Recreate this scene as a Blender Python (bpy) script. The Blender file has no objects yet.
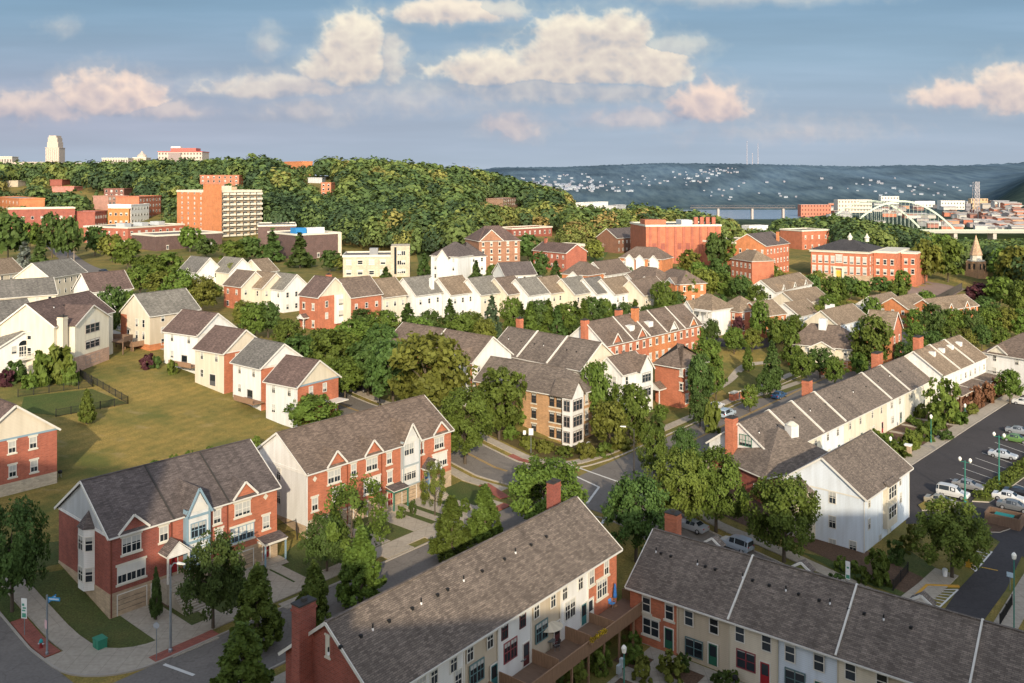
import bpy, bmesh, math, random
import numpy as np
from mathutils import Vector, Matrix
R = math.radians
random.seed(11)
rng = np.random.default_rng(11)
SC = bpy.context.scene
COL = SC.collection
# ------------------------------------------------------------------ camera model (level camera with a vertical lens shift)
FL, HY, CX, CH = 900.0, 178.0, 512.0, 46.0

def sm(a, b, x):
    t = np.clip((np.asarray(x, float) - a) / (b - a), 0, 1)
    return t * t * (3 - 2 * t)

RIDGE_PX = [-500, 0, 130, 250, 400, 480, 540, 600, 680, 760, 900, 1024, 1500]
RIDGE_Z = [44, 44, 46, 50, 46, 36, 20, 9, 1, -4, -7, -9, -9]
FAR_PX = [-500, 440, 480, 560, 660, 760, 860, 900, 960, 1024, 1500]
FAR_Y = [175, 172, 168, 167.5, 163.5, 164.5, 167, 165.5, 166, 163, 163]
ORG = (-29.2, 90.6); DA = (.634, .773)

def terr(x, y):
    x = np.asarray(x, float); y = np.asarray(y, float)
    s = (x - ORG[0]) * DA[1] - (y - ORG[1]) * DA[0]
    near = -3.2 * sm(10, 25, s) - .8 * sm(35, 60, s)
    near = near * (1 - sm(230, 330, y))
    near = near + np.interp(-s, [12, 24, 48, 90, 140], [0, 2.2, 3.8, 9, 11.5])
    near = near * sm(20, 60, y)
    px = CX + FL * x / np.maximum(y, 30)
    rz = np.interp(px, RIDGE_PX, RIDGE_Z)
    z = near + (rz - near) * sm(360, 880, y)
    rightness = sm(490, 620, px)
    e0 = np.interp(px, [600, 700], [960, 700])
    z = z + (-57 - z) * sm(0, 1, (y - e0) / 520) * rightness
    # river channel
    z = z - 12 * rightness * sm(2250, 2330, y) * (1 - sm(3000, 3100, y)) * (1 - sm(800, 830, px))
    # far wall of the valley
    top = CH + (HY - np.interp(px, FAR_PX, FAR_Y)) * 4500 / FL
    wob = .035 * np.sin(x * .0042 + 1) * np.sin(y * .004) + .02 * np.sin(x * .011 + y * .006)
    k = sm(3050, 4500, y)
    z = z + (top - z) * np.clip(k + wob * k * (1 - k) * 4, 0, 1) * sm(440, 500, px)
    h1 = np.sin(x * .071 + 1.3 * np.sin(y * .05)) * np.sin(y * .083 + 2 * np.sin(x * .031)); h2 = np.sin(x * .19 + y * .13) * np.sin(x * .11 - y * .21)
    z = z + (h1 * 2.5 + h2 * 4) * sm(4200, 4450, y)
    # dark shoulder at the right edge
    sh = sm(965, 1050, px) * sm(1750, 2500, y) * (1 - sm(3200, 4200, y))
    z = z + sh * 118
    return z

def at(px, py, z=0.0):
    d = (CH - z) * FL / (py - HY)
    return ((px - CX) * d / FL, d)

def gp(px, py):
    """ground point seen at a pixel"""
    p = march(px, py, 0.0)
    return (p[0], p[1])
_YS = np.geomspace(28, 7200, 420)
def march(px, py, h):
    """first point of a pixel's ray that is h above the ground"""
    dx, dz = (px - CX) / FL, -(py - HY) / FL; ys = _YS
    for n in (40, 30, 30):
        d = CH + dz * ys - h - terr(dx * ys, ys); k = np.nonzero(d <= 0)[0]
        if not len(k): return (dx * 6000, 6000.0, False)
        k = max(1, k[0]); lo, hi = ys[k - 1], ys[k]; ys = np.linspace(lo, hi, n)
    f = hi
    return (dx * f, f, True)

def proj(x, y, z):
    return (CX + FL * x / y, HY + FL * (CH - z) / y)

# ------------------------------------------------------------------ materials
MATS = {}
def new_mat(name):
    m = bpy.data.materials.new(name); m.use_nodes = True
    nt = m.node_tree
    b = nt.nodes['Principled BSDF']
    return m, nt, b
def nd(nt, typ, **kw):
    n = nt.nodes.new(typ)
    for k, v in kw.items():
        if hasattr(n, k): setattr(n, k, v)
        else: n.inputs[k].default_value = v
    return n
def lk(nt, a, b): nt.links.new(a, b)
def math_n(nt, op, a, b=None, c=None, clamp=False):
    n = nt.nodes.new('ShaderNodeMath'); n.operation = op; n.use_clamp = clamp
    for i, v in enumerate((a, b, c)):
        if v is None: continue
        if isinstance(v, (int, float)): n.inputs[i].default_value = v
        else: nt.links.new(v, n.inputs[i])
    return n.outputs[0]
def mixc(nt, fac, a, b, blend='MIX'):
    n = nt.nodes.new('ShaderNodeMix'); n.data_type = 'RGBA'; n.blend_type = blend
    for i, v in ((0, fac), (6, a), (7, b)):
        if isinstance(v, (int, float)): n.inputs[i].default_value = v
        elif isinstance(v, (tuple, list)): n.inputs[i].default_value = tuple(v[:3]) + (1,)
        else: nt.links.new(v, n.inputs[i])
    return n.outputs[2]
def ramp(nt, fac, stops):
    n = nt.nodes.new('ShaderNodeValToRGB')
    e = n.color_ramp.elements
    while len(e) < len(stops): e.new(.5)
    for i, (p, c) in enumerate(stops):
        e[i].position = p; e[i].color = tuple(c[:3]) + (1,)
    nt.links.new(fac, n.inputs[0])
    return n.outputs[0]
def sc(c, k): return tuple(min(1, v * k) for v in c)

def mat(kind, col, rough=.8, **kw):
    key = (kind, tuple(col), rough, tuple(sorted(kw.items())))
    if key in MATS: return MATS[key]
    m, nt, b = new_mat(kind)
    b.inputs['Roughness'].default_value = rough
    b.inputs['Specular IOR Level'].default_value = .25
    uv = nd(nt, 'ShaderNodeUVMap'); uvo = uv.outputs[0]
    geo = nd(nt, 'ShaderNodeNewGeometry'); pos = geo.outputs['Position']
    def noise(scale, detail=3, vec=pos, sx=None):
        if sx:
            mp = nd(nt, 'ShaderNodeMapping'); mp.inputs['Scale'].default_value = sx; lk(nt, vec, mp.inputs[0]); vec = mp.outputs[0]
        n = nd(nt, 'ShaderNodeTexNoise', Scale=scale, Detail=detail); lk(nt, vec, n.inputs['Vector']); return n.outputs['Fac']
    if kind == 'brick':
        bt = nd(nt, 'ShaderNodeTexBrick', Scale=1.0); bt.inputs['Brick Width'].default_value = .42; bt.inputs['Row Height'].default_value = .15
        bt.inputs['Mortar Size'].default_value = .012; bt.inputs['Bias'].default_value = -.1
        bt.inputs['Color1'].default_value = sc(col, 1.12) + (1,); bt.inputs['Color2'].default_value = sc(col, .8) + (1,)
        bt.inputs['Mortar'].default_value = tuple(.6 * c + .4 * .25 for c in col) + (1,)
        lk(nt, uvo, bt.inputs['Vector'])
        c = mixc(nt, 1, bt.outputs['Color'], ramp(nt, noise(.55), [(.3, (.84,) * 3), (.7, (1.08, 1.06, 1.04))]), 'MULTIPLY')
        st = noise(1.0, 4, uvo, (1.6, .12, 1))
        c = mixc(nt, 1, c, ramp(nt, st, [(.3, (.88,) * 3), (.6, (1.0,) * 3)]), 'MULTIPLY')
        lk(nt, c, b.inputs['Base Color'])
    elif kind == 'siding':
        sep = nd(nt, 'ShaderNodeSeparateXYZ'); lk(nt, uvo, sep.inputs[0])
        fr = math_n(nt, 'FRACT', math_n(nt, 'DIVIDE', sep.outputs[1], .19))
        line = ramp(nt, fr, [(0, (.70,) * 3), (.16, (.98,) * 3), (1, (1.02,) * 3)])
        c = mixc(nt, 1, tuple(col), line, 'MULTIPLY')
        st = noise(1.0, 4, uvo, (1.2, .14, 1))
        c = mixc(nt, 1, c, ramp(nt, st, [(.3, (.87, .86, .84)), (.62, (1.02,) * 3)]), 'MULTIPLY')
        lk(nt, c, b.inputs['Base Color'])
        bp = nd(nt, 'ShaderNodeBump', Strength=.35, Distance=.02); lk(nt, fr, bp.inputs['Height']); lk(nt, bp.outputs[0], b.inputs['Normal'])
    elif kind == 'shingle':
        bt = nd(nt, 'ShaderNodeTexBrick', Scale=1.0); bt.inputs['Brick Width'].default_value = .5; bt.inputs['Row Height'].default_value = .17
        bt.inputs['Mortar Size'].default_value = .018; bt.inputs['Bias'].default_value = 0
        bt.offset_frequency = 2; bt.offset = .37
        bt.inputs['Color1'].default_value = sc(col, 1.3) + (1,); bt.inputs['Color2'].default_value = sc(col, .7) + (1,)
        bt.inputs['Mortar'].default_value = sc(col, .5) + (1,)
        lk(nt, uvo, bt.inputs['Vector'])
        n2 = noise(2.2, 3, uvo, (.7, 1.6, 1))
        c = mixc(nt, 1, bt.outputs['Color'], ramp(nt, n2, [(.3, (.83, .82, .81)), (.7, (1.16, 1.15, 1.13))]), 'MULTIPLY')
        n3 = noise(.35, 3)
        c = mixc(nt, 1, c, ramp(nt, n3, [(.3, (.86,) * 3), (.7, (1.1,) * 3)]), 'MULTIPLY')
        n4 = noise(1.0, 4, uvo, (1.1, .1, 1))
        c = mixc(nt, 1, c, ramp(nt, n4, [(.32, (.78, .78, .79)), (.6, (1.05,) * 3)]), 'MULTIPLY')
        lk(nt, c, b.inputs['Base Color'])
        bp = nd(nt, 'ShaderNodeBump', Strength=.5, Distance=.03); lk(nt, bt.outputs['Color'], bp.inputs['Height']); lk(nt, bp.outputs[0], b.inputs['Normal'])
    elif kind == 'glass':
        n = noise(.35, 1)
        oi = nd(nt, 'ShaderNodeObjectInfo')
        c = mixc(nt, oi.outputs['Random'], sc(col, .55), sc(col, 1.6))
        lk(nt, c, b.inputs['Base Color'])
        b.inputs['Specular IOR Level'].default_value = .6
        bp = nd(nt, 'ShaderNodeBump', Strength=.12, Distance=.3); lk(nt, n, bp.inputs['Height']); lk(nt, bp.outputs[0], b.inputs['Normal'])
    elif kind == 'asphalt':
        c = mixc(nt, noise(.18, 5), sc(col, .72), sc(col, 1.3))
        c = mixc(nt, 1, c, ramp(nt, noise(3.5, 4), [(.3, (.86,) * 3), (.7, (1.1,) * 3)]), 'MULTIPLY')
        # tar sealed cracks
        v = nd(nt, 'ShaderNodeTexVoronoi', feature='DISTANCE_TO_EDGE', Scale=.16)
        dis = nd(nt, 'ShaderNodeVectorMath', operation='ADD'); nz = nd(nt, 'ShaderNodeTexNoise', Scale=.5, Detail=3); lk(nt, pos, nz.inputs['Vector'])
        sc3 = nd(nt, 'ShaderNodeVectorMath', operation='SCALE'); sc3.inputs['Scale'].default_value = 3.0; lk(nt, nz.outputs['Color'], sc3.inputs[0])
        lk(nt, pos, dis.inputs[0]); lk(nt, sc3.outputs[0], dis.inputs[1]); lk(nt, dis.outputs[0], v.inputs['Vector'])
        c = mixc(nt, 1, c, ramp(nt, v.outputs['Distance'], [(.006, (.84,) * 3), (.016, (1,) * 3)]), 'MULTIPLY')
        lk(nt, c, b.inputs['Base Color'])
    elif kind == 'concrete':
        c = mixc(nt, noise(.3, 5), sc(col, .78), sc(col, 1.12))
        c = mixc(nt, 1, c, ramp(nt, noise(2.5, 4), [(.3, (.85,) * 3), (.7, (1.06,) * 3)]), 'MULTIPLY')
        sep = nd(nt, 'ShaderNodeSeparateXYZ'); lk(nt, uvo, sep.inputs[0])
        j = math_n(nt, 'MINIMUM', math_n(nt, 'FRACT', math_n(nt, 'DIVIDE', sep.outputs[0], 1.6)), math_n(nt, 'FRACT', math_n(nt, 'DIVIDE', sep.outputs[1], 1.6)))
        c = mixc(nt, 1, c, ramp(nt, j, [(.02, (.72,) * 3), (.04, (1,) * 3)]), 'MULTIPLY')
        lk(nt, c, b.inputs['Base Color'])
    elif kind == 'grass':
        n1, n2, n3 = noise(.045, 5), noise(.5, 5), noise(5, 3)
        f = math_n(nt, 'ADD', math_n(nt, 'MULTIPLY', n1, .7), math_n(nt, 'MULTIPLY', n2, .3))
        dry = kw.get('dry', col)
        c = ramp(nt, f, [(.36, col), (.5, tuple((a + d) / 2 for a, d in zip(col, dry))), (.62, dry)])
        c = mixc(nt, 1, c, ramp(nt, n3, [(.3, (.68,) * 3), (.7, (1.28,) * 3)]), 'MULTIPLY')
        if kw.get('mown'):
            wv = nd(nt, 'ShaderNodeTexWave', Scale=.16, Distortion=2.5, Detail=2); wv.inputs['Detail Scale'].default_value = .6; mpw = nd(nt, 'ShaderNodeMapping'); mpw.inputs['Rotation'].default_value = (0, 0, .5); lk(nt, pos, mpw.inputs[0]); lk(nt, mpw.outputs[0], wv.inputs['Vector'])
            c = mixc(nt, 1, c, ramp(nt, wv.outputs['Fac'], [(.2, (.93, .95, .93)), (.8, (1.06, 1.04, 1.04))]), 'MULTIPLY')
            c = mixc(nt, ramp(nt, noise(.11, 6), [(.5, (0,) * 3), (.68, (.7,) * 3)]), c, (.085, .11, .024)); c = mixc(nt, ramp(nt, noise(.21, 6, None or pos, (1, 1.7, 1)), [(.6, (0,) * 3), (.75, (.5,) * 3)]), c, (.33, .25, .12))
        lk(nt, c, b.inputs['Base Color'])
        bp = nd(nt, 'ShaderNodeBump', Strength=.6, Distance=.15); lk(nt, n3, bp.inputs['Height']); lk(nt, bp.outputs[0], b.inputs['Normal'])
    elif kind == 'wood':
        c = mixc(nt, noise(1.0, 4, uvo, (6, .8, 1)), sc(col, .6), sc(col, 1.35))
        lk(nt, c, b.inputs['Base Color'])
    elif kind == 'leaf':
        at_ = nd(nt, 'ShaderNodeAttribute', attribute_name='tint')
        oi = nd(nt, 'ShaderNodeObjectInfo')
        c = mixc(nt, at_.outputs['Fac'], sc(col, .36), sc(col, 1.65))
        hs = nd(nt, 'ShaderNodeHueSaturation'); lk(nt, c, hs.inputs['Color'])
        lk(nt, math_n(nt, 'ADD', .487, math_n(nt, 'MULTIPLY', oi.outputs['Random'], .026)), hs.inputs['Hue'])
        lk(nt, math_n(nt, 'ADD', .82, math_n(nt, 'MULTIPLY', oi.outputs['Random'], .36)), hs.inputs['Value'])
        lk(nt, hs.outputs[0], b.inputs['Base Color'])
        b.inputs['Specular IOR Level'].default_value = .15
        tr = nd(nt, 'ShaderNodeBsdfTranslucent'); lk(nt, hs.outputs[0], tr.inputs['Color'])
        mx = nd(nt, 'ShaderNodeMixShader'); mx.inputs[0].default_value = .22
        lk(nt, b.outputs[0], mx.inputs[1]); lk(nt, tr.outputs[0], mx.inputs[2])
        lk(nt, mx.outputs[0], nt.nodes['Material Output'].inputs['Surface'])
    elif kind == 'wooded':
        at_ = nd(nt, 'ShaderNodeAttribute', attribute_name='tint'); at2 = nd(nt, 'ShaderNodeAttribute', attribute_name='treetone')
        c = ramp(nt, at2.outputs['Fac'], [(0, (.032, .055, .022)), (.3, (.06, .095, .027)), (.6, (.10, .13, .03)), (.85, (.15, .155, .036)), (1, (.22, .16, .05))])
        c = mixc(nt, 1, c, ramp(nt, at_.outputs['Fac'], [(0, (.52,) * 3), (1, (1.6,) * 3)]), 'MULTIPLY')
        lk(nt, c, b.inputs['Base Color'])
    else:
        c = mixc(nt, noise(kw.get('ns', 1.2), 4), sc(col, .86), sc(col, 1.1))
        lk(nt, c, b.inputs['Base Color'])
    if kind == 'metal':
        b.inputs['Metallic'].default_value = kw.get('metallic', .7)
    if kind == 'paint':
        b.inputs['Coat Weight'].default_value = .6; b.inputs['Coat Roughness'].default_value = .08; b.inputs['Metallic'].default_value = .25
    MATS[key] = m
    return m
# the palette
RED = mat('brick', (.38, .115, .068)); RED2 = mat('brick', (.46, .15, .075)); DKRED = mat('brick', (.29, .082, .055)); TANB = mat('brick', (.47, .275, .135)); BUFF = mat('brick', (.46, .34, .22))
ORANGE = mat('brick', (.52, .19, .07)); PURPLE = mat('brick', (.12, .07, .06)); CREAMB = mat('brick', (.52, .445, .33))
WHITE = mat('siding', (.70, .69, .655)); CREAM = mat('siding', (.64, .57, .44)); TAN = mat('siding', (.52, .44, .33)); GREY = mat('siding', (.45, .46, .46)); GRAYW = mat('siding', (.62, .62, .6)); BEIGE = mat('siding', (.63, .56, .44)); BLUEW = mat('siding', (.62, .68, .74)); PALEY = mat('siding', (.68, .635, .51))
TRIM = mat('plain', (.64, .61, .54), .6); TRIMB = mat('plain', (.22, .32, .38), .6); STONE = mat('plain', (.6, .56, .46), .8); DKTRIM = mat('plain', (.05, .045, .04), .6); GREEN = mat('plain', (.05, .16, .11), .5); TEAL = mat('plain', (.04, .15, .15), .5)
SH_BROWN = mat('shingle', (0.18, 0.135, 0.105)); SH_GREY = mat('shingle', (0.165, 0.155, 0.138)); SH_DARK = mat('shingle', (0.125, 0.103, 0.095)); SH_TAN = mat('shingle', (0.245, 0.185, 0.128)); SH_RED = mat('shingle', (0.145, 0.1, 0.085)); SH_LG = mat('shingle', (0.215, 0.2, 0.17)); SH_ROW = mat('shingle', (0.175, 0.142, 0.116))
GLASS = mat('glass', (.022, .028, .034), .08); BLIND = mat('plain', (.42, .42, .39), .5); BLIND2 = mat('plain', (.62, .60, .54), .5)
DOORRED = mat('plain', (.3, .02, .025), .5); DOORGRN = mat('plain', (.02, .1, .06), .5); DOORWHT = mat('plain', (.7, .68, .6), .5); DOORBLU = mat('plain', (.05, .1, .2), .5); GARAGE = mat('siding', (.6, .55, .44))
ASPH = mat('asphalt', (.175, .155, .135), .9); ASPHD = mat('asphalt', (.055, .05, .05), .9); CONC = mat('concrete', (.40, .345, .27), .9); KERB = mat('plain', (.36, .32, .27), .9); PAVRED = mat('brick', (.3, .09, .06)); LINEW = mat('plain', (.62, .6, .55), .8); LINEY = mat('plain', (.5, .3, .05), .8)
DECK = mat('wood', (.17, .11, .075)); DECKR = mat('wood', (.27, .165, .10)); BARK = mat('wood', (.09, .07, .05)); STEEL = mat('metal', (.35, .38, .4), .5); BLACK = mat('plain', (.02, .02, .02), .5); GREENM = mat('metal', (.04, .2, .15), .5, metallic=.1); PIPEW = mat('plain', (.8, .8, .78), .5)
MULCH = mat('grass', (.09, .055, .035), .95, dry=(.13, .08, .05))
LAMPW = mat('plain', (.85, .82, .72), .3)

# ------------------------------------------------------------------ mesh builder
class MB:
    def __init__(s): s.v = []; s.f = []; s.m = []
    def poly(s, pts, m=0):
        i = len(s.v); s.v += [tuple(p) for p in pts]; s.f.append(tuple(range(i, i + len(pts)))); s.m.append(m); return s
    def hexa(s, p, m=0, faces=None):
        """p: 4 bottom points counter-clockwise, 4 top points"""
        i = len(s.v); s.v += [tuple(q) for q in p]
        for k, f in enumerate(((3, 2, 1, 0), (4, 5, 6, 7), (0, 1, 5, 4), (1, 2, 6, 5), (2, 3, 7, 6), (3, 0, 4, 7))):
            s.f.append(tuple(i + j for j in f)); s.m.append(m if not faces else faces[k])
        return s
    def box(s, x0, x1, y0, y1, z0, z1, m=0, faces=None):
        return s.hexa([(x0, y0, z0), (x1, y0, z0), (x1, y1, z0), (x0, y1, z0), (x0, y0, z1), (x1, y0, z1), (x1, y1, z1), (x0, y1, z1)], m, faces)
    def slab(s, q, t, m=0, ms=None):
        """a sloping sheet q (counter-clockwise from above), thickness t downwards"""
        ms = m if ms is None else ms; n = len(q)
        lo = [(a, b, c - t) for a, b, c in q]
        s.poly(q, m); s.poly(lo[::-1], ms)
        for i in range(n):
            j = (i + 1) % n; s.poly([lo[i], lo[j], q[j], q[i]], ms)
        return s
    def bar(s, a, b, w, h, m=0):
        """rectangular bar from a to b; w horizontal width, h along the bar's own up"""
        a = Vector(a); b = Vector(b); d = (b - a).normalized()
        u = Vector((0, 0, 1)) if abs(d.z) < .95 else Vector((0, 1, 0))
        r = d.cross(u).normalized(); u = r.cross(d)
        o = [-r * w / 2 - u * h / 2, r * w / 2 - u * h / 2, r * w / 2 + u * h / 2, -r * w / 2 + u * h / 2]
        return s.hexa([a + k for k in o] + [b + k for k in o], m)
    def tube(s, pts, rad, n=8, m=0, cap=True):
        pts = [Vector(p) for p in pts]
        if not isinstance(rad, (list, tuple)): rad = [rad] * len(pts)
        base = len(s.v); prev = None
        for i, p in enumerate(pts):
            d = (pts[min(i + 1, len(pts) - 1)] - pts[max(i - 1, 0)]).normalized()
            u = prev if prev is not None else (Vector((1, 0, 0)) if abs(d.x) < .9 else Vector((0, 1, 0)))
            r = (u - d * u.dot(d)).normalized(); prev = r; q = d.cross(r)
            for k in range(n):
                a = 2 * math.pi * k / n
                s.v.append(tuple(p + (r * math.cos(a) + q * math.sin(a)) * rad[i]))
        for i in range(len(pts) - 1):
            for k in range(n):
                k2 = (k + 1) % n
                s.f.append((base + i * n + k, base + i * n + k2, base + (i + 1) * n + k2, base + (i + 1) * n + k)); s.m.append(m)
        if cap:
            s.f.append(tuple(base + k for k in reversed(range(n)))); s.m.append(m)
            e = base + (len(pts) - 1) * n
            s.f.append(tuple(e + k for k in range(n))); s.m.append(m)
        return s
    def lathe(s, prof, n=12, m=0, c=(0, 0)):
        """prof: (radius, z) list"""
        base = len(s.v)
        for r, z in prof:
            for k in range(n):
                a = 2 * math.pi * k / n; s.v.append((c[0] + r * math.cos(a), c[1] + r * math.sin(a), z))
        for i in range(len(prof) - 1):
            for k in range(n):
                k2 = (k + 1) % n
                s.f.append((base + i * n + k, base + i * n + k2, base + (i + 1) * n + k2, base + (i + 1) * n + k)); s.m.append(m)
        s.f.append(tuple(base + k for k in reversed(range(n)))); s.m.append(m)
        e = base + (len(prof) - 1) * n; s.f.append(tuple(e + k for k in range(n))); s.m.append(m)
        return s
    def mesh(s, name, mats, smooth=False):
        me = bpy.data.meshes.new(name)
        me.from_pydata(s.v, [], s.f)
        for m in (mats if isinstance(mats, (list, tuple)) else [mats]): me.materials.append(m)
        me.polygons.foreach_set('material_index', np.array(s.m, np.int32))
        if smooth: me.polygons.foreach_set('use_smooth', np.ones(len(s.f), bool))
        uvl = me.uv_layers.new(name='UVMap')
        co = np.array(s.v, float); li = np.fromiter((i for f in s.f for i in f), int); nn = np.array([len(f) for f in s.f]); st = np.concatenate([[0], np.cumsum(nn)[:-1]]); fi = np.repeat(np.arange(len(nn)), nn)
        p = co[li]; nx = np.arange(len(li)) + 1; ends = st + nn - 1; nx[ends] = st; cr = np.cross(p, p[nx]); nrm = np.add.reduceat(cr, st, axis=0)
        L = np.linalg.norm(nrm, axis=1); bad = L < 1e-12; L[bad] = 1; nrm = nrm / L[:, None]; nrm[bad] = (0, 0, 1)
        h = np.stack([-nrm[:, 1], nrm[:, 0], np.zeros(len(nn))], 1); h[np.abs(nrm[:, 2]) >= .985] = (1, 0, 0); h /= np.linalg.norm(h, axis=1)[:, None]; b3 = np.cross(nrm, h)
        uvs = np.stack([(p * h[fi]).sum(1), (p * b3[fi]).sum(1)], 1)
        uvl.data.foreach_set('uv', uvs.astype(np.float32).ravel())
        return me
    def build(s, name, mats, parent=None, loc=(0, 0, 0), rz=0, smooth=False, label=None):
        return add(s.mesh(name, mats, smooth), name, parent, loc, rz, label)

def add(me, name, parent=None, loc=(0, 0, 0), rz=0, label=None, scale=None):
    o = bpy.data.objects.new(name, me); COL.objects.link(o)
    o.location = loc; o.rotation_euler = (0, 0, rz)
    if scale: o.scale = scale
    if parent is not None: o.parent = parent
    if label: o['label'] = label
    return o
def thing(name, label, cat, loc=(0, 0, 0), rz=0, group=None):
    o = bpy.data.objects.new(name, None); COL.objects.link(o)
    o.empty_display_size = .5
    o.location = loc; o.rotation_euler = (0, 0, rz); o['label'] = label; o['category'] = cat
    if group: o['group'] = group
    return o
def tag(o, label, cat, group=None):
    o['label'] = label; o['category'] = cat
    if group: o['group'] = group
    return o
def struct(o): o['kind'] = 'structure'; return o
def copy_tree(root, loc, rz=0, label=None, scale=None, group=None):
    r = root.copy(); COL.objects.link(r); r.location = loc; r.rotation_euler = (0, 0, rz)
    if label: r['label'] = label
    if group: r['group'] = group
    if scale: r.scale = scale
    for ch in list(root.children):
        c = ch.copy(); COL.objects.link(c); c.parent = r
        for g in list(ch.children):
            d = g.copy(); COL.objects.link(d); d.parent = c
    return r
# ------------------------------------------------------------------ windows and doors (cached meshes, copied per opening)
WCACHE = {}
def window_mesh(w, h, n, fmat, style, blind):
    key = (round(w, 2), round(h, 2), n, fmat.name, style, blind)
    if key in WCACHE: return WCACHE[key]
    fr = MB(); t = .09 if h > 1.1 else .07; d = .07
    x0, x1, z0, z1 = -w / 2, w / 2, -h / 2, h / 2
    fr.box(x0, x0 + t, -d, .02, z0, z1); fr.box(x1 - t, x1, -d, .02, z0, z1)
    fr.box(x0 + t, x1 - t, -d, .02, z1 - t, z1); fr.box(x0 + t, x1 - t, -d, .02, z0, z0 + t)
    for i in range(1, n):
        xm = x0 + w * i / n; fr.box(xm - t * .6, xm + t * .6, -d + .003, .02, z0 + t, z1 - t)
    if 'd' in style: fr.box(x0 + t, x1 - t, -d + .015, .02, -.035, .035)           # meeting rail
    if 'g' in style:                                                              # grilles
        for i in range(n):
            xm = x0 + w * (i + .5) / n; fr.box(xm - .018, xm + .018, -.045, .015, z0 + t, z1 - t)
    if 's' in style:                                                              # stone sill and lintel
        fr.box(x0 - .15, x1 + .15, -.13, .02, z0 - .2, z0 - .003, 1); fr.box(x0 - .15, x1 + .15, -.06, .02, z1 + .003, z1 + .24, 1)
    if 'v' in style:                                                              # louvred shutters
        for sx in (-1, 1):
            a, b = (x0 - .36, x0 - .02) if sx < 0 else (x1 + .02, x1 + .36)
            fr.box(a, b, -.05, .02, z0, z1, 2)
    pn = MB()
    for i in range(n):
        a = x0 + w * i / n + t * .5; b = x0 + w * (i + 1) / n - t * .5
        zb = z1 - t * .5 - blind * (h - t)
        if blind < 1: pn.poly([(a, -.02, z0 + t * .5), (b, -.02, z0 + t * .5), (b, -.02, zb), (a, -.02, zb)], 0)
        if blind > 0: pn.poly([(a, -.02, zb), (b, -.02, zb), (b, -.02, z1 - t * .5), (a, -.02, z1 - t * .5)], 1)
    r = (fr.mesh('window', [fmat, STONE, DKTRIM]), pn.mesh('pane', [GLASS, BLIND if n < 3 else BLIND2]))
    WCACHE[key] = r
    return r
DCACHE = {}
def door_mesh(w, h, dm, kind):
    key = (w, h, dm.name, kind)
    if key in DCACHE: return DCACHE[key]
    b = MB()
    b.box(-w / 2 - .1, -w / 2, -.07, .02, 0, h + .1, 0); b.box(w / 2, w / 2 + .1, -.07, .02, 0, h + .1, 0); b.box(-w / 2, w / 2, -.07, .02, h, h + .1, 0)
    b.box(-w / 2, w / 2, -.035, .02, 0, h, 1)
    if kind == 'garage':
        for k in range(1, 4): b.box(-w / 2 + .02, w / 2 - .02, -.045, -.03, h * k / 4 - .02, h * k / 4 + .02, 2)
    elif kind == 'panel':
        for zz in (.12, .55):
            b.box(-w / 2 + .12, -.05, -.05, -.03, h * zz, h * (zz + .33), 1); b.box(.05, w / 2 - .12, -.05, -.03, h * zz, h * (zz + .33), 1)
        b.tube([(w / 2 - .1, -.1, 1.0), (w / 2 - .1, -.03, 1.0)], .035, 6, 2)
    else:
        b.box(-w / 2 + .13, w / 2 - .13, -.045, -.03, h * .42, h - .15, 3)
        b.tube([(w / 2 - .07, -.1, 1.0), (w / 2 - .07, -.03, 1.0)], .035, 6, 2)
    me = b.mesh('door', [TRIM, dm, DKTRIM, GLASS]); DCACHE[key] = me
    return me

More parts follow.
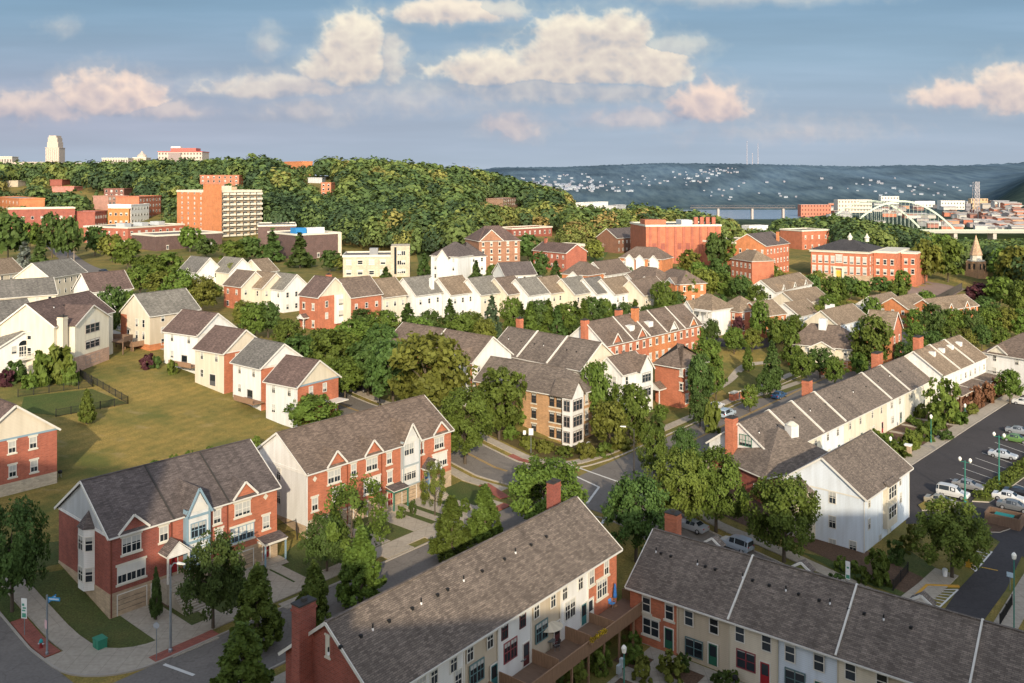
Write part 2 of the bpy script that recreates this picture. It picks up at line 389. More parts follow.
def hit(px, py, h):
    """ground height under the first point of a pixel's ray that is h above the ground"""
    x, y, ok = march(px, py, h); hit.D = y if ok and y < 1100 else 1100.0
    return CH - (py - HY) / FL * hit.D - h
hit.D = None
class House:
    """front eave given by two pixels (left, right as one faces the front); local x along the front, y inwards, z up"""
    def __init__(s, name, label, cat, p0, p1, h, depth, rise, zb=None, roof=SH_BROWN, group=None, L=None, ang=None, corner='FL'):
        if zb is None:
            z = h + hit(p0[0], p0[1], h)
            zb = z - h
        ze = zb + h
        if abs(p0[1] - HY) < 16 and hit.D: P0 = Vector(((p0[0] - CX) * hit.D / FL, hit.D)); P1 = Vector(((p1[0] - CX) * hit.D / FL, hit.D)) if p1 else None
        else: P0 = Vector(at(*p0, ze)); P1 = Vector(at(*p1, ze)) if p1 else None
        if ang is not None:
            if L is None: L = (P1 - P0).length
        else:
            d = P1 - P0; s_ang = math.atan2(d.y, d.x); ang = s_ang
            if L is None: L = d.length
        s.L, s.D, s.H, s.rise, s.ang, s.zb, s.roofm = L, depth, h, rise, ang, zb, roof
        s.ex = Vector((math.cos(s.ang), math.sin(s.ang), 0)); s.ey = Vector((-math.sin(s.ang), math.cos(s.ang), 0))
        s.o = Vector((P0.x, P0.y, zb)) - s.ex * (L if 'R' in corner else 0) - s.ey * (depth if 'B' in corner else 0)
        s.root = thing(name, label, cat, s.o, s.ang, group)
        s.n = 0
        FOOT.append(s.foot())
    def world(s, x, y, z=0): return s.o + s.ex * x + s.ey * y + Vector((0, 0, z))
    def foot(s): return [s.world(0, 0), s.world(s.L, 0), s.world(s.L, s.D), s.world(0, s.D), s.H + s.rise]
    def pix(s, face, px, py, off=0):
        """local (x or y, z) of a pixel on a face"""
        d = Vector(((px - CX) / FL, 1, -(py - HY) / FL)); c = Vector((0, 0, CH))
        if face in 'FB': n = s.ey; k = (s.o + s.ey * (off + (s.D if face == 'B' else 0)))
        else: n = s.ex; k = (s.o + s.ex * (off + (s.L if face == 'R' else 0)))
        t = n.dot(k - c) / n.dot(d); p = c + d * t - s.o
        return (p.dot(s.ex) if face in 'FB' else p.dot(s.ey), p.z)
    def put(s, face, u, z, me, name, off=0.0, parent=None, label=None):
        loc, rz = {'F': ((u, -off, z), 0), 'B': ((u, s.D + off, z), math.pi), 'L': ((-off, u, z), -math.pi / 2), 'R': ((s.L + off, u, z), math.pi / 2)}[face]
        return add(me, name, parent or s.root, loc, rz, label)
    def win(s, face, u, z, w=.9, h=1.5, n=1, fmat=None, style='d', off=0.0, blind=None):
        s.n += 1
        if blind is None: blind = random.choice((0, 0, .35, .5, .5, .75, 1))
        a, b = window_mesh(w, h, n, fmat or TRIM, style, blind)
        o = s.put(face, u, z, a, 'window', off); add(b, 'pane', o); return o
    def wpx(s, face, px, py, *a, **k):
        u, z = s.pix(face, px, py, -k.get('off', 0.0) if face in 'FL' else k.get('off', 0.0))
        if face == 'F': z = min(z, s.H - .42 - (a[1] if len(a) > 1 else 1.5) / 2 - (.22 if len(a) > 4 and 's' in a[4] else 0) + (2 if k.get('off', 0) else 0))
        return s.win(face, u, z, *a, **k)
    def door(s, face, u, w=.95, h=2.1, dm=None, kind='panel', z=0.02, off=0.0, label=None):
        return s.put(face, u, z, door_mesh(w, h, dm or DOORRED, kind), 'garage_door' if kind == 'garage' else 'door', off, None, label)
    def walls(s, u0=0, u1=None, front=WHITE, left=None, right=None, back=None, gable=None, gableR=None, z0=None, dy=0, dz=0, hip=False, label=None, y0=0, y1=None):
        u1 = s.L if u1 is None else u1; y1 = s.D if y1 is None else y1
        left = left or front; right = right or front; back = back or front; gable = gable or left; gableR = gableR or (gable if right is left else right)
        z0 = -5.0 if z0 is None else z0; H = s.H + dz; b = MB()
        b.poly([(u0, y0 + dy, z0), (u1, y0 + dy, z0), (u1, y0 + dy, H), (u0, y0 + dy, H)], 0)
        b.poly([(u1, y1, z0), (u0, y1, z0), (u0, y1, H), (u1, y1, H)], 3)
        b.poly([(u0, y1, z0), (u0, y0 + dy, z0), (u0, y0 + dy, H), (u0, y1, H)], 1)
        b.poly([(u1, y0 + dy, z0), (u1, y1, z0), (u1, y1, H), (u1, y0 + dy, H)], 2)
        if not hip:
            m = (y0 + dy + y1) / 2
            b.poly([(u0, y1, H), (u0, y0 + dy, H), (u0, m, H + s.rise - .06)], 4); b.poly([(u1, y0 + dy, H), (u1, y1, H), (u1, m, H + s.rise - .06)], 5)
        mm = [front, left, right, back, gable, gableR]
        return b.build('wall', mm, s.root, label=label)
    def base(s, matl, z1, u0=0, u1=None, faces='FLR', t=.04, z0=-3):
        u1 = s.L if u1 is None else u1; b = MB()
        if 'F' in faces: b.box(u0 - (t if 'L' in faces else 0), u1 + (t if 'R' in faces else 0), -t, .01, z0, z1)
        if 'L' in faces: b.box(u0 - t, u0 + .01, .012, s.D, z0, z1)
        if 'R' in faces: b.box(u1 - .01, u1 + t, .012, s.D, z0, z1)
        return b.build('foundation', matl, s.root)
    def roof(s, u0=0, u1=None, hl=0, hr=0, ov=.35, og=.3, dz=0, m=None, y0=0, y1=None, rise=None, trim=True, tm=None, label=None, name='roof'):
        u1 = s.L if u1 is None else u1; y1 = s.D if y1 is None else y1; m = m or s.roofm; H = s.H + dz; rise = s.rise if rise is None else rise
        half = (y1 - y0) / 2; sl = rise / half; zr = H + rise + .1; ze = H + .1 - sl * ov; ym = y0 + half
        a, c = u0 - (og if not hl else ov), u1 + (og if not hr else ov)
        ra, rc = (u0 + hl if hl else a), (u1 - hr if hr else c)
        b = MB(); t = .14
        b.slab([(a, y0 - ov, ze), (c, y0 - ov, ze), (rc, ym, zr), (ra, ym, zr)], t, 0, 1)
        b.slab([(c, y1 + ov, ze), (a, y1 + ov, ze), (ra, ym, zr), (rc, ym, zr)], t, 0, 1)
        if hl: b.slab([(a, y1 + ov, ze), (a, y0 - ov, ze), (ra, ym, zr)], t, 0, 1)
        if hr: b.slab([(c, y0 - ov, ze), (c, y1 + ov, ze), (rc, ym, zr)], t, 0, 1)
        b.bar((ra, ym, zr + .01), (rc, ym, zr + .01), .3, .07, 0)
        o = b.build(name, [m, DKTRIM], s.root, label=label)
        if trim:
            tm = tm or TRIM; b = MB()
            b.box(a, c, y0 - ov - .09, y0 - ov - .004, ze - .17, ze - .01); b.box(a, c, y1 + ov + .004, y1 + ov + .09, ze - .17, ze - .01)
            for x, hh in ((a, hl), (c, hr)):
                e = -.05 if x == a else .05
                if not hh:
                    b.bar((x + e, y0 - ov, ze - .1), (x + e, ym, zr - .1), .09, .26); b.bar((x + e, y1 + ov, ze - .1), (x + e, ym, zr - .1), .09, .26)
                else: b.box(x - .09 if x == a else x + .004, x - .004 if x == a else x + .09, y0 - ov, y1 + ov, ze - .17, ze - .01)
            b.build('trim', tm, s.root)
        return o
    def parapet(s, u, w=.28, hgt=.2, m=None, dz=0):
        b = MB(); ov = .4; half = s.D / 2; sl = s.rise / half; zr = s.H + dz + s.rise + .1; ze = s.H + dz + .1 - sl * ov
        for y0, y1 in ((-ov, half), (s.D + ov, half)):
            b.bar((u, y0, ze + hgt / 2 - .02), (u, y1, zr + hgt / 2 - .02), w, hgt)
        return b.build('roof_divider', m or TRIM, s.root)
    def corner(s, us, m=None, z0=0, z1=None, w=.14, faces='F'):
        for u in us: MB().box(u - w / 2, u + w / 2, -.055, .02, z0, (z1 or s.H) - .05).build('corner_board', m or TRIM, s.root)
    def cross_gable(s, uc, w, h, m, roofm=None, zb=0, tm=None, depth=.0, ov=.28, wall_down=.05):
        """a small gable rising through the front eave"""
        sl = s.rise / (s.D / 2); H = s.H; apex = H + h; yb = h / sl; z0 = H - wall_down
        g = MB(); g.poly([(uc - w / 2, -.03, z0), (uc + w / 2, -.03, z0), (uc + w / 2, -.03, H), (uc, -.03, apex - .02), (uc - w / 2, -.03, H)])
        o = g.build('gable', m, s.root)
        k = h / (w / 2); b = MB(); e = .12; up = .2
        for sx in (-1, 1):
            q = [(uc + sx * (w / 2 + e), -ov, H - k * e + up), (uc, -ov, apex + up), (uc, yb + .2, apex + up), (uc + sx * (w / 2 + e), .15, H - k * e + up)]
            b.slab(q if sx < 0 else q[::-1], .12, 0, 1) if sx > 0 else b.slab(q[::-1], .12, 0, 1)
        b.build('roof', [roofm or s.roofm, DKTRIM], s.root)
        t = MB()
        for sx in (-1, 1): t.bar((uc + sx * (w / 2 + e + .05), -ov - .05, H - k * (e + .05) + up - .1), (uc, -ov - .05, apex + up - .1), .08, .24)
        t.build('trim', tm or TRIM, s.root)
        return o
    def box_part(s, name, x0, x1, y0, y1, z0, z1, m, label=None):
        return MB().box(x0, x1, y0, y1, z0, z1).build(name, m, s.root, label=label)
    def chimney(s, x, y, w, d, z0, z1, m=None, cap=None):
        b = MB().box(x - w / 2, x + w / 2, y - d / 2, y + d / 2, z0, z1, 0)
        b.box(x - w / 2 - .07, x + w / 2 + .07, y - d / 2 - .07, y + d / 2 + .07, z1 - .55, z1 - .38, 0)
        b.box(x - w / 2 - .06, x + w / 2 + .06, y - d / 2 - .06, y + d / 2 + .06, z1 + .002, z1 + .13, 1)
        b.box(x - .2, x + .2, y - .2, y + .2, z1 + .13, z1 + .4, 1)
        return b.build('chimney', [m or RED, cap or DKTRIM], s.root)
    def vents(s, us, y, tall=.55, caps=True):
        sl = s.rise / (s.D / 2)
        for k, u in enumerate(us):
            yy = y if y < s.D / 2 else s.D - y
            z = s.H + .1 + sl * yy
            if k % 3 == 0:
                MB().tube([(u, y, z - .1), (u, y, z + .16)], .09, 8, 0).tube([(u, y, z + .16), (u, y, z + .5)], .07, 8, 1).build('vent_pipe', [PIPEW, BLACK], s.root)
            else:
                MB().box(u - .13, u + .13, y - .13, y + .13, z - .1, z + .14, 0).build('roof_vent', BLACK, s.root)
    def downspouts(s, us, m=None):
        for u in us: MB().box(u - .05, u + .05, -.13, -.02, .1, s.H - .1).build('downspout', m or TRIM, s.root)
    def porch(s, u, w, d, z, roofm, posts=TRIM, gab=True, h=.9, wall=TRIM, floor=True, fl=0.0):
        b = MB()
        if gab:
            for sx in (-1, 1):
                q = [(u + sx * (w / 2 + .15), -d - .2, z), (u, -d - .2, z + h), (u, 0, z + h), (u + sx * (w / 2 + .15), 0, z)]
                b.slab(q[::-1], .12, 0, 1) if sx < 0 else b.slab(q, .12, 0, 1)
        else:
            b.slab([(u - w / 2 - .1, -d - .2, z), (u + w / 2 + .1, -d - .2, z), (u + w / 2 + .1, 0, z + .35), (u - w / 2 - .1, 0, z + .35)], .1, 0, 1)
        r = b.build('porch_roof', [roofm, TRIM], s.root)
        g = MB()
        if gab: g.poly([(u - w / 2, -d - .1, z - .1), (u + w / 2, -d - .1, z - .1), (u, -d - .1, z + h - .15)]); 
        g.box(u - w / 2, u + w / 2, -d - .12, -d + .02, z - .3, z - .1)
        g.box(u - w / 2, u - w / 2 + .12, -d + .03, 0, z - .3, z - .1); g.box(u + w / 2 - .12, u + w / 2, -d + .03, 0, z - .3, z - .1)
        g.build('porch_beam', wall, s.root)
        for sx in (-1, 1):
            MB().box(u + sx * (w / 2 - .1) - .08, u + sx * (w / 2 - .1) + .08, -d - .06, -d + .1, -.1, z - .3).build('post', posts, s.root)
        if fl:
            st = MB(); st.box(u - w / 2, u + w / 2, -d - .1, 0, -.3, fl)
            n = max(2, int(fl / .18))
            for k in range(n): st.box(u - w / 2 + .1, u + w / 2 - .1, -d - .1 - .3 * (n - k), -d - .1 - .3 * (n - k - 1) - .003, -.3, fl * (k + 1) / (n + 1))
            st.build('steps', CONC, s.root)
        return r
FOOT = []
AANG = math.atan2(DA[1], DA[0]); BANG = AANG - math.pi / 2
def wing(h, u0, u1, proj, H, rise, m, gm=None, roofm=None, z0=-3, back=5.0, ov=.3):
    """a gabled wing standing proj in front of the front wall"""
    gm = gm or m; b = MB(); uc = (u0 + u1) / 2; y = -proj
    b.poly([(u0, y, z0), (u1, y, z0), (u1, y, H), (u0, y, H)], 0); b.poly([(u0, 0, z0), (u0, y, z0), (u0, y, H), (u0, 0, H)], 0); b.poly([(u1, y, z0), (u1, 0, z0), (u1, 0, H), (u1, y, H)], 0)
    b.poly([(u0, y, H), (u1, y, H), (uc, y, H + rise)], 1); b.build('wall', [m, gm], h.root)
    b = MB(); k = rise / ((u1 - u0) / 2); zr = H + rise + .1; ze = H + .1 - k * ov; t = MB()
    for sx in (-1, 1):
        ue = u0 - ov if sx < 0 else u1 + ov
        q = [(ue, y - ov, ze), (uc, y - ov, zr), (uc, back, zr), (ue, back if back < 2 else .6, ze)]
        b.slab(q if sx < 0 else q[::-1], .13, 0, 1)
        t.bar((ue, y - ov - .05, ze - .1), (uc, y - ov - .05, zr - .1), .08, .24)
    b.build('roof', [roofm or h.roofm, DKTRIM], h.root); t.build('trim', TRIM, h.root)
def grid_win(h, face, us, zs, w=.9, ht=1.45, n=1, style='dg', off=0.0, blind=None, fm=None):
    for z in zs:
        for u in us: h.win(face, u, z, w, ht, n, fm, style, off, blind)
def auto_win(h, face, floors=None, every=2.7, style='d', w=.9, ht=1.4, top=None, n=1, skip=0.0, fm=None, z0=1.5):
    """an ordinary storey by storey arrangement of windows"""
    L = h.L if face in 'FB' else h.D; H = top or h.H
    floors = floors or max(1, round(H / 2.85)); k = max(1, int(L / every))
    for f in range(floors):
        for i in range(k):
            if random.random() < skip: continue
            h.win(face, L * (i + .5) / k, z0 + f * (H / floors), w, ht, n, fm, style)
def flat_roof(h, m, par=.6, coping=None, name='roof'):
    b = MB(); b.poly([(0, 0, h.H), (h.L, 0, h.H), (h.L, h.D, h.H), (0, h.D, h.H)]); b.build(name, m, h.root)
    c = MB(); t = .25; z0, z1 = h.H - .3, h.H + par
    c.box(-t, h.L + t, -t, .1, z0, z1); c.box(-t, h.L + t, h.D - .1, h.D + t, z0, z1); c.box(-t, .1, .102, h.D - .102, z0, z1); c.box(h.L - .1, h.L + t, .102, h.D - .102, z0, z1)
    c.build('parapet', coping or STONE, h.root)
def flat_walls(h, front, left=None, right=None, z0=-14, lab=None):
    left = left or front; right = right or front; b = MB()
    b.box(0, h.L, 0, h.D, z0, h.H - .02, 0, [0, 0, 0, 2, 0, 1]); return b.build('wall', [front, left, right], h.root, label=lab)
# ------------------------------------------------------------------ camera, sun, sky
cam = bpy.data.cameras.new('Camera'); camo = bpy.data.objects.new('Camera', cam); COL.objects.link(camo)
camo.location = (0, 0, CH); camo.rotation_euler = (R(90), 0, 0)
cam.sensor_width = 36; cam.lens = 36 * FL / 1024; cam.shift_y = -(341.5 - HY) / 1024; cam.clip_start = 1; cam.clip_end = 20000
SC.camera = camo
SUN_EL, SUN_AZ = R(21), math.atan2(-.99, .10)          # direction towards the sun
sd = Vector((math.cos(SUN_EL) * math.cos(SUN_AZ), math.cos(SUN_EL) * math.sin(SUN_AZ), math.sin(SUN_EL)))
sun = bpy.data.lights.new('Sun', 'SUN'); suno = bpy.data.objects.new('Sun', sun); COL.objects.link(suno)
suno.rotation_euler = sd.to_track_quat('Z', 'Y').to_euler(); sun.energy = 5.0; sun.angle = R(.6); sun.color = (1, .85, .64)
W = bpy.data.worlds.new('World'); SC.world = W; W.use_nodes = True
nt = W.node_tree; nt.nodes.clear()
out = nd(nt, 'ShaderNodeOutputWorld'); bg = nd(nt, 'ShaderNodeBackground'); bg.inputs['Strength'].default_value = .3
sky = nd(nt, 'ShaderNodeTexSky'); sky.sky_type = 'NISHITA'; sky.sun_disc = False; sky.sun_elevation = SUN_EL
sky.sun_rotation = math.atan2(sd.x, sd.y); sky.air_density = 1.0; sky.dust_density = 1.6; sky.ozone_density = 1.2; sky.altitude = 300
hs_ = nd(nt, 'ShaderNodeHueSaturation', Saturation=.55); lk(nt, sky.outputs[0], hs_.inputs['Color']); lk(nt, hs_.outputs[0], bg.inputs[0]); lk(nt, bg.outputs[0], out.inputs[0])
SC.view_settings.view_transform = 'Standard'; SC.view_settings.look = 'None'; SC.view_settings.exposure = 0; SC.view_settings.gamma = 1
SC.render.engine = 'CYCLES'
try:
    SC.cycles.use_denoising = True; SC.cycles.max_bounces = 6; SC.cycles.diffuse_bounces = 3; SC.cycles.glossy_bounces = 2; SC.cycles.transparent_max_bounces = 4
except Exception: pass

# ------------------------------------------------------------------ ground
def np_mesh(name, co, quads, mats, smooth=True):
    me = bpy.data.meshes.new(name)
    me.vertices.add(len(co)); me.vertices.foreach_set('co', co.astype(np.float32).ravel())
    nq = len(quads); k = quads.shape[1]
    me.loops.add(nq * k); me.loops.foreach_set('vertex_index', quads.astype(np.int32).ravel())
    me.polygons.add(nq); me.polygons.foreach_set('loop_start', np.arange(0, nq * k, k, dtype=np.int32)); me.polygons.foreach_set('loop_total', np.full(nq, k, np.int32))
    me.polygons.foreach_set('use_smooth', np.full(nq, smooth, bool))
    for m in mats: me.materials.append(m)
    me.update(calc_edges=True)
    return me

# ------------------------------------------------------------------ sky dome with cumulus, worked out cell by cell
_perm = np.random.default_rng(5).permutation(4096); _g = np.random.default_rng(6).uniform(0, 2 * np.pi, 4096)
def perlin(x, y):
    xi, yi = np.floor(x).astype(int), np.floor(y).astype(int); xf, yf = x - xi, y - yi
    def g(a, b):
        t = _g[_perm[(_perm[a & 4095] + b) & 4095]]; return np.cos(t) * (x - a) + np.sin(t) * (y - b)
    u, v = xf ** 3 * (xf * (xf * 6 - 15) + 10), yf ** 3 * (yf * (yf * 6 - 15) + 10)
    a = g(xi, yi) * (1 - u) + g(xi + 1, yi) * u; b = g(xi, yi + 1) * (1 - u) + g(xi + 1, yi + 1) * u
    return (a * (1 - v) + b * v) * 1.45
def fbm(x, y, oct=6, gain=.52, billow=False):
    t = 0; a = 1; n = 0
    for k in range(oct):
        p = perlin(x * 2 ** k + 13.7 * k, y * 2 ** k + 7.1 * k); t = t + a * ((1 - 2 * np.abs(p)) if billow else p); n += a; a *= gain
    return t / n
# cumulus banks as angles seen from the hill: centre, half width, reach up, reach down (in thousandths), density, rosiness
CL = [(580, 76, 92, 62, 9, 1.25, 0), (495, 74, 80, 26, 12, 1.0, .05), (652, 76, 48, 46, 11, 1.05, .05), (578, 44, 60, 38, 34, 1.15, 0), (618, 34, 40, 32, 40, 1.1, 0), (668, 46, 40, 14, 14, .72, .1), (350, 66, 40, 52, 22, 1.15, .05), (358, 38, 34, 32, 34, 1.1, 0), (320, 68, 30, 22, 16, .9, .1), (394, 58, 17, 32, 30, .8, .1), (455, 12, 78, 15, 14, 1.0, .15), (495, 10, 40, 12, 12, .8, .1),
      (275, 90, 90, 18, 9, .8, .3), (310, 110, 48, 12, 12, .65, .4), (100, 106, 62, 40, 12, 1.05, .7), (125, 104, 46, 36, 12, 1.0, .75), (40, 110, 80, 22, 12, .8, .8), (165, 112, 45, 12, 7, .7, .8), (268, 42, 16, 17, 13, .62, .3),
      (705, 112, 48, 36, 14, 1.05, .75), (640, 120, 60, 13, 9, .7, .8), (512, 128, 38, 17, 11, .72, .9), (955, 98, 52, 22, 12, .95, .65), (1010, 96, 50, 38, 20, 1.05, .5), (740, -2, 110, 9, 7, .6, .2), (62, 27, 13, 7, 6, .3, .4), (425, 96, 120, 14, 14, .5, .4), (790, 132, 60, 8, 6, .25, .9), (560, 92, 150, 16, 14, .7, .35), (1100, 90, 80, 40, 15, 1, .6), (-120, 100, 100, 40, 15, 1, .6)]
def sky_dome():
    pu = np.concatenate([np.linspace(-900, -60, 60)[:-1], np.arange(-60, 1085, 1.0), np.linspace(1085, 1900, 60)[1:]]); pv = np.concatenate([np.arange(-80, -4, 4.0), np.arange(-4, 196, 1.0), [215, 240]]); pv = np.concatenate([np.linspace(-700, -100, 16), pv])
    PU, PV = np.meshgrid(pu, pv)
    def dens(x, y):
        wx = 10 * fbm(x / 46, y / 46, 4); wy = 8 * fbm(x / 46 + 50, y / 46 + 9, 4)
        X, Y = x + wx, y + wy; best = np.full(x.shape, -.75); pk = np.zeros(x.shape); op = np.zeros(x.shape)
        for cx, cy, rx, up, dn, st, p in CL:
            dy = np.where(Y < cy, (cy - Y) / up, (Y - cy) / dn); f = (1 - np.sqrt(((X - cx) / rx) ** 2 + dy ** 2)) * st
            k = f > best; pk = np.where(k, p, pk); op = np.where(k, st, op); best = np.maximum(best, f)
        soft = fbm(x / 60 + 3, y / 34, 6, .55)
        bil = fbm(x / 27, y / 23, 5, .55, True)
        bl = fbm(x / 30 + 7, y / 26, 3, .42, True)
        return best * 1.2 + .30 * soft + .40 * (bil - .42), pk, (bl, op)
    d0, pk, (bl0, op) = dens(PU, PV)
    cov = sm(-.10, .32, d0) * (.72 + .28 * sm(.1, .6, d0)); cov = cov * (.42 + .58 * sm(.55, 1.0, op)); thin = sm(-.5, .3, d0) * .26
    acc = 0
    for k in (1, 2, 3, 4, 5):
        dk, _, _ = dens(PU + 2.2 * k, PV - 6.0 * k); acc = acc + np.clip(dk + .05, 0, .8)
    lit = np.exp(-1.0 * acc) ; dA_, _, _ = dens(PU + 2.2, PV - 2.6); relief = np.clip((d0 - dA_) * .62, -.22, .28)
    L = np.clip(.27 + .62 * np.exp(-.55 * acc) + .42 * (bl0 - .42) + .12 * sm(.1, .7, d0) + relief * .42, 0, 1)[..., None]
    hi = np.array([1.0, .955, .87]); lo = np.array([.60, .645, .725]); mid = np.array([.87, .825, .79])
    warm = np.where(L < .5, lo + (mid - lo) * L * 2, mid + (hi - mid) * (L * 2 - 1))
    hi2 = np.array([.98, .865, .81]); mid2 = np.array([.82, .755, .765]); lo2 = np.array([.59, .635, .73])
    rosy = np.where(L < .5, lo2 + (mid2 - lo2) * L * 2, mid2 + (hi2 - mid2) * (L * 2 - 1))
    P = np.clip(pk, 0, 1)[..., None]; cc = warm * (1 - P) + rosy * P
    st = np.array([-700, -100, 0, 60, 110, 150, 180, 240.]); cols = np.array([(.20, .36, .56), (.46, .60, .71), (.53, .655, .755), (.595, .70, .785), (.645, .715, .79), (.67, .73, .80), (.68, .735, .795), (.6, .66, .72)])
    base = np.stack([np.interp(PV, st, cols[:, i]) for i in range(3)], -1)
    left = (1 - sm(0, 700, PU))[..., None] * (sm(0, 90, PV) * (1 - sm(120, 175, PV)))[..., None]
    base = base + left * np.array([.01, -.02, -.02]) * 1.2
    veil = fbm(PU / 300 + 40, PV / 26, 5)[..., None]; base = base * (1 + .06 * veil) + .02 * np.clip(veil, 0, 1) * np.array([1.2, .6, .5])
    a = np.clip(np.maximum(cov * .96, thin), 0, 1)[..., None]
    col = base * (1 - a) + cc * a
    col = np.where(col <= .04045, col / 12.92, ((np.clip(col, 0, 1) + .055) / 1.055) ** 2.4)
    # place the cells on a dome
    dx = (PU - CX) / FL; dz = (HY - PV) / FL; n = np.sqrt(dx ** 2 + 1 + dz ** 2); RAD = 11000
    co = np.stack([dx / n * RAD, 1 / n * RAD, CH + dz / n * RAD], -1).reshape(-1, 3)
    nr, nc = PU.shape; i = np.arange(nr * nc).reshape(nr, nc); q = np.stack([i[:-1, :-1], i[:-1, 1:], i[1:, 1:], i[1:, :-1]], -1).reshape(-1, 4)
    m = bpy.data.materials.new('sky_dome'); m.use_nodes = True; t = m.node_tree; t.nodes.clear()
    o_ = nd(t, 'ShaderNodeOutputMaterial'); e = nd(t, 'ShaderNodeEmission'); at_ = nd(t, 'ShaderNodeAttribute', attribute_name='air')
    lk(t, at_.outputs['Color'], e.inputs[0]); lk(t, e.outputs[0], o_.inputs[0])
    try: m.cycles.emission_sampling = 'NONE'
    except Exception: pass
    me = np_mesh('sky', co, q, [m]); ca = me.color_attributes.new('air', 'FLOAT_COLOR', 'POINT')
    ca.data.foreach_set('color', np.concatenate([col.reshape(-1, 3), np.ones((nr * nc, 1))], 1).astype(np.float32).ravel())
    o = bpy.data.objects.new('sky', me); COL.objects.link(o); struct(o)
sky_dome()
def ground_sheet(name, ys, aa, m):
    A, Yg = np.meshgrid(aa, ys); Xg = A * (Yg + 60)
    Zg = terr(Xg, Yg); co = np.stack([Xg, Yg, Zg], -1).reshape(-1, 3)
    nr, nc = len(ys), len(aa); i = np.arange(nr * nc).reshape(nr, nc)
    q = np.stack([i[:-1, :-1], i[:-1, 1:], i[1:, 1:], i[1:, :-1]], -1).reshape(-1, 4)
    o = bpy.data.objects.new(name, np_mesh(name, co, q, [m])); COL.objects.link(o); return struct(o)
LAWN = mat('grass', (.10, .105, .026), .95, dry=(.29, .205, .055), mown=1)
ys1 = np.concatenate([np.linspace(-55, 55, 40), np.linspace(55.8, 240, 232), np.geomspace(242, 1500, 150)])
ground_sheet('ground', ys1, np.linspace(-1.1, 1.1, 400), LAWN)
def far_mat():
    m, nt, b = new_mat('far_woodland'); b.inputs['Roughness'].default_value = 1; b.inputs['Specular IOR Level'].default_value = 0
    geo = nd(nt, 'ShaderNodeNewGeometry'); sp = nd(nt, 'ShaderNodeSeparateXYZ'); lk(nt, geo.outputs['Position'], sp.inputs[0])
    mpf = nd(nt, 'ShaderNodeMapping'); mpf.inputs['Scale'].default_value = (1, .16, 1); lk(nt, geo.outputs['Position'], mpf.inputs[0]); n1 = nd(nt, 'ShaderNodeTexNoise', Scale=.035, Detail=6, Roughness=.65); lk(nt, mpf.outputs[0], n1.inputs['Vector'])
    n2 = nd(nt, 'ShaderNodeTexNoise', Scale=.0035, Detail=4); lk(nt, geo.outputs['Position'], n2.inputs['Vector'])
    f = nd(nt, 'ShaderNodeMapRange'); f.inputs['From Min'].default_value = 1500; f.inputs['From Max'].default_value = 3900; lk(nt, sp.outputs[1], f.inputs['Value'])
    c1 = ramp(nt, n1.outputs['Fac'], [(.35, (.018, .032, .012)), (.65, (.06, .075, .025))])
    c_haze = ramp(nt, n1.outputs['Fac'], [(.35, (.062, .098, .138)), (.65, (.10, .148, .185))])  # distance haze painted as a bluish base colour, blended in with depth
    c = mixc(nt, f.outputs[0], c1, c_haze)
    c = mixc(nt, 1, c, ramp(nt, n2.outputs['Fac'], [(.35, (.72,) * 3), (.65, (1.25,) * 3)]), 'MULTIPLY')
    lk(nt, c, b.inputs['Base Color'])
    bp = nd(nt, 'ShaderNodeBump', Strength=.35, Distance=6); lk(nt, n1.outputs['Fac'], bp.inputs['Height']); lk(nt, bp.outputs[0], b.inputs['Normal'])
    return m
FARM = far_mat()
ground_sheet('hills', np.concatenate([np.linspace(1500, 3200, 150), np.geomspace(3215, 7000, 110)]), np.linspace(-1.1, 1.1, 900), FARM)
WATER, nt2, bb = new_mat('water'); bb.inputs['Base Color'].default_value = (.2, .27, .36, 1); bb.inputs['Roughness'].default_value = .22
o = MB().poly([(300, 2200, -62), (1500, 2200, -62), (1500, 3150, -62), (300, 3150, -62)]).build('river', WATER); struct(o)

# ------------------------------------------------------------------ sheets that follow the ground
from mathutils.geometry import delaunay_2d_cdt
def tri_sheet(poly, maxlen=2.5):
    P = [Vector((p[0], p[1])) for p in poly]; P = [p for i, p in enumerate(P) if (p - P[i - 1]).length > 1e-3]; B = []
    for i, a in enumerate(P):
        c = P[(i + 1) % len(P)]; n = max(1, int((c - a).length / maxlen) + 1)
        B += [a + (c - a) * (k / n) for k in range(n)]
    nb = len(B); xs = [p.x for p in B]; ys = [p.y for p in B]; bx, by = np.array(xs), np.array(ys); cx, cy = np.roll(bx, -1), np.roll(by, -1)
    gx, gy = np.meshgrid(np.arange(min(xs) + maxlen * .5, max(xs), maxlen), np.arange(min(ys) + maxlen * .5, max(ys), maxlen))
    for x, y in zip(gx.ravel(), gy.ravel()):
        cr = ((by > y) != (cy > y)) & (x < (cx - bx) * (y - by) / (cy - by + 1e-12) + bx)
        if cr.sum() % 2 == 0: continue
        if np.min((bx - x) ** 2 + (by - y) ** 2) < (maxlen * .3) ** 2: continue
        B.append(Vector((x, y)))
    vo, eo, fo, *_ = delaunay_2d_cdt(B, [(i, (i + 1) % nb) for i in range(nb)], [list(range(nb))], 1, 1e-5)
    bm = bmesh.new(); vs = [bm.verts.new((v.x, v.y, 0)) for v in vo]
    for f in fo:
        try: bm.faces.new([vs[i] for i in f])
        except ValueError: pass
    for v in [v for v in bm.verts if not v.link_faces]: bm.verts.remove(v)
    return bm
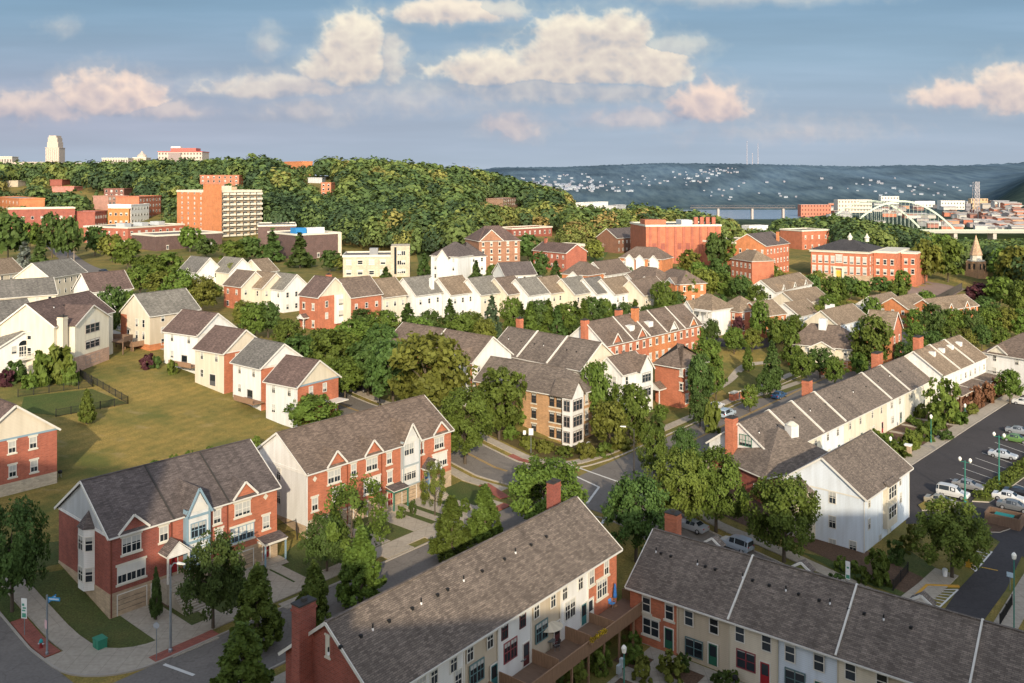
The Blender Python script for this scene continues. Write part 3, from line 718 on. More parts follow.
def drape(name, poly, m, dz=.03, thick=0.0, maxlen=2.5, kind=True):
    """poly: world points; a sheet lying dz above the ground, with side walls down to it when thick"""
    area = sum(poly[i][0] * poly[(i + 1) % len(poly)][1] - poly[(i + 1) % len(poly)][0] * poly[i][1] for i in range(len(poly)))
    if area < 0: poly = poly[::-1]
    bm = tri_sheet(poly, maxlen)
    vs_ = list(bm.verts); zz = terr(np.array([v.co.x for v in vs_]), np.array([v.co.y for v in vs_])) + dz
    for v, z_ in zip(vs_, zz): v.co.z = float(z_)
    b = MB(); idx = {v: i for i, v in enumerate(bm.verts)}
    b.v = [tuple(v.co) for v in bm.verts]
    for f in bm.faces: b.f.append(tuple(idx[v] for v in f.verts)); b.m.append(0)
    if thick:
        for e in bm.edges:
            if len(e.link_faces) == 1:
                a, c = e.verts; l = e.link_loops[0]; a, c = l.vert, l.link_loop_next.vert
                b.poly([a.co, Vector(a.co) - Vector((0, 0, thick)), Vector(c.co) - Vector((0, 0, thick)), c.co], 1 if len(m if isinstance(m, list) else [m]) > 1 else 0)
    bm.free()
    o = b.build(name, m)
    return struct(o) if kind else o
def offset_line(pts, d):
    out_ = []
    for i, p in enumerate(pts):
        a = Vector(pts[max(i - 1, 0)]); c = Vector(pts[min(i + 1, len(pts) - 1)]); t = (c - a).normalized()
        out_.append((p[0] + t.y * d, p[1] - t.x * d))
    return out_
def ribbon(name, pts, l, r, m, dz=.03, thick=0, maxlen=2.5, kind=True):
    """band between offsets l and r (right positive) of a polyline"""
    return drape(name, offset_line(pts, l) + offset_line(pts, r)[::-1], m, dz, thick, maxlen, kind)
def smooth_line(pts, n=6):
    P = [Vector((p[0], p[1])) for p in pts]; P = [2 * P[0] - P[1]] + P + [2 * P[-1] - P[-2]]; o_ = []
    for i in range(1, len(P) - 2):
        for k in range(n):
            t = k / n; a, b, c, d = P[i - 1:i + 3]
            o_.append(tuple(.5 * ((2 * b) + (c - a) * t + (2 * a - 5 * b + 4 * c - d) * t * t + (3 * b - a - 3 * c + d) * t ** 3)))
    return o_ + [tuple(P[-2])]
def ST(s, t): return (ORG[0] + DA[0] * t + DA[1] * s, ORG[1] + DA[1] * t - DA[0] * s)
# ------------------------------------------------------------------ near buildings
def gp_s(h, s): return h
# 1  brick row at the lower left
h = House('brick_row_house', 'red brick row with grey gable end and white corner bay, lower left street corner', 'row house', (110, 536), (277, 486), 8.66, 12.8, 4.3, zb=0, roof=SH_DARK)
hA = h
h.walls(0, 6.9, DKRED, left=DKRED, gable=GREY, label='red brick end unit with grey gable'); h.walls(6.9, 13.6, RED, z0=-3); h.walls(13.6, h.L, RED2)
h.base(BUFF, 2.55); h.roof(trim=True, m=SH_DARK); h.parapet(6.9, .16, .12, DKTRIM); h.parapet(13.7, .16, .12, DKTRIM)
h.cross_gable(h.pix('F', 133, 520)[0], 3.1, 1.5, DKRED); h.cross_gable(h.pix('F', 244.4, 490)[0], 3.0, 1.6, RED2)
h.wpx('F', 131.4, 538.7, 2.1, 1.75, 2, None, 'dgs', blind=.4); h.wpx('F', 163.7, 532.3, 1.05, 1.7, 1, None, 'dgs', blind=.5); h.wpx('F', 131.4, 571.4, 3.1, 1.85, 3, None, 'dgs', blind=.5)
h.wpx('F', 217, 511, 1.0, 1.6, 1, None, 'dgs', blind=.7); h.wpx('F', 242.4, 503.6, 2.1, 1.6, 2, None, 'dgs', blind=.8); h.wpx('F', 242.4, 532.8, 3.1, 1.75, 3, TRIMB, 'dgs', blind=.6); h.wpx('F', 266, 522, 1.0, 1.6, 1, None, 'dgs', blind=.8); h.wpx('F', 219, 536, 1.0, 1.6, 1, None, 'dgs')
u = h.pix('F', 265.5, 496.5); MB().poly([(u[0] - .35, -.04, u[1]), (u[0], -.04, u[1] - .4), (u[0] + .35, -.04, u[1]), (u[0], -.04, u[1] + .4)]).build('wall_plaque', STONE, h.root)
h.door('F', h.pix('F', 132, 604)[0], 3.1, 2.15, GARAGE, 'garage'); h.door('F', h.pix('F', 242, 561)[0], 2.9, 2.1, GARAGE, 'garage'); h.door('F', h.pix('F', 150, 597)[0] + .6, .9, 2.1, DOORBLU, 'glazed')
h.door('F', h.pix('F', 173, 585)[0], .95, 2.1, DOORRED, 'panel', 2.3); h.door('F', h.pix('F', 266, 556)[0], .95, 2.1, DOORRED, 'panel', .25)
u = h.pix('F', 168, 575)[0]; h.porch(u + .3, 2.6, 1.7, 5.3, SH_DARK, TRIM, True, 1.3, WHITE, fl=2.25)
u = h.pix('F', 268, 548)[0]; h.porch(u, 3.0, 1.6, 2.9, SH_DARK, TRIMB, False, fl=.2)
# blue framed bay
u0, u1 = h.pix('F', 184, 520)[0], h.pix('F', 206, 515)[0]; uc = (u0 + u1) / 2
h.box_part('bay', u0, u1, -.7, 0, 2.7, h.H + .5, GRAYW, 'pale grey siding bay in blue trim')
b = MB()
for x in (u0, u1): b.box(x - .12, x + .12, -.78, -.02, 2.7, h.H + .5)
for z in (2.75, 5.5, 8.3): b.box(u0 + .121, u1 - .121, -.77, -.66, z - .14, z + .14)
b.build('bay_trim', TRIMB, h.root)
h.cross_gable(uc, u1 - u0 + .1, 2.6, GRAYW, tm=TRIMB, ov=.95)
MB().poly([(uc - (u1 - u0) / 2, -.72, h.H), (uc + (u1 - u0) / 2, -.72, h.H), (uc, -.72, h.H + 2.5)]).build('gable', GRAYW, h.root)
def fan(hh, uc, z, r, off):
    b = MB(); n = 10
    pts = [(uc + r * math.cos(math.pi * k / n), -off - .03, z + r * math.sin(math.pi * k / n)) for k in range(n + 1)]
    b.poly(pts[::-1] if False else pts, 0)
    return b.build('fanlight', BLIND2, hh.root)
fan(h, uc, h.H + .15, .95, .72)
h.win('F', uc, 6.75, 1.9, 1.7, 2, TRIMB, 'dg', off=.7, blind=.3); h.win('F', uc, 4.0, 2.2, 1.6, 3, TRIMB, 'dg', off=.7, blind=.3)
# white corner oriel on the left end
y0, y1 = 3.6, 6.2
b = MB(); P = [(0, y1), (-.9, y1 - .6), (-.9, y0 + .6), (0, y0)]
zb_, zt_ = 1.9, 8.5
for i in range(3): (ax, ay), (bx_, by_) = P[i], P[i + 1]; b.poly([(ax, ay, zb_), (bx_, by_, zb_), (bx_, by_, zt_), (ax, ay, zt_)])
b.poly([(x, y, zb_) for x, y in P[::-1]]); b.build('bay_window', WHITE, h.root, label='white three sided oriel on the gable end')
b = MB(); apex = (-.05, (y0 + y1) / 2, zt_ + 1.7); E = [(.0, y1 + .15), (-1.05, y1 - .55), (-1.05, y0 + .55), (.0, y0 - .15)]
for i in range(3): b.poly([(*E[i], zt_), (*E[i + 1], zt_), apex])
b.poly([(x, y, zt_) for x, y in E[::-1]]); b.build('bay_roof', SH_DARK, h.root)
for z in (3.6, 6.9): h.win('L', (y0 + y1) / 2, z, 1.2, 1.6, 1, None, 'dg', off=.9, blind=.3)
for z in (3.6, 6.9):
    for sy in (-1, 1):
        a, b2 = window_mesh(.85, 1.6, 1, TRIM, 'd', .3)
        o = add(a, 'window', h.root, (-.47, (y0 + y1) / 2 + sy * 1.0, z), -math.pi / 2 + (.98 if sy < 0 else -.98)); add(b2, 'pane', o)
b = MB(); 
for z in (8.35,): b.box(-.06, .02, 0, 3.5, z, z + .3); b.box(-.06, .02, 6.3, h.D, z, z + .3)
b.build('trim', WHITE, h.root)
h.downspouts([.1, 6.75, 13.6], mat('plain', (.16, .05, .03), .6)); h.vents([1.5, 7, 9, 14, 18], 8.5)
# 2  brick row beyond it
h = House('brick_row_house', 'orange red brick row with grey centre bay and white gable end, mid main street', 'row house', (307, 473), (451, 429), 8.5, 12.2, 4.0, zb=0, roof=SH_BROWN)
hB = h
h.walls(0, h.L, RED2, left=GRAYW, gable=WHITE, right=RED2, gableR=RED2); h.base(BUFF, 2.4, faces='F'); h.base(BUFF, 1.7, faces='L'); h.roof()
for px_, w_, h_ in ((336, 3, 1.7), (372.7, 3, 1.7), (440, 3, 1.5)): h.cross_gable(h.pix('F', px_, 455)[0], w_, h_, RED2)
for q in ((334, 472.5, 2.1, 1.7, 2), (353.5, 467, .95, 1.7, 1), (371.7, 461, 2.0, 1.7, 2), (389, 454, .95, 1.6, 1), (389.7, 477, .95, 1.7, 1), (421.5, 446.7, .9, 1.7, 1), (439, 438.7, 2.0, 1.7, 2), (439.7, 460, 3.0, 1.9, 3), (314.7, 504, 1.0, 1.7, 1), (338, 494, 2.0, 1.7, 2), (372, 485, 3.0, 1.9, 3)):
    h.wpx('F', q[0], q[1], q[2], q[3], q[4], None, 'dgs', blind=.6)
u = h.pix('F', 314.7, 479); MB().poly([(u[0] - .35, -.04, u[1]), (u[0], -.04, u[1] - .4), (u[0] + .35, -.04, u[1]), (u[0], -.04, u[1] + .4)]).build('wall_plaque', STONE, h.root)
u0, u1 = h.pix('F', 401, 460)[0], h.pix('F', 417, 455)[0]; uc = (u0 + u1) / 2
h.box_part('bay', u0, u1, -.5, 0, 2.5, h.H + .4, GRAYW, 'pale grey siding bay')
b = MB()
for x in (u0, u1): b.box(x - .1, x + .1, -.57, -.02, 2.5, h.H + .4)
b.box(u0 + .11, u1 - .11, -.56, -.45, 5.25, 5.5); b.box(u0 + .11, u1 - .11, -.56, -.45, 2.5, 2.7); b.build('bay_trim', mat('plain', (.34, .38, .38), .6), h.root)
h.cross_gable(uc, u1 - u0 + .1, 2.6, GRAYW, ov=.75); MB().poly([(u0, -.52, h.H), (u1, -.52, h.H), (uc, -.52, h.H + 2.5)]).build('gable', GRAYW, h.root); fan(h, uc, h.H + .1, .9, .52)
h.wpx('F', 409, 449, 1.9, 1.7, 2, None, 'dg', off=.5, blind=.5); h.wpx('F', 409, 473.7, 2.7, 1.8, 3, None, 'dg', off=.5, blind=.4)
h.door('F', h.pix('F', 390, 504)[0], .95, 2.1, DOORRED, 'panel', .3); u = h.pix('F', 391, 497)[0]; h.porch(u + .4, 2.8, 1.6, 3.0, SH_DARK, GREEN, False, wall=GREEN, fl=.25)
h.door('F', h.pix('F', 427, 485)[0], .95, 2.1, DOORBLU, 'panel', 1.2); u = h.pix('F', 428, 475)[0]; h.porch(u, 2.6, 1.5, 4.2, SH_DARK, TRIMB, True, 1.3, WHITE, fl=1.2)
for p in (345, 375, 409): h.door('F', h.pix('F', p, 505)[0], 2.7, 2.1, GARAGE, 'garage')
h.door('F', h.pix('F', 318, 520)[0], 2.7, 2.1, GARAGE, 'garage')
for (px_, py_) in ((279, 474), (279, 497.5), (266, 500)): h.wpx('L', px_, py_, .95, 1.7, 1, None, 'dg', blind=.4)
MB().box(-.06, .02, -.3, h.D + .3, h.H - .3, h.H).build('trim', WHITE, h.root)
h.corner([.0], WHITE); h.downspouts([6.5, 12.5, 20.1], mat('plain', (.2, .06, .03), .6)); h.vents([3, 5, 10, 13, 17, 21, 24], 8.6)
# 3  long row in the lower middle, with decks over the courtyard
h = House('long_row_house', 'long grey shingled row with red brick ends and wooden decks at the bottom centre', 'row house', (376, 696), (617, 547), 8.6, 11, 4.1, zb=-2.6, roof=SH_ROW)
hC = h
cuts = [0] + [h.pix('F', p, q)[0] for p, q in ((404, 690), (464, 640), (498, 620), (531, 601), (560.6, 583), (588, 566))] + [h.L]
cm = [RED, WHITE, WHITE, TAN, WHITE, TAN, WHITE, RED2]
cuts = [0, 1.2] + cuts[1:]
cuts = sorted(cuts)
for i in range(len(cuts) - 1): h.walls(cuts[i], cuts[i + 1], cm[i] if i < len(cm) else RED2, left=DKRED if i == 0 else None, gable=DKRED if i == 0 else None, right=RED2 if i == len(cuts) - 2 else None, dy=(.0, 0, .02, .1, 0, .1, .02, .05)[i % 8])
h.roof(ov=.45, og=.35)
h.corner(cuts[1:-1])
for p, q in ((453.5, 654), (470, 644.6), (490, 633), (504.5, 621.8), (522.5, 611), (536.5, 603), (553, 592.6), (564.7, 583.7), (580.4, 574.3)): h.wpx('F', p, q, .95, 1.65, 1, TRIM if p not in (504.5, 522.5) else mat('plain', (.1, .03, .03), .5), 'dg', blind=.3)
for p, q in ((591.6, 568), (606.3, 559.6)): h.wpx('F', p, q, .95, 1.65, 1, None, 'dgs', blind=.5)
h.wpx('F', 434, 665, .95, 1.65, 1, None, 'dg', blind=.3); h.wpx('F', 422, 672, .95, 1.65, 1, None, 'dg')
for p, q, w_, n_, fm in ((458, 680, 1.0, 1, TRIM), (476.8, 672, 2.0, 2, mat('plain', (.12, .2, .2), .5)), (510.3, 650, 2.0, 2, mat('plain', (.25, .06, .06), .5)), (541.6, 631, 2.0, 2, mat('plain', (.12, .2, .2), .5)), (570, 609, 1.9, 2, TRIM), (601.8, 588, 2.0, 2, TRIM)): h.wpx('F', p, q, w_, 1.9, n_, fm, 'dg' if p != 601.8 else 'dgs', blind=.25)
DECKZ = 2.75
for p, dm in ((494, TEAL), (526, mat('plain', (.1, .03, .03), .5)), (556.8, mat('plain', (.1, .03, .03), .5)), (583.7, TEAL), (590.5, DOORWHT)): h.door('F', h.pix('F', p, 640 - (p - 494) * .64)[0], .95, 2.1, dm, 'glazed', DECKZ + .05)
dk0 = h.pix('F', 488, 650)[0]; dkd = 3.3
h.box_part('deck_floor', dk0, h.L + 1.0, -dkd, -.12, DECKZ - .2, DECKZ, DECK)
n = 9
for i in range(n):
    x = dk0 + (h.L + .9 - dk0) * i / (n - 1); MB().box(x - .09, x + .09, -dkd + .03, -dkd + .21, -1, DECKZ - .21).build('deck_post', DECKR, h.root)
for nm, seg in (('railing', [(dk0, -dkd), (h.L + 1.0, -dkd)]), ('railing', [(h.L + 1.0, -dkd + .1), (h.L + 1.0, -.1)]), ('railing', [(dk0, -dkd + .1), (dk0, -.1)])):
    b = MB(); (xa, ya), (xb, yb) = seg; Ls = math.hypot(xb - xa, yb - ya); k = int(Ls / .16)
    for i in range(k + 1):
        t = i / k; x, y = xa + (xb - xa) * t, ya + (yb - ya) * t; b.box(x - .062, x + .062, y - .03, y + .03, DECKZ - .35, DECKZ + .95)
    b.bar((xa, ya, DECKZ + 1.0), (xb, yb, DECKZ + 1.0), .14, .06); b.build('railing', DECKR, h.root)
for p, q in ((498, 655), (531, 640), (564, 622), (588, 606)):
    x = h.pix('F', p, q - 20)[0]
    b = MB(); b.box(x - .05, x + .05, -dkd + .1, -.15, DECKZ + .02, DECKZ + 1.3 if p != 588 else DECKZ + 1.0); b.build('deck_divider', DECKR, h.root)
b = MB()
for i in range(7): b.box(h.L + 1.0 - .001, h.L + 1.06, -dkd + .1 + i * .5, -dkd + .1 + i * .5 + .46, -1, DECKZ - .36)
b.build('deck_skirt', DECKR, h.root)
u = h.pix('L', 302, 640); h.chimney(-.5, 8.0, 1.7, 1.0, -1, h.H + 5.1, DKRED)
h.put('L', 5.6, h.H + 2.1, MB().box(-.25, .25, -.06, .02, -.9, .8).box(-.36, .36, -.09, .02, .8, .95).box(-.36, .36, -.09, .02, -1.05, -.9).mesh('attic_vent', STONE), 'attic_vent')
h.chimney(h.L - .7, h.D - 3.1, 1.5, .9, h.H, h.H + 5.6, DKRED)
h.vents([h.pix('F', p, 600)[0] for p in (360, 372, 392, 404, 420, 443, 452, 468, 478, 494, 512, 534, 545, 560, 575)], 3.6)
# 4  grey shingled row at the lower right
h = House('long_row_house', 'long grey roofed row with red brick end unit and pale siding, lower right', 'row house', (630, 584), (768, 629.5), 5.5, 11, 4.1, zb=-2.9, roof=SH_ROW, L=40)
hD = h
cuts = [0] + [h.pix('F', p, q)[0] for p, q in ((677.5, 600), (729.5, 619), (777.5, 636), (838, 656), (888, 672), (955, 700))] + [h.L]
cm = [RED2, TAN, BEIGE, BLUEW, BEIGE, TAN, WHITE]
for i in range(len(cuts) - 1): h.walls(cuts[i], cuts[i + 1], cm[i], left=RED2 if i == 0 else None, dy=(.0, .12, .0, .1, 0, .1, 0)[i])
rc = [0] + [h.pix('F', p, q)[0] for p, q in ((729.5, 619), (837, 657), (968, 700))] + [h.L]
h.roof(ov=.45)
for r_ in rc[1:-1]: h.parapet(r_, .17, .2)
h.corner(cuts[1:-1], mat('plain', (.5, .44, .33), .6))
for p, q in ((646.5, 597.5), (669.5, 604), (689, 617.5), (714, 625.5), (740, 629), (766.5, 637), (790, 653), (819, 662), (850.5, 668), (882, 677)): h.wpx('F', p, q, 1.05, 1.75, 1, None, 'ds' if p < 675 else 'd', blind=.15)
TE = mat('plain', (.10, .16, .16), .5); MR = mat('plain', (.22, .04, .05), .5)
for p, q, fm in ((651, 627, TRIM), (694, 648, TE), (746, 660.5, MR), (795, 680, TE)): h.wpx('F', p, q, 2.0, 1.85, 2, fm, 'ds' if p < 675 else 'd', blind=.1)
for p, q, dm in ((669, 634, DOORGRN), (713, 657, DOORGRN), (765, 669, DOORRED), (820, 690, DOORGRN)):
    h.door('F', h.pix('F', p, q)[0], .95, 2.1, dm, 'glazed', .12)
u0 = h.pix('F', 668, 560)[0]
h.chimney(1.1, 7.4, 1.5, 1.1, h.H + 2, h.H + 5.7, RED2)
yb = h.D * .62
for p, q in ((795, 549), (806, 574), (917, 608)):
    x = h.pix('F', p - 20, q + 70)[0]
for x in (6.4, 16.2, 27.6):
    b = MB(); zt = h.H + h.rise + .42; b.bar((x - 1.0, h.D / 2 + .8, zt - .7), (x, h.D / 2 + .8, zt), .1, .22); b.bar((x + 1.0, h.D / 2 + .8, zt - .7), (x, h.D / 2 + .8, zt), .1, .22); b.build('trim', TRIM, h.root)
    b = MB()
    for sx in (-1, 1): q = [(x + sx * 1.1, h.D / 2 + .85, zt - .72), (x, h.D / 2 + .85, zt + .05), (x, h.D / 2 + 2.0, zt + .05), (x + sx * 1.1, h.D / 2 + 2.0, zt - .72)]; b.slab(q, .1, 0)
    b.build('roof', SH_ROW, h.root)
h.vents([h.pix('F', p, 640)[0] for p in (640, 645, 655, 682, 690, 700, 728, 738, 755, 772, 785, 806, 817, 836, 852, 872, 900)], 3.4)
# 5  white three storey building at right centre
h = House('apartment_house', 'white three storey apartment house with bay windows and shingled gable roof beside the car park', 'apartment house', (864, 497), (909, 466), 8.1, 11.2, 4.0, zb=-4.0, roof=SH_ROW)
hE = h
h.walls(0, h.L, BLUEW, left=BLUEW, gable=mat('siding', (.66, .71, .76))); h.roof(ov=.5)  # walls of a white house; cool shade tone put into the siding
MB().box(-.06, .02, -.1, h.D + .1, h.H - .35, h.H - .15).build('trim', TRIM, h.root); h.corner([.02, h.L - .02])
b = MB(); b.box(-1.1, 0, 6.6, h.D, -3, h.H - 1.0); b.poly([(-1.1, h.D, h.H - 1.0), (-1.1, 6.6, h.H - 1.0), (-1.1, (6.6 + h.D) / 2, h.H + .7)]); b.build('bay', CREAM, h.root, label='cream siding bay on the gable end')
b = MB(); ym = (6.6 + h.D) / 2
b.slab([(-1.4, 6.4, h.H - 1.05), (.0, 6.4, h.H - 1.05), (.0, ym, h.H + .8), (-1.4, ym, h.H + .8)], .12, 0, 1); b.slab([(.0, h.D + .2, h.H - 1.05), (-1.4, h.D + .2, h.H - 1.05), (-1.4, ym, h.H + .8), (.0, ym, h.H + .8)], .12, 0, 1); b.build('roof', [SH_ROW, TRIM], h.root)
for p, q in ((832.5, 497.5), (832.5, 522), (832.5, 545), (853, 547)): h.wpx('L', p, q, 1.05, 1.7, 1, None, 'dg', blind=.4)
for z in (1.4, 4.0, 6.3):
    for y in (7.8, 10.0): h.win('L', y, z, 1.0, 1.6, 1, None, 'dg', off=1.1)
for p, q in ((869, 501), (869, 524), (900, 476), (900.5, 497.5), (880, 540)): h.wpx('F', p, q, .85, 1.5, 1, None, 'dg', blind=.4)
u0, u1 = h.pix('F', 883, 505)[0], h.pix('F', 893, 495)[0]
h.box_part('bay', u0, u1, -.6, 0, 2.0, h.H - .1, CREAM, 'cream siding bay')
MB().slab([(u0 - .2, -.95, h.H - .15), (u1 + .2, -.95, h.H - .15), (u1 + .2, -.2, h.H + .28), (u0 - .2, -.2, h.H + .28)], .12).build('bay_roof', SH_ROW, h.root)
for z in (4.0, 6.7): h.win('F', (u0 + u1) / 2, z, min(3.0, (u1 - u0) * .85), 1.8, 3, None, 'd', off=.6, blind=.1)
h.door('F', (u0 + u1) / 2 + .4, .95, 2.1, DOORWHT, 'panel', .05)
# ------------------------------------------------------------------ the houses of the middle ground
def gable_house(label, p0, p1, h, depth, rise, front, left=None, gable=None, right=None, gableR=None, roof=SH_BROWN, cat='house', name='house', wins='FL', every=2.7, floors=None, hl=0, hr=0, style='d', **k):
    o = House(name, label, cat, p0, p1, h, depth, rise, roof=roof, **k)
    o.walls(0, o.L, front, left=left, gable=gable, right=right, gableR=gableR, hip=bool(hl or hr) and False)
    o.roof(hl=hl, hr=hr)
    for f in wins: auto_win(o, f, floors, every, style)
    nv = max(1, int(o.L / 5)); o.vents([o.L * (i + .5) / nv for i in range(nv)], o.D * .72)
    return o
G = 'houses round the hillside lawn'
# left edge brick house
h = House('brick_house', 'red brick house with pale gable at the left edge of the photo beside the lawn', 'house', (57, 428), None, 7.6, 11, 4.2, roof=SH_RED, L=15, ang=BANG, corner='BR')
h.walls(0, h.L, RED, gable=BEIGE); h.base(CREAMB, 1.6, faces='FR'); h.roof()
for p, q in ((12, 447), (33, 442.5), (12.5, 471), (34, 466)): h.wpx('R', p, q, 1.0, 1.6, 1, None, 'dgs', blind=.6)
h.downspouts([.2], mat('plain', (.16, .05, .03), .6)); h.vents([4, 8, 12], 2.6)
MB().box(h.L - .02, h.L + .06, -.3, h.D + .3, h.H - .25, h.H).build('trim', TRIMB, h.root)
# tall cream house
h = gable_house('tall cream three storey house with dark brown roof and gabled window wing above the lawn', (54, 326), (113, 311), 9.3, 11, 4.0, PALEY, BEIGE, roof=SH_RED, wins='')
u0, u1 = h.pix('F', 74, 340, -2)[0], h.pix('F', 108, 335, -2)[0]
wing(h, u0, u1, 2.2, 9.0, 3.0, PALEY); uc = (u0 + u1) / 2
for z, b_ in ((7.6, 0), (4.6, .2), (1.6, .2)): h.win('F', uc, z, 4.6, 1.7, 3, mat('plain', (.3, .26, .24), .5), 'd', off=2.2, blind=b_)
fan(h, uc, 8.55, .8, 2.2); h.box_part('foundation', u0 - .03, u1 + .03, -2.24, -2.0, -3, 2.9, mat('brick', (.5, .33, .24)))
for z in (7.4, 4.4): h.win('F', u0 - 1.2, z, .9, 1.6); h.win('L', 5, z, .9, 1.6)
h.chimney(1.6, -.6, 1.5, 1.2, 0, 10.8, CREAM); h.vents([5, 8], 3.5)
b = MB(); b.box(h.L - .5, h.L + 3.0, -2.6, 2.0, 2.9, 3.05)
for x in (h.L - .3, h.L + 2.8):
    b.box(x - .08, x + .08, -2.5, -2.3, -3, 2.9)
b.build('deck_floor', DECK, h.root); b = MB(); b.box(h.L - .5, h.L + 3.0, -2.65, -2.55, 3.06, 4.0); b.box(h.L + 2.9, h.L + 3.0, -2.54, 2.0, 3.06, 4.0); b.build('railing', DECK, h.root)
h = gable_house('white grey roofed house with brick chimney, left of the tall cream house', (-25, 325), (36, 318), 6.8, 10, 3.6, GRAYW, roof=SH_GREY, wins='F'); h.chimney(h.L + .5, 2.5, .9, 1.2, 0, h.H + 1.2, RED)
h = House('house', 'low white house with arched gable window and balcony at the left edge', 'house', (47, 341), None, 5.6, 8.6, 2.3, roof=SH_LG, L=9, ang=BANG, corner='BR')
h.walls(0, h.L, WHITE); h.roof(); h.wpx('R', 14, 350, 1, 1.5); h.win('R', 4.4, 4.3, 1.8, 2.0, 2, None, 'dg'); 
b = MB(); n = 10; pts = [(h.L + .03, 4.4 + .9 * math.cos(math.pi * k / n), 5.4 + .9 * math.sin(math.pi * k / n)) for k in range(n + 1)]; b.poly(pts).build('fanlight', GLASS, h.root)
b = MB(); b.box(h.L, h.L + 1.4, 2.9, 6.2, 2.85, 3.0); b.build('balcony', TRIM, h.root); b = MB(); b.box(h.L + 1.33, h.L + 1.4, 2.9, 6.2, 3.9, 3.98)
for i in range(14): b.box(h.L + 1.34, h.L + 1.39, 2.95 + i * .245, 3.0 + i * .245, 3.0, 3.9)
b.build('railing', TRIM, h.root); h.win('R', 4.4, 1.3, 1.6, 2.0, 2, None, 'd'); h.win('R', 7.3, 3.6, .9, 1.5)
# tan house
h = gable_house('tan sided house with light grey roof and brick base above the lawn', (150, 315.5), (199, 308.5), 7.5, 10.4, 4.1, TAN, BEIGE, roof=SH_LG, wins='F', every=4.5)
for y, z in ((2.2, 5.6), (4.6, 5.6), (2.2, 3.0), (4.6, 3.0), (7.6, 3.0)): h.win('L', y, z, .95, 1.7)
h.base(ORANGE, 1.3); MB().box(-.04, .02, 8.2, h.D, -2, 7).build('brick_panel', RED2, h.root)
b = MB(); b.box(-2.6, -.05, 2.0, 8.5, 1.0, 1.15); b.box(-2.65, -2.55, 2.0, 8.5, 1.16, 2.1); b.box(-2.54, -.05, 1.95, 2.05, 1.16, 2.1)
for y in (2.2, 5, 8.3): b.box(-2.6, -2.4, y - .1, y + .1, -2, 1.0)
b.build('deck_floor', DECKR, h.root)
# four in a row down the slope
for k, (lab, p0, p1, pr, fr, rt, rf, gR) in enumerate((
    ('white house with dark brown roof, highest of the four stepping down beside the lawn', (164, 330), (197.5, 334.5), (235, 324), WHITE, WHITE, SH_RED, WHITE),
    ('beige brown roofed house with brick side, second highest of four beside the lawn', (195, 347.5), (224, 352.5), (258, 338), BEIGE, RED2, SH_RED, BEIGE),
    ('white grey roofed house with brick side, second lowest of four beside the lawn', (233, 361), (261, 367.5), (300, 356), WHITE, RED2, SH_GREY, WHITE),
    ('white fronted house with orange brick side, lowest of the four beside the lawn', (266, 380), (297.5, 386), (340, 375), GRAYW, RED2, SH_RED, CREAM))):
    h = House('house', lab, 'house', p0, p1, 6.6, 9.5, 3.5, roof=rf)
    h.walls(0, h.L, fr, right=rt, gableR=gR); h.roof(ov=.45)
    us = (h.L * .25, h.L * .75)
    grid_win(h, 'F', us, (5.3,), .9, 1.5, 1, 'dg', blind=.4); grid_win(h, 'F', (h.L * .25,), (2.0,), 1.0, 1.5, 1, 'dg'); 
    if k < 3: h.door('F', h.L * .62, 1.7, 2.1, mat('plain', (.1, .1, .1), .3), 'glazed', .05)
    grid_win(h, 'R', (3.0, 6.2), (5.2, 2.2), .95, 1.6, 1, 'dg', blind=.7)
    MB().box(h.L - .02, h.L + .07, -.3, h.D + .3, h.H - .3, h.H - .02).build('trim', TRIMB if k == 3 else TRIM, h.root)
    h.vents([1.5, h.L - 1.5], 6)
    if k == 3: b = MB(); b.box(h.L, h.L + 2.4, 6.5, 9.6, 2.6, 2.8); b.build('porch_roof', TRIM, h.root); MB().box(h.L + 2.1, h.L + 2.25, 6.7, 6.85, -1, 2.6).build('post', TRIM, h.root)
    if k in (0, 2): b = MB(); b.box(h.L * .45, h.L + 1.0, -2.4, -.06, .5, .65); b.box(h.L * .45, h.L + 1.0, -2.46, -2.36, .66, 1.5); b.build('deck_floor', DECKR, h.root)
# further up on the left
gable_house('tan house with long grey roof behind the tall cream house', (50, 277.5), (86, 271.5), 6, 11, 4, BEIGE, CREAM, roof=SH_LG, wins='F')
gable_house('cream house with tan brown roof at the far left above the grey roofed one', (-12, 275.5), (24, 271), 5.6, 10, 4, CREAM, roof=SH_TAN, wins='F')
gable_house('low house with long grey roof at the left edge, behind the white grey roofed house', (-8, 298), (56, 293.5), 5.5, 10, 3.6, BEIGE, roof=SH_GREY, wins='F')
gable_house('white gabled house with brown roof between two trees left of the tan house', (91, 291.5), (132, 287.5), 5.8, 9.5, 4.2, WHITE, roof=SH_RED, wins='F')
h = House('house', 'white house with grey roof and twin gables, upper left of the long house row', 'house', (197, 272), None, 6, 8.5, 4.0, roof=SH_GREY, L=10, ang=BANG, corner='FR'); h.walls(0, h.L, GRAYW, right=WHITE); h.roof(); auto_win(h, 'R', 2, 3); wing(h, -.1 + h.L * .3, h.L * .8, .1, 5, 2, WHITE)
h = House('house', 'pale grey roofed house right of the twin gabled white house', 'house', (229, 272.5), None, 5.8, 9, 4.0, roof=SH_LG, L=9, ang=BANG, corner='FR'); h.walls(0, h.L, BEIGE, right=WHITE); h.roof(); auto_win(h, 'R', 2, 3)
h = House('house', 'orange brick fronted house with tan gable, upper left of the long house row', 'house', (241, 286.5), None, 6.4, 8.5, 3.6, roof=SH_BROWN, L=8, ang=BANG, corner='FR'); h.walls(0, h.L, RED2, right=BEIGE); h.roof(); auto_win(h, 'R', 2, 2.8); auto_win(h, 'F', 2, 2.8)
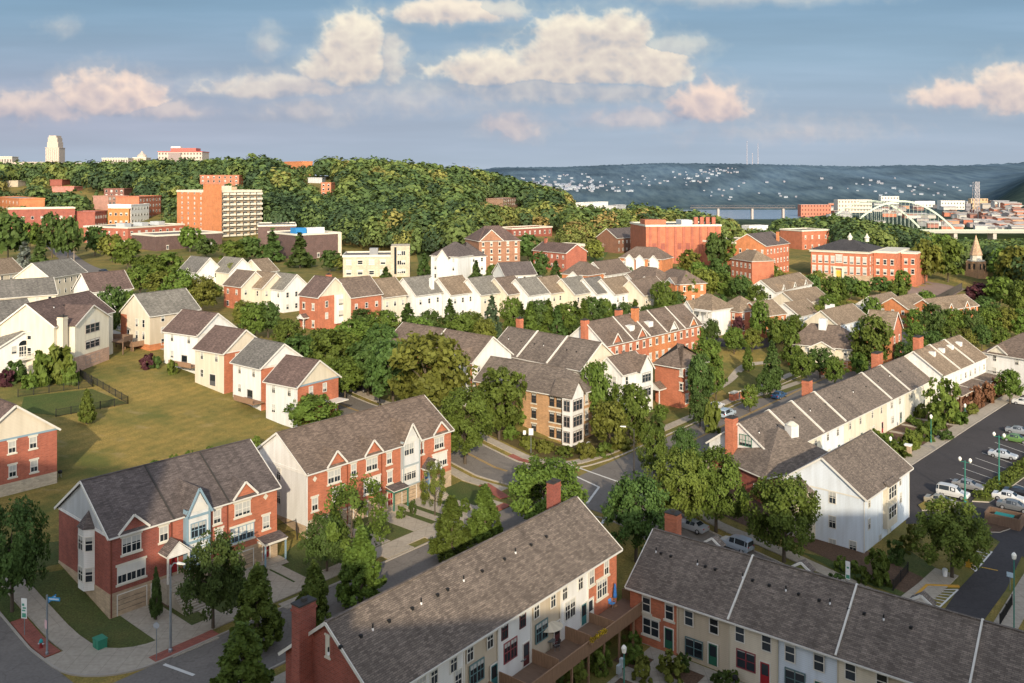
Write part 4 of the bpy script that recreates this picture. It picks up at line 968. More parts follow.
h = House('house', 'tan gabled house beside the orange brick fronted one, left part of the long row', 'house', (262, 288), None, 6.2, 8.5, 3.6, roof=SH_TAN, L=8, ang=BANG, corner='FR'); h.walls(0, h.L, BEIGE, right=CREAM); h.roof(); auto_win(h, 'R', 2, 2.8); auto_win(h, 'F', 2, 2.8)
h = House('house', 'white gabled house with grey roof left of the red house with the white bay', 'house', (283, 289.5), None, 6.2, 8.5, 3.6, roof=SH_LG, L=8, ang=BANG, corner='FR'); h.walls(0, h.L, WHITE, right=WHITE); h.roof(); auto_win(h, 'R', 2, 2.8); auto_win(h, 'F', 2, 2.8)
h = gable_house('small white house with grey roof behind the white gabled one near the row', (263, 272), (278, 270), 5.5, 9, 3.6, WHITE, BEIGE, roof=SH_TAN, wins='F')
# the long row of stepped houses
h = House('house', 'red brick house with tall white bay at the left end of the long row', 'house', (318, 297), None, 8.2, 10, 4.2, roof=SH_RED, L=7.2, ang=BANG, corner='FR')
h.walls(0, h.L, RED2, right=RED2, gableR=BEIGE); h.roof(); auto_win(h, 'F', 2, 3.4, 's'); h.box_part('bay', h.L, h.L + .7, 5.0, 8.6, 1.2, h.H, WHITE); grid_win(h, 'R', (6.8,), (6.4, 3.6), 2.2, 1.6, 2, 'dg', off=.7); grid_win(h, 'R', (2.6,), (6.2, 3.4), .9, 1.6)
h.porch(2.6, 2.4, 1.6, 3.0, SH_RED, TRIM, True, .9, WHITE)
row = [('red brick house with beige gable, second from the left of the long stepped row', (351, 297), (380, 293), RED2, CREAM, SH_BROWN, 8.0),
    ('tan house with brown roof right of the second red brick house in the long row', (383, 297), (407, 294), BEIGE, WHITE, SH_TAN, 7),
    ('white house with grey roof and white chimney box in the long row', (416, 295), (445, 292), WHITE, WHITE, SH_LG, 7),
    ('narrow white house with tan roof just right of the white chimney house', (451, 294.5), (471, 291), WHITE, WHITE, SH_TAN, 6.8),
    ('cream house with grey roof left of the row middle, behind a dark conifer', (481, 294.5), (503, 291), BEIGE, WHITE, SH_LG, 6.8),
    ('tan house with brown roof at the middle of the long stepped row', (508, 294), (524, 291), TAN, BEIGE, SH_BROWN, 6.8),
    ('white house with light grey roof just right of the middle of the long stepped row', (529, 295), (549, 291), WHITE, WHITE, SH_LG, 6.8),
    ('narrow pale house with tan roof, sixth from the right of the long stepped row', (551, 293), (567, 290), CREAM, WHITE, SH_TAN, 6.6),
    ('cream house with light grey roof, fifth from the right of the long stepped row', (575, 294), (594, 291), BEIGE, CREAM, SH_LG, 6.6),
    ('narrow white house with grey roof, fourth from the right of the long stepped row', (597, 293.5), (612, 291), WHITE, WHITE, SH_GREY, 6.6),
    ('white house with tan roof, third from the right of the long stepped row', (615, 294), (632, 290), WHITE, WHITE, SH_TAN, 6.6),
    ('wide beige house with brown roof at the right end of the long stepped row', (644, 295), (673, 291), BEIGE, CREAM, SH_BROWN, 6.8)]
for i, (lab, p0, p1, fr, gb, rf, hh) in enumerate(row):
    h = gable_house(lab, p0, p1, hh, 9.5, 4.0, fr, gb, roof=rf, wins='F', every=2.6, floors=2, ang=AANG - .03)
    if i == 2: h.chimney(h.L * .72, 1.2, 1.0, .9, h.H - .5, h.H + 3.6, WHITE, WHITE)
    if i == 0: h.chimney(-.6, 8, 1.1, 1.0, 0, h.H + 5, RED2)
# second line behind it
gable_house('white house with dark roof behind the middle of the long stepped row', (505, 275.5), (536, 274), 5.5, 10, 3.6, WHITE, roof=SH_DARK, wins='F')
h = House('house', 'tan hip roofed house with white porch gable behind the right part of the long row', 'house', (562, 273), (588, 275), 5.5, 10, 3.6, roof=SH_BROWN); h.walls(0, h.L, ORANGE, hip=True); h.roof(hl=3.5, hr=3.5); wing(h, h.L * .3, h.L * .75, 1.2, 4.6, 1.8, WHITE); auto_win(h, 'F', 1, 3)
h = House('house', 'white gabled house with brown roof, second in the line behind the long row', 'house', (605, 275), (630, 271), 5.6, 9, 4.0, roof=SH_BROWN); h.walls(0, h.L, WHITE); h.roof(); auto_win(h, 'F', 2); auto_win(h, 'L', 2, 3)
h = House('house', 'wide tan hip roofed house with two white gables in the line behind the long row', 'house', (622, 277), (655, 281), 5.4, 10, 3.5, roof=SH_BROWN); h.walls(0, h.L, BEIGE, hip=True); h.roof(hl=4, hr=4); wing(h, h.L * .1, h.L * .4, .8, 4.8, 1.8, WHITE); wing(h, h.L * .6, h.L * .92, .8, 4.8, 1.8, WHITE); auto_win(h, 'F', 1, 3)
h = House('house', 'orange brick hip roofed house with white bay behind the right end of the long row', 'house', (652, 279), (680, 284), 6.2, 10, 3.5, roof=SH_BROWN); h.walls(0, h.L, ORANGE, hip=True); h.roof(hl=3.6, hr=3.6); auto_win(h, 'F', 2, 2.6, 's'); wing(h, h.L * .55, h.L * .9, .6, 6, 1.8, ORANGE, WHITE); auto_win(h, 'R', 2, 3, 's')
h = House('house', 'orange brick apartment house with white bays and hip roof below the brick factory', 'apartment house', (620, 257), (662, 259), 7.4, 11, 3.6, roof=SH_BROWN); h.walls(0, h.L, ORANGE, hip=True); h.roof(hl=4, hr=4); auto_win(h, 'F', 2, 3.2, 's')
for k in (.25, .5, .82): wing(h, h.L * k - 1.6, h.L * k + 1.6, .7, 7, 1.6, WHITE)
h = House('house', 'red brick house with twin white gables left of the brick school', 'house', (731, 258), (752, 261), 7.2, 10, 3.4, roof=SH_TAN); h.walls(0, h.L, RED2, hip=True); h.roof(hl=3.6, hr=3.6); auto_win(h, 'F', 2, 2.6, 's'); 
h = gable_house('white gabled house with tan roof attached right of the red twin gabled house', (754, 263), (772, 260), 6, 9, 3.4, WHITE, WHITE, roof=SH_TAN, wins='FL', floors=2)
# red brick blocks on the hill foot
def block(label, p0, p1, h, depth, m, left=None, right=None, floors=2, every=3.4, roof=None, name='brick_building', cat='building', win=(1.1, 1.6), faces='F', style='ds', cop=None, fm=None, **k):
    o = House(name, label, cat, p0, p1, h, depth, 0.01, **k); flat_walls(o, m, left, right); flat_roof(o, roof or mat('plain', (.16, .15, .14), .9), .5, cop)
    for f in faces: auto_win(o, f, floors, every, style, win[0], win[1], fm=fm)
    return o
h = gable_house('small dark red brick house with gables left of the hill foot clearing', (533, 250), (566, 253), 6.5, 11, 3.0, RED, roof=SH_RED, wins='F'); h.chimney(2, 5, 1, 1, 6, 11, RED)
block('low dark red brick building with flat roof left of the hill foot clearing', (560, 247), (587, 245), 5.5, 12, RED, floors=2)
block('red roofed low brick building among trees above the white house row', (512, 229), (552, 227), 4, 14, DKRED, floors=1, roof=mat('plain', (.28, .07, .04), .9))
h = gable_house('brown house with white porch in front of the left end of the brick factory', (617, 238), (644, 236), 7, 12, 4, mat('brick', (.2, .09, .05)), roof=SH_DARK, wins='F')
h = block('large red brick factory with blank wall and rooftop chimneys left of the school', (646, 226), (721, 225.5), 15.5, 26, RED2, floors=1, every=9, win=(2, 2.4))
for k in (.72, .8, .88, .96): h.chimney(h.L * k, 6, 1.6, 1.4, h.H, h.H + 3.4, RED)
b = MB()
for i in range(9): u = h.L * (i + .5) / 9; b.box(u - .5, u + .5, -.35, 0, -8, h.H - .4)
b.build('pilaster', RED, h.root)
for i in range(8):
    if i in (2, 5): continue
    u = h.L * (i + 1) / 9; MB().box(u - .9, u + .9, -.12, .05, 5.5, 8.2).build('bricked_window', DKRED, h.root)
h.box_part('penthouse', h.L * .02, h.L * .3, 4, 12, h.H, h.H + 2.4, RED2); h.box_part('penthouse', h.L * .55, h.L * .7, 8, 16, h.H, h.H + 2, WHITE)
block('small tan brick annex in front of the large brick factory', (652, 240), (672, 239), 7, 8, TANB, floors=2, every=6)
h = block('red brick building with a row of white windows right of the brick factory', (735, 243), (768, 240), 11, 18, RED2, floors=2, every=3.2, win=(1.6, 2.4))
h = House('brick_building', 'orange brick gabled building with small spire beside the white windowed brick building', 'building', (766, 246), (789, 243), 12, 16, 4.5, roof=SH_DARK); h.walls(0, h.L, RED2, left=ORANGE); h.roof(); auto_win(h, 'F', 3, 3, 's'); auto_win(h, 'L', 3, 3, 's'); h.chimney(h.L * .7, 2, 1, 1, h.H, h.H + 5, ORANGE)
h = block('flat roofed red brick building behind the left end of the school', (802, 231), (829, 230), 10, 16, RED2, floors=2, every=4)
# rows behind the intersection
h = House('row_house', 'low brown roofed row with white gabled ends above the street trees, centre left', 'row house', (384, 345), (472, 362), 6.2, 11, 4.0, roof=SH_BROWN)
h.walls(0, h.L, ORANGE, right=WHITE, left=RED2); h.roof(); wing(h, 1.0, 4.6, .6, 5.6, 2.2, WHITE); wing(h, h.L - 5, h.L - .4, .6, 5.6, 2.6, WHITE); grid_win(h, 'F', (2.8, h.L - 2.7), (3.6,), 1.8, 2.4, 2, 'dg', off=.6, fm=GREEN); h.parapet(h.L * .5, .2, .15); auto_win(h, 'R', 2, 3.4)
h = House('row_house', 'long brown roofed row with white dividers behind the tan corner building', 'row house', (490, 350.5), (581, 369), 6.0, 11.5, 4.3, roof=SH_ROW)
h.walls(0, h.L, BEIGE, label=None); h.roof(ov=.5)
for k in (.33, .66): h.parapet(h.L * k, .3, .25)
auto_win(h, 'F', 2, 2.7); h.chimney(.8, 8, 1.3, 1.0, 5, 12, RED2); h.vents([h.L * k for k in (.1, .25, .4, .5, .75, .85)], 3)
# tan brick corner building
h = House('apartment_house', 'tan brick three storey corner building with white glazed corner bay at the intersection', 'apartment house', (476, 379), (570, 395.5), 8.5, 9.5, 3.4, zb=0, roof=SH_ROW)
h.walls(0, h.L, TANB, gable=WHITE, hip=True, right=TANB); h.walls(0, .01, WHITE); h.roof(hr=4.5, ov=.5)
for p in (534, 552, 559): 
    for q, d in ((395, 0), (413, 0), (432, 1.0)):
        u = h.pix('F', p, 405)[0]
        h.win('F', u, (6.9, 4.2, 1.5)[(395, 413, 432).index(q)], 1.05, 1.7, 1, mat('plain', (.1, .07, .05), .5), 'dgs', blind=.2)
for u in (2, 5, 8):
    for z in (6.9, 4.2, 1.5): h.win('F', u, z, 1.0, 1.6, 1, None, 'ds')
h.cross_gable(h.pix('F', 505, 384)[0], 4.5, 2.4, WHITE)
b = MB(); b.box(h.L - 1.0, h.L + .9, -.9, 2.9, -1, h.H + .2); b.poly([(h.L + .92, -.9, h.H + .2), (h.L + .92, 2.9, h.H + .2), (h.L + .92, 1.0, h.H + 2.4)]); b.poly([(h.L - 1.0, -.92, h.H + .2), (h.L + .92, -.92, h.H + .2), (h.L + .92, -.92, h.H + .22)]); b.build('bay', WHITE, h.root, label='white corner bay of stacked windows')
b = MB()
b.slab([(h.L + 1.25, -1.2, h.H - .15), (h.L + 1.25, 1.0, h.H + 2.55), (h.L - 3.5, 1.0, h.H + 2.55), (h.L - 3.5, -1.2, h.H - .15)][::-1], .12); b.slab([(h.L + 1.25, 3.2, h.H - .15), (h.L + 1.25, 1.0, h.H + 2.55), (h.L - 3.5, 1.0, h.H + 2.55), (h.L - 3.5, 3.2, h.H - .15)], .12); b.build('bay_roof', SH_ROW, h.root)
for z in (6.9, 4.2, 1.5): h.win('R', 1.0, z, 2.9, 2.0, 3, mat('plain', (.25, .2, .18), .5), 'd', off=.9, blind=.15); h.win('F', h.L - .05, z, 1.3, 2.0, 2, mat('plain', (.25, .2, .18), .5), 'd', off=.9, blind=.1)
for z in (6.9, 4.2, 1.5): h.win('R', 5.2, z, 1.0, 1.7, 1, None, 'dgs'); h.win('R', 7.6, z, 1.0, 1.7, 1, None, 'dgs')
# white block and red block beside it
h = House('apartment_house', 'white sided three storey building with stacked bay windows, left of the red brick block', 'apartment house', (622, 373.5), (648, 366.5), 8.6, 6.6, 2.6, zb=0, roof=SH_BROWN)
h.walls(0, h.L, WHITE, left=WHITE); h.roof(ov=.45); u0 = h.L - 4.2; wing(h, u0, h.L + .2, 1.0, 8.6, 2.6, WHITE)
for z in (7.0, 4.2): h.win('F', u0 + 2.2, z, 3.0, 1.9, 3, mat('plain', (.3, .3, .28), .5), 'd', off=1.0, blind=.2)
for z in (7.0, 4.2, 1.5): h.win('F', 1.5, z, .95, 1.6); h.win('L', 1.8, z, .95, 1.6); h.win('L', 4.6, z, .95, 1.6)
h = House('apartment_house', 'red brick hip roofed three storey block right of the white sided building', 'apartment house', (655, 362), (680.5, 366.5), 8.4, 9.0, 3.4, zb=0, roof=SH_BROWN)
h.walls(0, h.L, RED2, hip=True); h.roof(hl=4, hr=4, ov=.5)
for z in (7.2, 4.4, 1.6):
    for y in (2.2, 6.6): h.win('R', y, z, 1.0, 1.7, 1, None, 'dgs', blind=.6)
for z in (7.2, 4.4): h.win('F', 6.4, z, .8, 1.4, 1, None, 'ds')
h.porch(h.L * .2, 3.0, 2.2, 3.6, SH_BROWN, TRIM, True, 1.2, WHITE)
# orange row with gables
h = House('row_house', 'orange brick row with tall chimneys and white trimmed gables behind the white and red blocks', 'row house', (606, 345), (701, 323.5), 6.6, 11, 4.4, roof=SH_BROWN)
L = h.L; h.walls(0, L * .42, RED2, left=WHITE); h.walls(L * .42, L * .72, ORANGE, dy=.1); h.walls(L * .72, L, RED2)
h.roof(ov=.45); 
for k in (.25, .42, .6, .8): h.parapet(L * k, .25, .2)
for k, m_ in ((.1, RED2), (.34, RED2), (.68, WHITE), (.9, ORANGE)): h.cross_gable(L * k, 3.4, 2.0, m_)
auto_win(h, 'F', 2, 2.6, 's', fm=TRIM)
h.chimney(-.5, 5.5, 1.6, 1.2, -1, h.H + 5.0, RED2); h.chimney(L * .36, 7, 1.6, 1.2, 5, h.H + 5.5, RED2); h.chimney(L * .42, 4.0, 1.6, 1.2, 5, h.H + 6, ORANGE)
for k in (.31, .5): h.box_part('dormer', L * k - .9, L * k + .9, 1.6, 4, h.H + 1, h.H + 2.6, WHITE)
# houses round the green
h = House('house', 'white house with double porches and tan hip roof beside the red car, above the green', 'house', (683, 306), (712, 310), 6.6, 10, 3.4, roof=SH_TAN); h.walls(0, h.L, WHITE, hip=True); h.roof(hl=4, hr=4); wing(h, .5, 4.2, 1.0, 6.2, 2.2, WHITE); auto_win(h, 'F', 2, 3)
b = MB(); b.box(h.L * .5, h.L, -2.2, 0, 3.1, 3.3); b.box(h.L * .5, h.L, -2.2, 0, 6.1, 6.3); b.build('porch_floor', TRIM, h.root)
for k in (.52, .75, .98): MB().box(h.L * k - .1, h.L * k + .1, -2.1, -1.9, -1, 6.1).build('post', TRIM, h.root)
h = House('house', 'orange brick house with tan hip roof and dark porch above the green', 'house', (717, 308), (739, 311.5), 6.2, 10, 3.4, roof=SH_TAN); h.walls(0, h.L, RED2, hip=True); h.roof(hl=3.6, hr=3.6); auto_win(h, 'F', 2, 2.8, 's'); auto_win(h, 'R', 2, 3, 's')
P = [('white house with scalloped dormers and tan roof in front of the school', (775, 292), (812, 283), 6.2, WHITE, WHITE, SH_TAN, 3.4),
     ('low house with plain tan roof between trees left of the school lawn', (797, 304), (829, 298), 4.6, BEIGE, BEIGE, SH_TAN, 3.2),
     ('pale blue sided house with white gable and tan roof in the right hand cluster', (800, 316), (821, 311), 5.6, BLUEW, WHITE, SH_TAN, 3.2),
     ('house with tan roof and orange brick front just left of the pale blue one', (764, 316), (786, 313), 6, ORANGE, RED2, SH_TAN, 3.2),
     ('cream gabled house with two white roof vents in the right hand cluster', (838, 325), (868, 317), 6, BLUEW, CREAM, SH_TAN, 3.4),
     ('low white house with long tan roof behind the orange gabled house', (884, 308), (905, 303), 5, WHITE, WHITE, SH_TAN, 3.2),
     ('orange brick house with tan roof right of the low white house', (908, 309), (930, 304), 5.6, ORANGE, ORANGE, SH_TAN, 3),
     ('tan roofed row with orange brick dormers below the tennis court', (938, 311), (978, 305), 5.2, ORANGE, ORANGE, SH_TAN, 3)]
for i, (lab, p0, p1, hh, fr, gb, rf, rs) in enumerate(P):
    h = gable_house(lab, p0, p1, hh, 9.5, rs, fr, gb, roof=rf, wins='FL', floors=2 if hh > 5 else 1, every=3)
    if i in (0, 7):
        for k in ((.2, .5, .8) if i == 0 else (.3, .7)): h.cross_gable(h.L * k, 2.6, 1.7, fr)
    if i == 4:
        for k in (.3, .45): h.box_part('roof_vent', h.L * k - .5, h.L * k + .5, 5.2, 6.2, h.H + 2, h.H + 4.2, WHITE)
h = House('house', 'tan hip roofed house with white cupola and tall red chimney beyond the green', 'house', (788, 342), (852, 348), 5.6, 12.5, 4.0, roof=SH_BROWN); h.walls(0, h.L, CREAM, hip=True); h.base(ORANGE, 2.4); h.roof(hl=4, hr=4, ov=.6); auto_win(h, 'F', 2, 2.8); h.chimney(h.L + .5, 3, 1.3, 1.4, -1, h.H + 3.4, RED2); h.box_part('cupola', h.L * .42, h.L * .42 + 1.8, 4.4, 6.2, h.H + 2.4, h.H + 5.6, WHITE); wing(h, h.L * .35, h.L * .75, .8, 5, 1.6, CREAM)
h = House('house', 'orange brick house with steep gable and brown roof right of the big round tree', 'house', (892, 331), None, 8.0, 8, 4.2, roof=SH_TAN, L=6.5, ang=BANG, corner='FR'); h.walls(0, h.L, ORANGE, right=RED2); h.roof(); auto_win(h, 'R', 2, 3, 's'); auto_win(h, 'F', 2, 3)
# long pale row along the car park road
h = House('long_row_house', 'long pale sided row with brown roof and white dividers along the car park road', 'row house', (812, 436), (930, 379), 6.0, 11, 4.0, zb=-3.0, roof=SH_ROW)
hR = h; L0 = h.pix('F', 772, 455)[0]; 
cuts = [L0] + [h.pix('F', p, 430 - (p - 830) * .48)[0] for p in (800, 822, 844, 867, 887, 905)] + [h.L]; cm = [CREAM, PALEY, BLUEW, PALEY, CREAM, WHITE, PALEY]
for i in range(len(cuts) - 1): h.walls(cuts[i], cuts[i + 1], cm[i], left=GRAYW if i == 0 else None, dy=(0, .06, 0, .08, 0, .07, 0)[i])
h.roof(u0=L0, ov=.45)
for p in (800, 822, 844, 890, 908): h.parapet(h.pix('F', p, 430 - (p - 830) * .48)[0], .3, .28)
for i in range(len(cuts) - 1):
    w_ = cuts[i + 1] - cuts[i]
    for k in (.25, .7): h.win('F', cuts[i] + w_ * k, 4.6, .95, 1.5, 1, None, 'dg', blind=.3)
    h.win('F', cuts[i] + w_ * .3, 1.6, 1.4, 1.5, 2, None, 'dg', blind=.3); h.door('F', cuts[i] + w_ * .75, .95, 2.1, (DOORGRN, DOORRED, TEAL)[i % 3], 'glazed', .1)
h.win('L', 4.5, h.H + 1.4, 2.2, 1.8, 2, GREEN, 'dg', off=-L0)
h.chimney(L0 - .7, 6.6, 1.6, 1.4, -1, h.H + 4.8, RED2); h.chimney(L0 + 32, 9, 1.6, 1.4, 5, h.H + 5, RED2); h.chimney(h.L - 4.5, 9.5, 3.0, 1.4, 5, h.H + 5, RED2); h.vents([L0 + k * 6.2 + 2 for k in range(11)], 3.2)
# the low hip roofed building in front of its left end
h = House('community_building', 'low brick building with large brown hip roof and white roof vent behind the street trees', 'building', (712, 452), (765, 475), 4.2, 16, 4.6, zb=-2.6, roof=SH_ROW)
h.walls(0, h.L, DKRED, hip=True); h.roof(hl=6.5, hr=6, ov=.6); auto_win(h, 'F', 1, 4)
b = MB(); b.box(h.L * .55, h.L * .55 + 1.5, 9, 10.5, h.H + 3, h.H + 5.2); b.build('roof_vent', WHITE, h.root); MB().lathe([(1.05, h.H + 5.2), (.3, h.H + 5.7)], 8, 0, (h.L * .55 + .75, 9.75)).build('vent_cap', STONE, h.root)
# row with brown porches
h = House('row_house', 'white row with tan roofs and brown timber porches beyond the car park', 'row house', (943, 375), (986, 356.5), 7.4, 12, 4.2, roof=SH_TAN)
h.walls(0, h.L, WHITE, left=WHITE); h.roof()
for k in (.33, .66): h.parapet(h.L * k, .3, .3)
auto_win(h, 'F', 2, 3); h.chimney(4, 6.6, 2.6, 1.3, 5, h.H + 6.8, RED2)
for k in (.2, .4, .6, .8): h.box_part('roof_vent', h.L * k - .6, h.L * k + .6, 3.6, 4.8, h.H + 1.8, h.H + 3.6, WHITE)
for k in (.17, .5, .83): h.porch(h.L * k, h.L * .3, 3.4, 3.4, SH_BROWN, DECKR, False, wall=DECKR)
b = MB(); b.box(.5, h.L - .5, -3.6, -3.45, .3, 1.3); b.build('railing', DECKR, h.root)
h = House('apartment_house', 'white building with brown hip roof and small balcony at the right edge of the photo', 'apartment house', (984, 351), (1052, 362), 8.4, 13, 4.4, roof=SH_BROWN)
h.walls(0, h.L, WHITE, hip=True); h.roof(hl=5.5, hr=5.5, ov=.5); h.cross_gable(h.pix('F', 998, 353)[0], 4.4, 1.7, PALEY); auto_win(h, 'F', 3, 4.2, 'dg'); u = h.pix('F', 998, 353)[0]
b = MB(); b.box(u - 1.7, u + 1.7, -1.3, 0, 3.1, 3.3); b.build('balcony', TRIM, h.root); b = MB(); b.box(u - 1.7, u + 1.7, -1.35, -1.25, 4.2, 4.3)
for i in range(12): b.box(u - 1.65 + i * .3, u - 1.6 + i * .3, -1.33, -1.27, 3.3, 4.2)
b.build('railing', DKTRIM, h.root)
# ------------------------------------------------------------------ large and far buildings
h = House('apartment_tower', 'orange brick apartment tower with white balconies on the left hillside', 'apartment building', (213, 192), (263, 190), 24, 34, .01, roof=SH_DARK, L=29, ang=AANG)
flat_walls(h, BUFF, ORANGE, ORANGE); flat_roof(h, mat('plain', (.3, .27, .24), .9), .8, CREAM)
nf = 9
for f in range(nf):
    z = 1.2 + f * h.H / nf
    for i in range(6):
        u = h.L * .16 + h.L * .84 * (i + .5) / 6; w_ = h.L * .84 / 6
        b = MB(); b.box(u - w_ * .42, u + w_ * .42, -1.5, 0, z - .2, z - .02); b.box(u - w_ * .42, u + w_ * .42, -1.55, -1.45, z - .019, z + .9); b.build('balcony', STONE, h.root)
        h.win('F', u, z + .95, w_ * .62, 1.7, 2, DKTRIM, '', blind=.2)
    for y in (5, 11, 17, 23, 29): h.win('L', y, z + .8, 1.0, 1.4, 1, None, 'd')
h.box_part('stair_tower', -1.2, 4.2, -1.2, 7, -4, h.H + 4, ORANGE); h.box_part('stair_tower', h.L * .55, h.L * .62, 6, 10, h.H, h.H + 2.5, BUFF); h.box_part('penthouse', 8, 16, 8, 16, h.H, h.H + 3, CREAM)
h = block('long low red brick school building with flat roof, left of the dark roofed halls', (128, 228), (184, 224.5), 8.5, 30, RED, floors=2, every=4.2, win=(1.4, 1.8), faces='F')
auto_win(h, 'L', 2, 5, 's')
for k in (.2, .5, .8): h.box_part('roof_unit', h.L * k - 2, h.L * k + 2, 8, 14, h.H, h.H + 1.8, mat('plain', (.4, .42, .42), .7))
block('dark purplish brick hall in front of the orange apartment tower', (156, 236), (222, 232.5), 7, 22, PURPLE, floors=1, every=9)
block('dark brown brick hall right of the orange apartment tower', (258, 226), (296, 225.5), 10, 26, PURPLE, floors=1, every=12)
h = block('lower dark brick theatre building with blue roof units, above the cream office', (296, 235), (340, 233), 10.5, 26, PURPLE, floors=1, every=14); h.box_part('roof_unit', 2, 7, 4, 9, h.H, h.H + 2.6, mat('plain', (.03, .2, .45), .6)); h.box_part('roof_unit', h.L * .4, h.L * .8, 6, 10, h.H, h.H + 2.4, WHITE); h.box_part('foundation', h.L - 1, h.L + .6, -.3, 3, -4, h.H + .3, CREAM)
h = block('cream office building with dark window bands in the middle distance', (343, 256.5), (400, 256), 7.2, 16, CREAMB, floors=2, every=3.4, win=(1.8, 1.5))
h.box_part('wall', h.L * .84, h.L + 3.4, -1.2, 9, -4, h.H + 3.6, CREAMB, 'taller entrance block of the cream office'); 
for z in (2, 5, 8.3):
    for k in (.98, 1.05): h.win('F', h.L * k + .2, z, 1.5, 1.6, 2, None, '', off=1.2)
h.box_part('glazed_stair', h.L * .9, h.L * .94, -1.3, -1.0, 1, h.H + 3.2, GLASS); h.box_part('roof_unit', h.L * .45, h.L * .6, 5, 8, h.H, h.H + 2.4, mat('plain', (.25, .25, .25), .7))
h = House('apartment_house', 'white hip roofed apartment house, left one of the pair on the hill foot', 'apartment house', (431, 255), (458, 256.5), 8.5, 13, 4.2, roof=SH_DARK); h.walls(0, h.L, GRAYW, hip=True); h.roof(hl=5, hr=5); auto_win(h, 'F', 3, 3); wing(h, h.L * .3, h.L * .7, 1, 8, 2.6, WHITE)
h = House('apartment_house', 'white hip roofed apartment house, right one of the pair on the hill foot', 'apartment house', (461, 256.5), (486, 255.5), 8.5, 13, 4.2, roof=SH_DARK); h.walls(0, h.L, WHITE, hip=True); h.roof(hl=5, hr=5); auto_win(h, 'F', 3, 3)
h = House('apartment_house', 'brown brick apartment house with gabled roof right of the white hip roofed pair', 'apartment house', (479, 241), (520, 240), 11, 18, 5, roof=SH_RED); h.walls(0, h.L, mat('brick', (.33, .16, .09)), hip=True); h.roof(hl=5, hr=5); auto_win(h, 'F', 4, 3.2, 's'); h.cross_gable(h.L * .3, 9, 4, mat('brick', (.33, .16, .09)))
# small brick buildings on the left hillside
for lab, p0, p1, hh, m_, fl in (('salmon brick building left of the white one on the left hillside', (108, 196.5), (131, 196), 9, mat('brick', (.46, .24, .18)), 3), ('tall orange brick building right of the white one on the left hillside', (139, 197), (161, 196), 14, RED2, 4), ('white stuccoed building between two brick ones on the left hillside', (131, 205), (149, 204), 11, WHITE, 3),
    ('brown roofed brick house topmost of the left hillside cluster', (104, 189), (124, 188.5), 6, mat('brick', (.2, .08, .06)), 2), ('orange and red brick building lowest of the left hillside cluster', (108, 209), (129, 209), 9, mat('brick', (.5, .2, .06)), 2), ('dark red building at the left end of the hillside cluster', (95, 212), (107, 211), 9, DKRED, 2), ('pale orange brick building at the far left edge below the campus', (-5, 197), (19, 199), 8, ORANGE, 2), ('long dark red brick warehouse with pale coping at the left edge', (8, 209), (75, 208), 13, DKRED, 2),
    ('long orange brick dormitory with white windows under the hospital', (200, 175.5), (239, 175), 9, mat('brick', (.42, .16, .09)), 3), ('small orange brick block above the wooded hill, left of centre', (321, 183), (331, 183), 9, mat('brick', (.5, .19, .1)), 3), ('small pale house half hidden in trees above the orange block', (308, 178), (322, 178), 4, GREY, 1), ('pale yellow low building at the foot of the campus ridge', (6, 181), (18, 180.5), 5, CREAMB, 1), ('red roofed house between trees on the left ridge', (50, 180), (62, 179), 5, DKRED, 1), ('pink roofed house between trees below the left ridge', (52, 187), (74, 187), 4, mat('brick', (.5, .2, .16)), 1),
    ('low orange brick hall on the ridge just left of centre', (284, 162), (302, 161.5), 5, ORANGE, 1), ('white low roofs by the trees right of the ridge centre', (585, 203), (608, 202), 5, WHITE, 1), ('small brown house among the trees right of the wooded hill', (503, 199), (518, 198), 6, mat('brick', (.25, .15, .1)), 2), ('grey weathered house low in the wood left of the factory', (617, 206), (626, 205), 5, GREY, 1), ('white house at the right of the wood below the river', (749, 226), (768, 225.5), 5, WHITE, 1)):
    h = House('brick_building' if 'brick' in lab else 'building', lab, 'building', p0, p1, hh, 14, .01)
    flat_walls(h, m_); flat_roof(h, mat('plain', (.3, .27, .25), .9) if 'pink' not in lab and 'red roofed' not in lab else mat('plain', (.45, .12, .09), .9), .4, CREAM if 'coping' in lab else m_)
    if hh > 5: auto_win(h, 'F', fl, max(3.0, h.L / 7), '', 1.4, 1.7)
# school
h = House('school_building', 'large red brick school with dark hip roof and pale cornice', 'school', (811, 249), (868, 251.5), 11.6, 26, 3.6, roof=mat('shingle', (.07, .065, .065)))
h.walls(0, h.L, RED2, hip=True); h.roof(hl=9, hr=9, ov=.8, tm=STONE); h.base(BUFF, 1.8)
b = MB(); b.box(-.5, h.L + .5, -.5, h.D + .5, h.H - 1.0, h.H - .3); b.build('cornice', STONE, h.root)
for z in (3.6, 7.7): 
    for i in range(9):
        if i == 4: continue
        h.win('F', h.L * (i + .5) / 9, z, 1.5, 2.7, 1, None, 'ds', blind=.8)
    for y in (4, 9, 14, 20): h.win('R', y, z, 1.5, 2.7, 1, None, 'ds', blind=.6)
h.win('F', h.L / 2, 8.2, 2.6, 3.0, 2, None, 'ds', blind=.9); h.door('F', h.L / 2, 2.2, 3.2, mat('plain', (.6, .4, .05), .5), 'panel', .3); b = MB(); b.box(h.L / 2 - 2, h.L / 2 - 1.3, -.8, 0, -1, 4.4); b.box(h.L / 2 + 1.3, h.L / 2 + 2, -.8, 0, -1, 4.4); b.box(h.L / 2 - 2.2, h.L / 2 + 2.2, -.9, 0, 4.401, 5.1); b.build('entrance_surround', STONE, h.root)
for k in (.55, .85): MB().lathe([(.8, h.H + 3), (.8, h.H + 4.4), (1.2, h.H + 4.5), (.4, h.H + 5.6), (.1, h.H + 6.4)], 10, 0, (h.L * k, h.D * .5)).build('cupola', STONE, h.root)
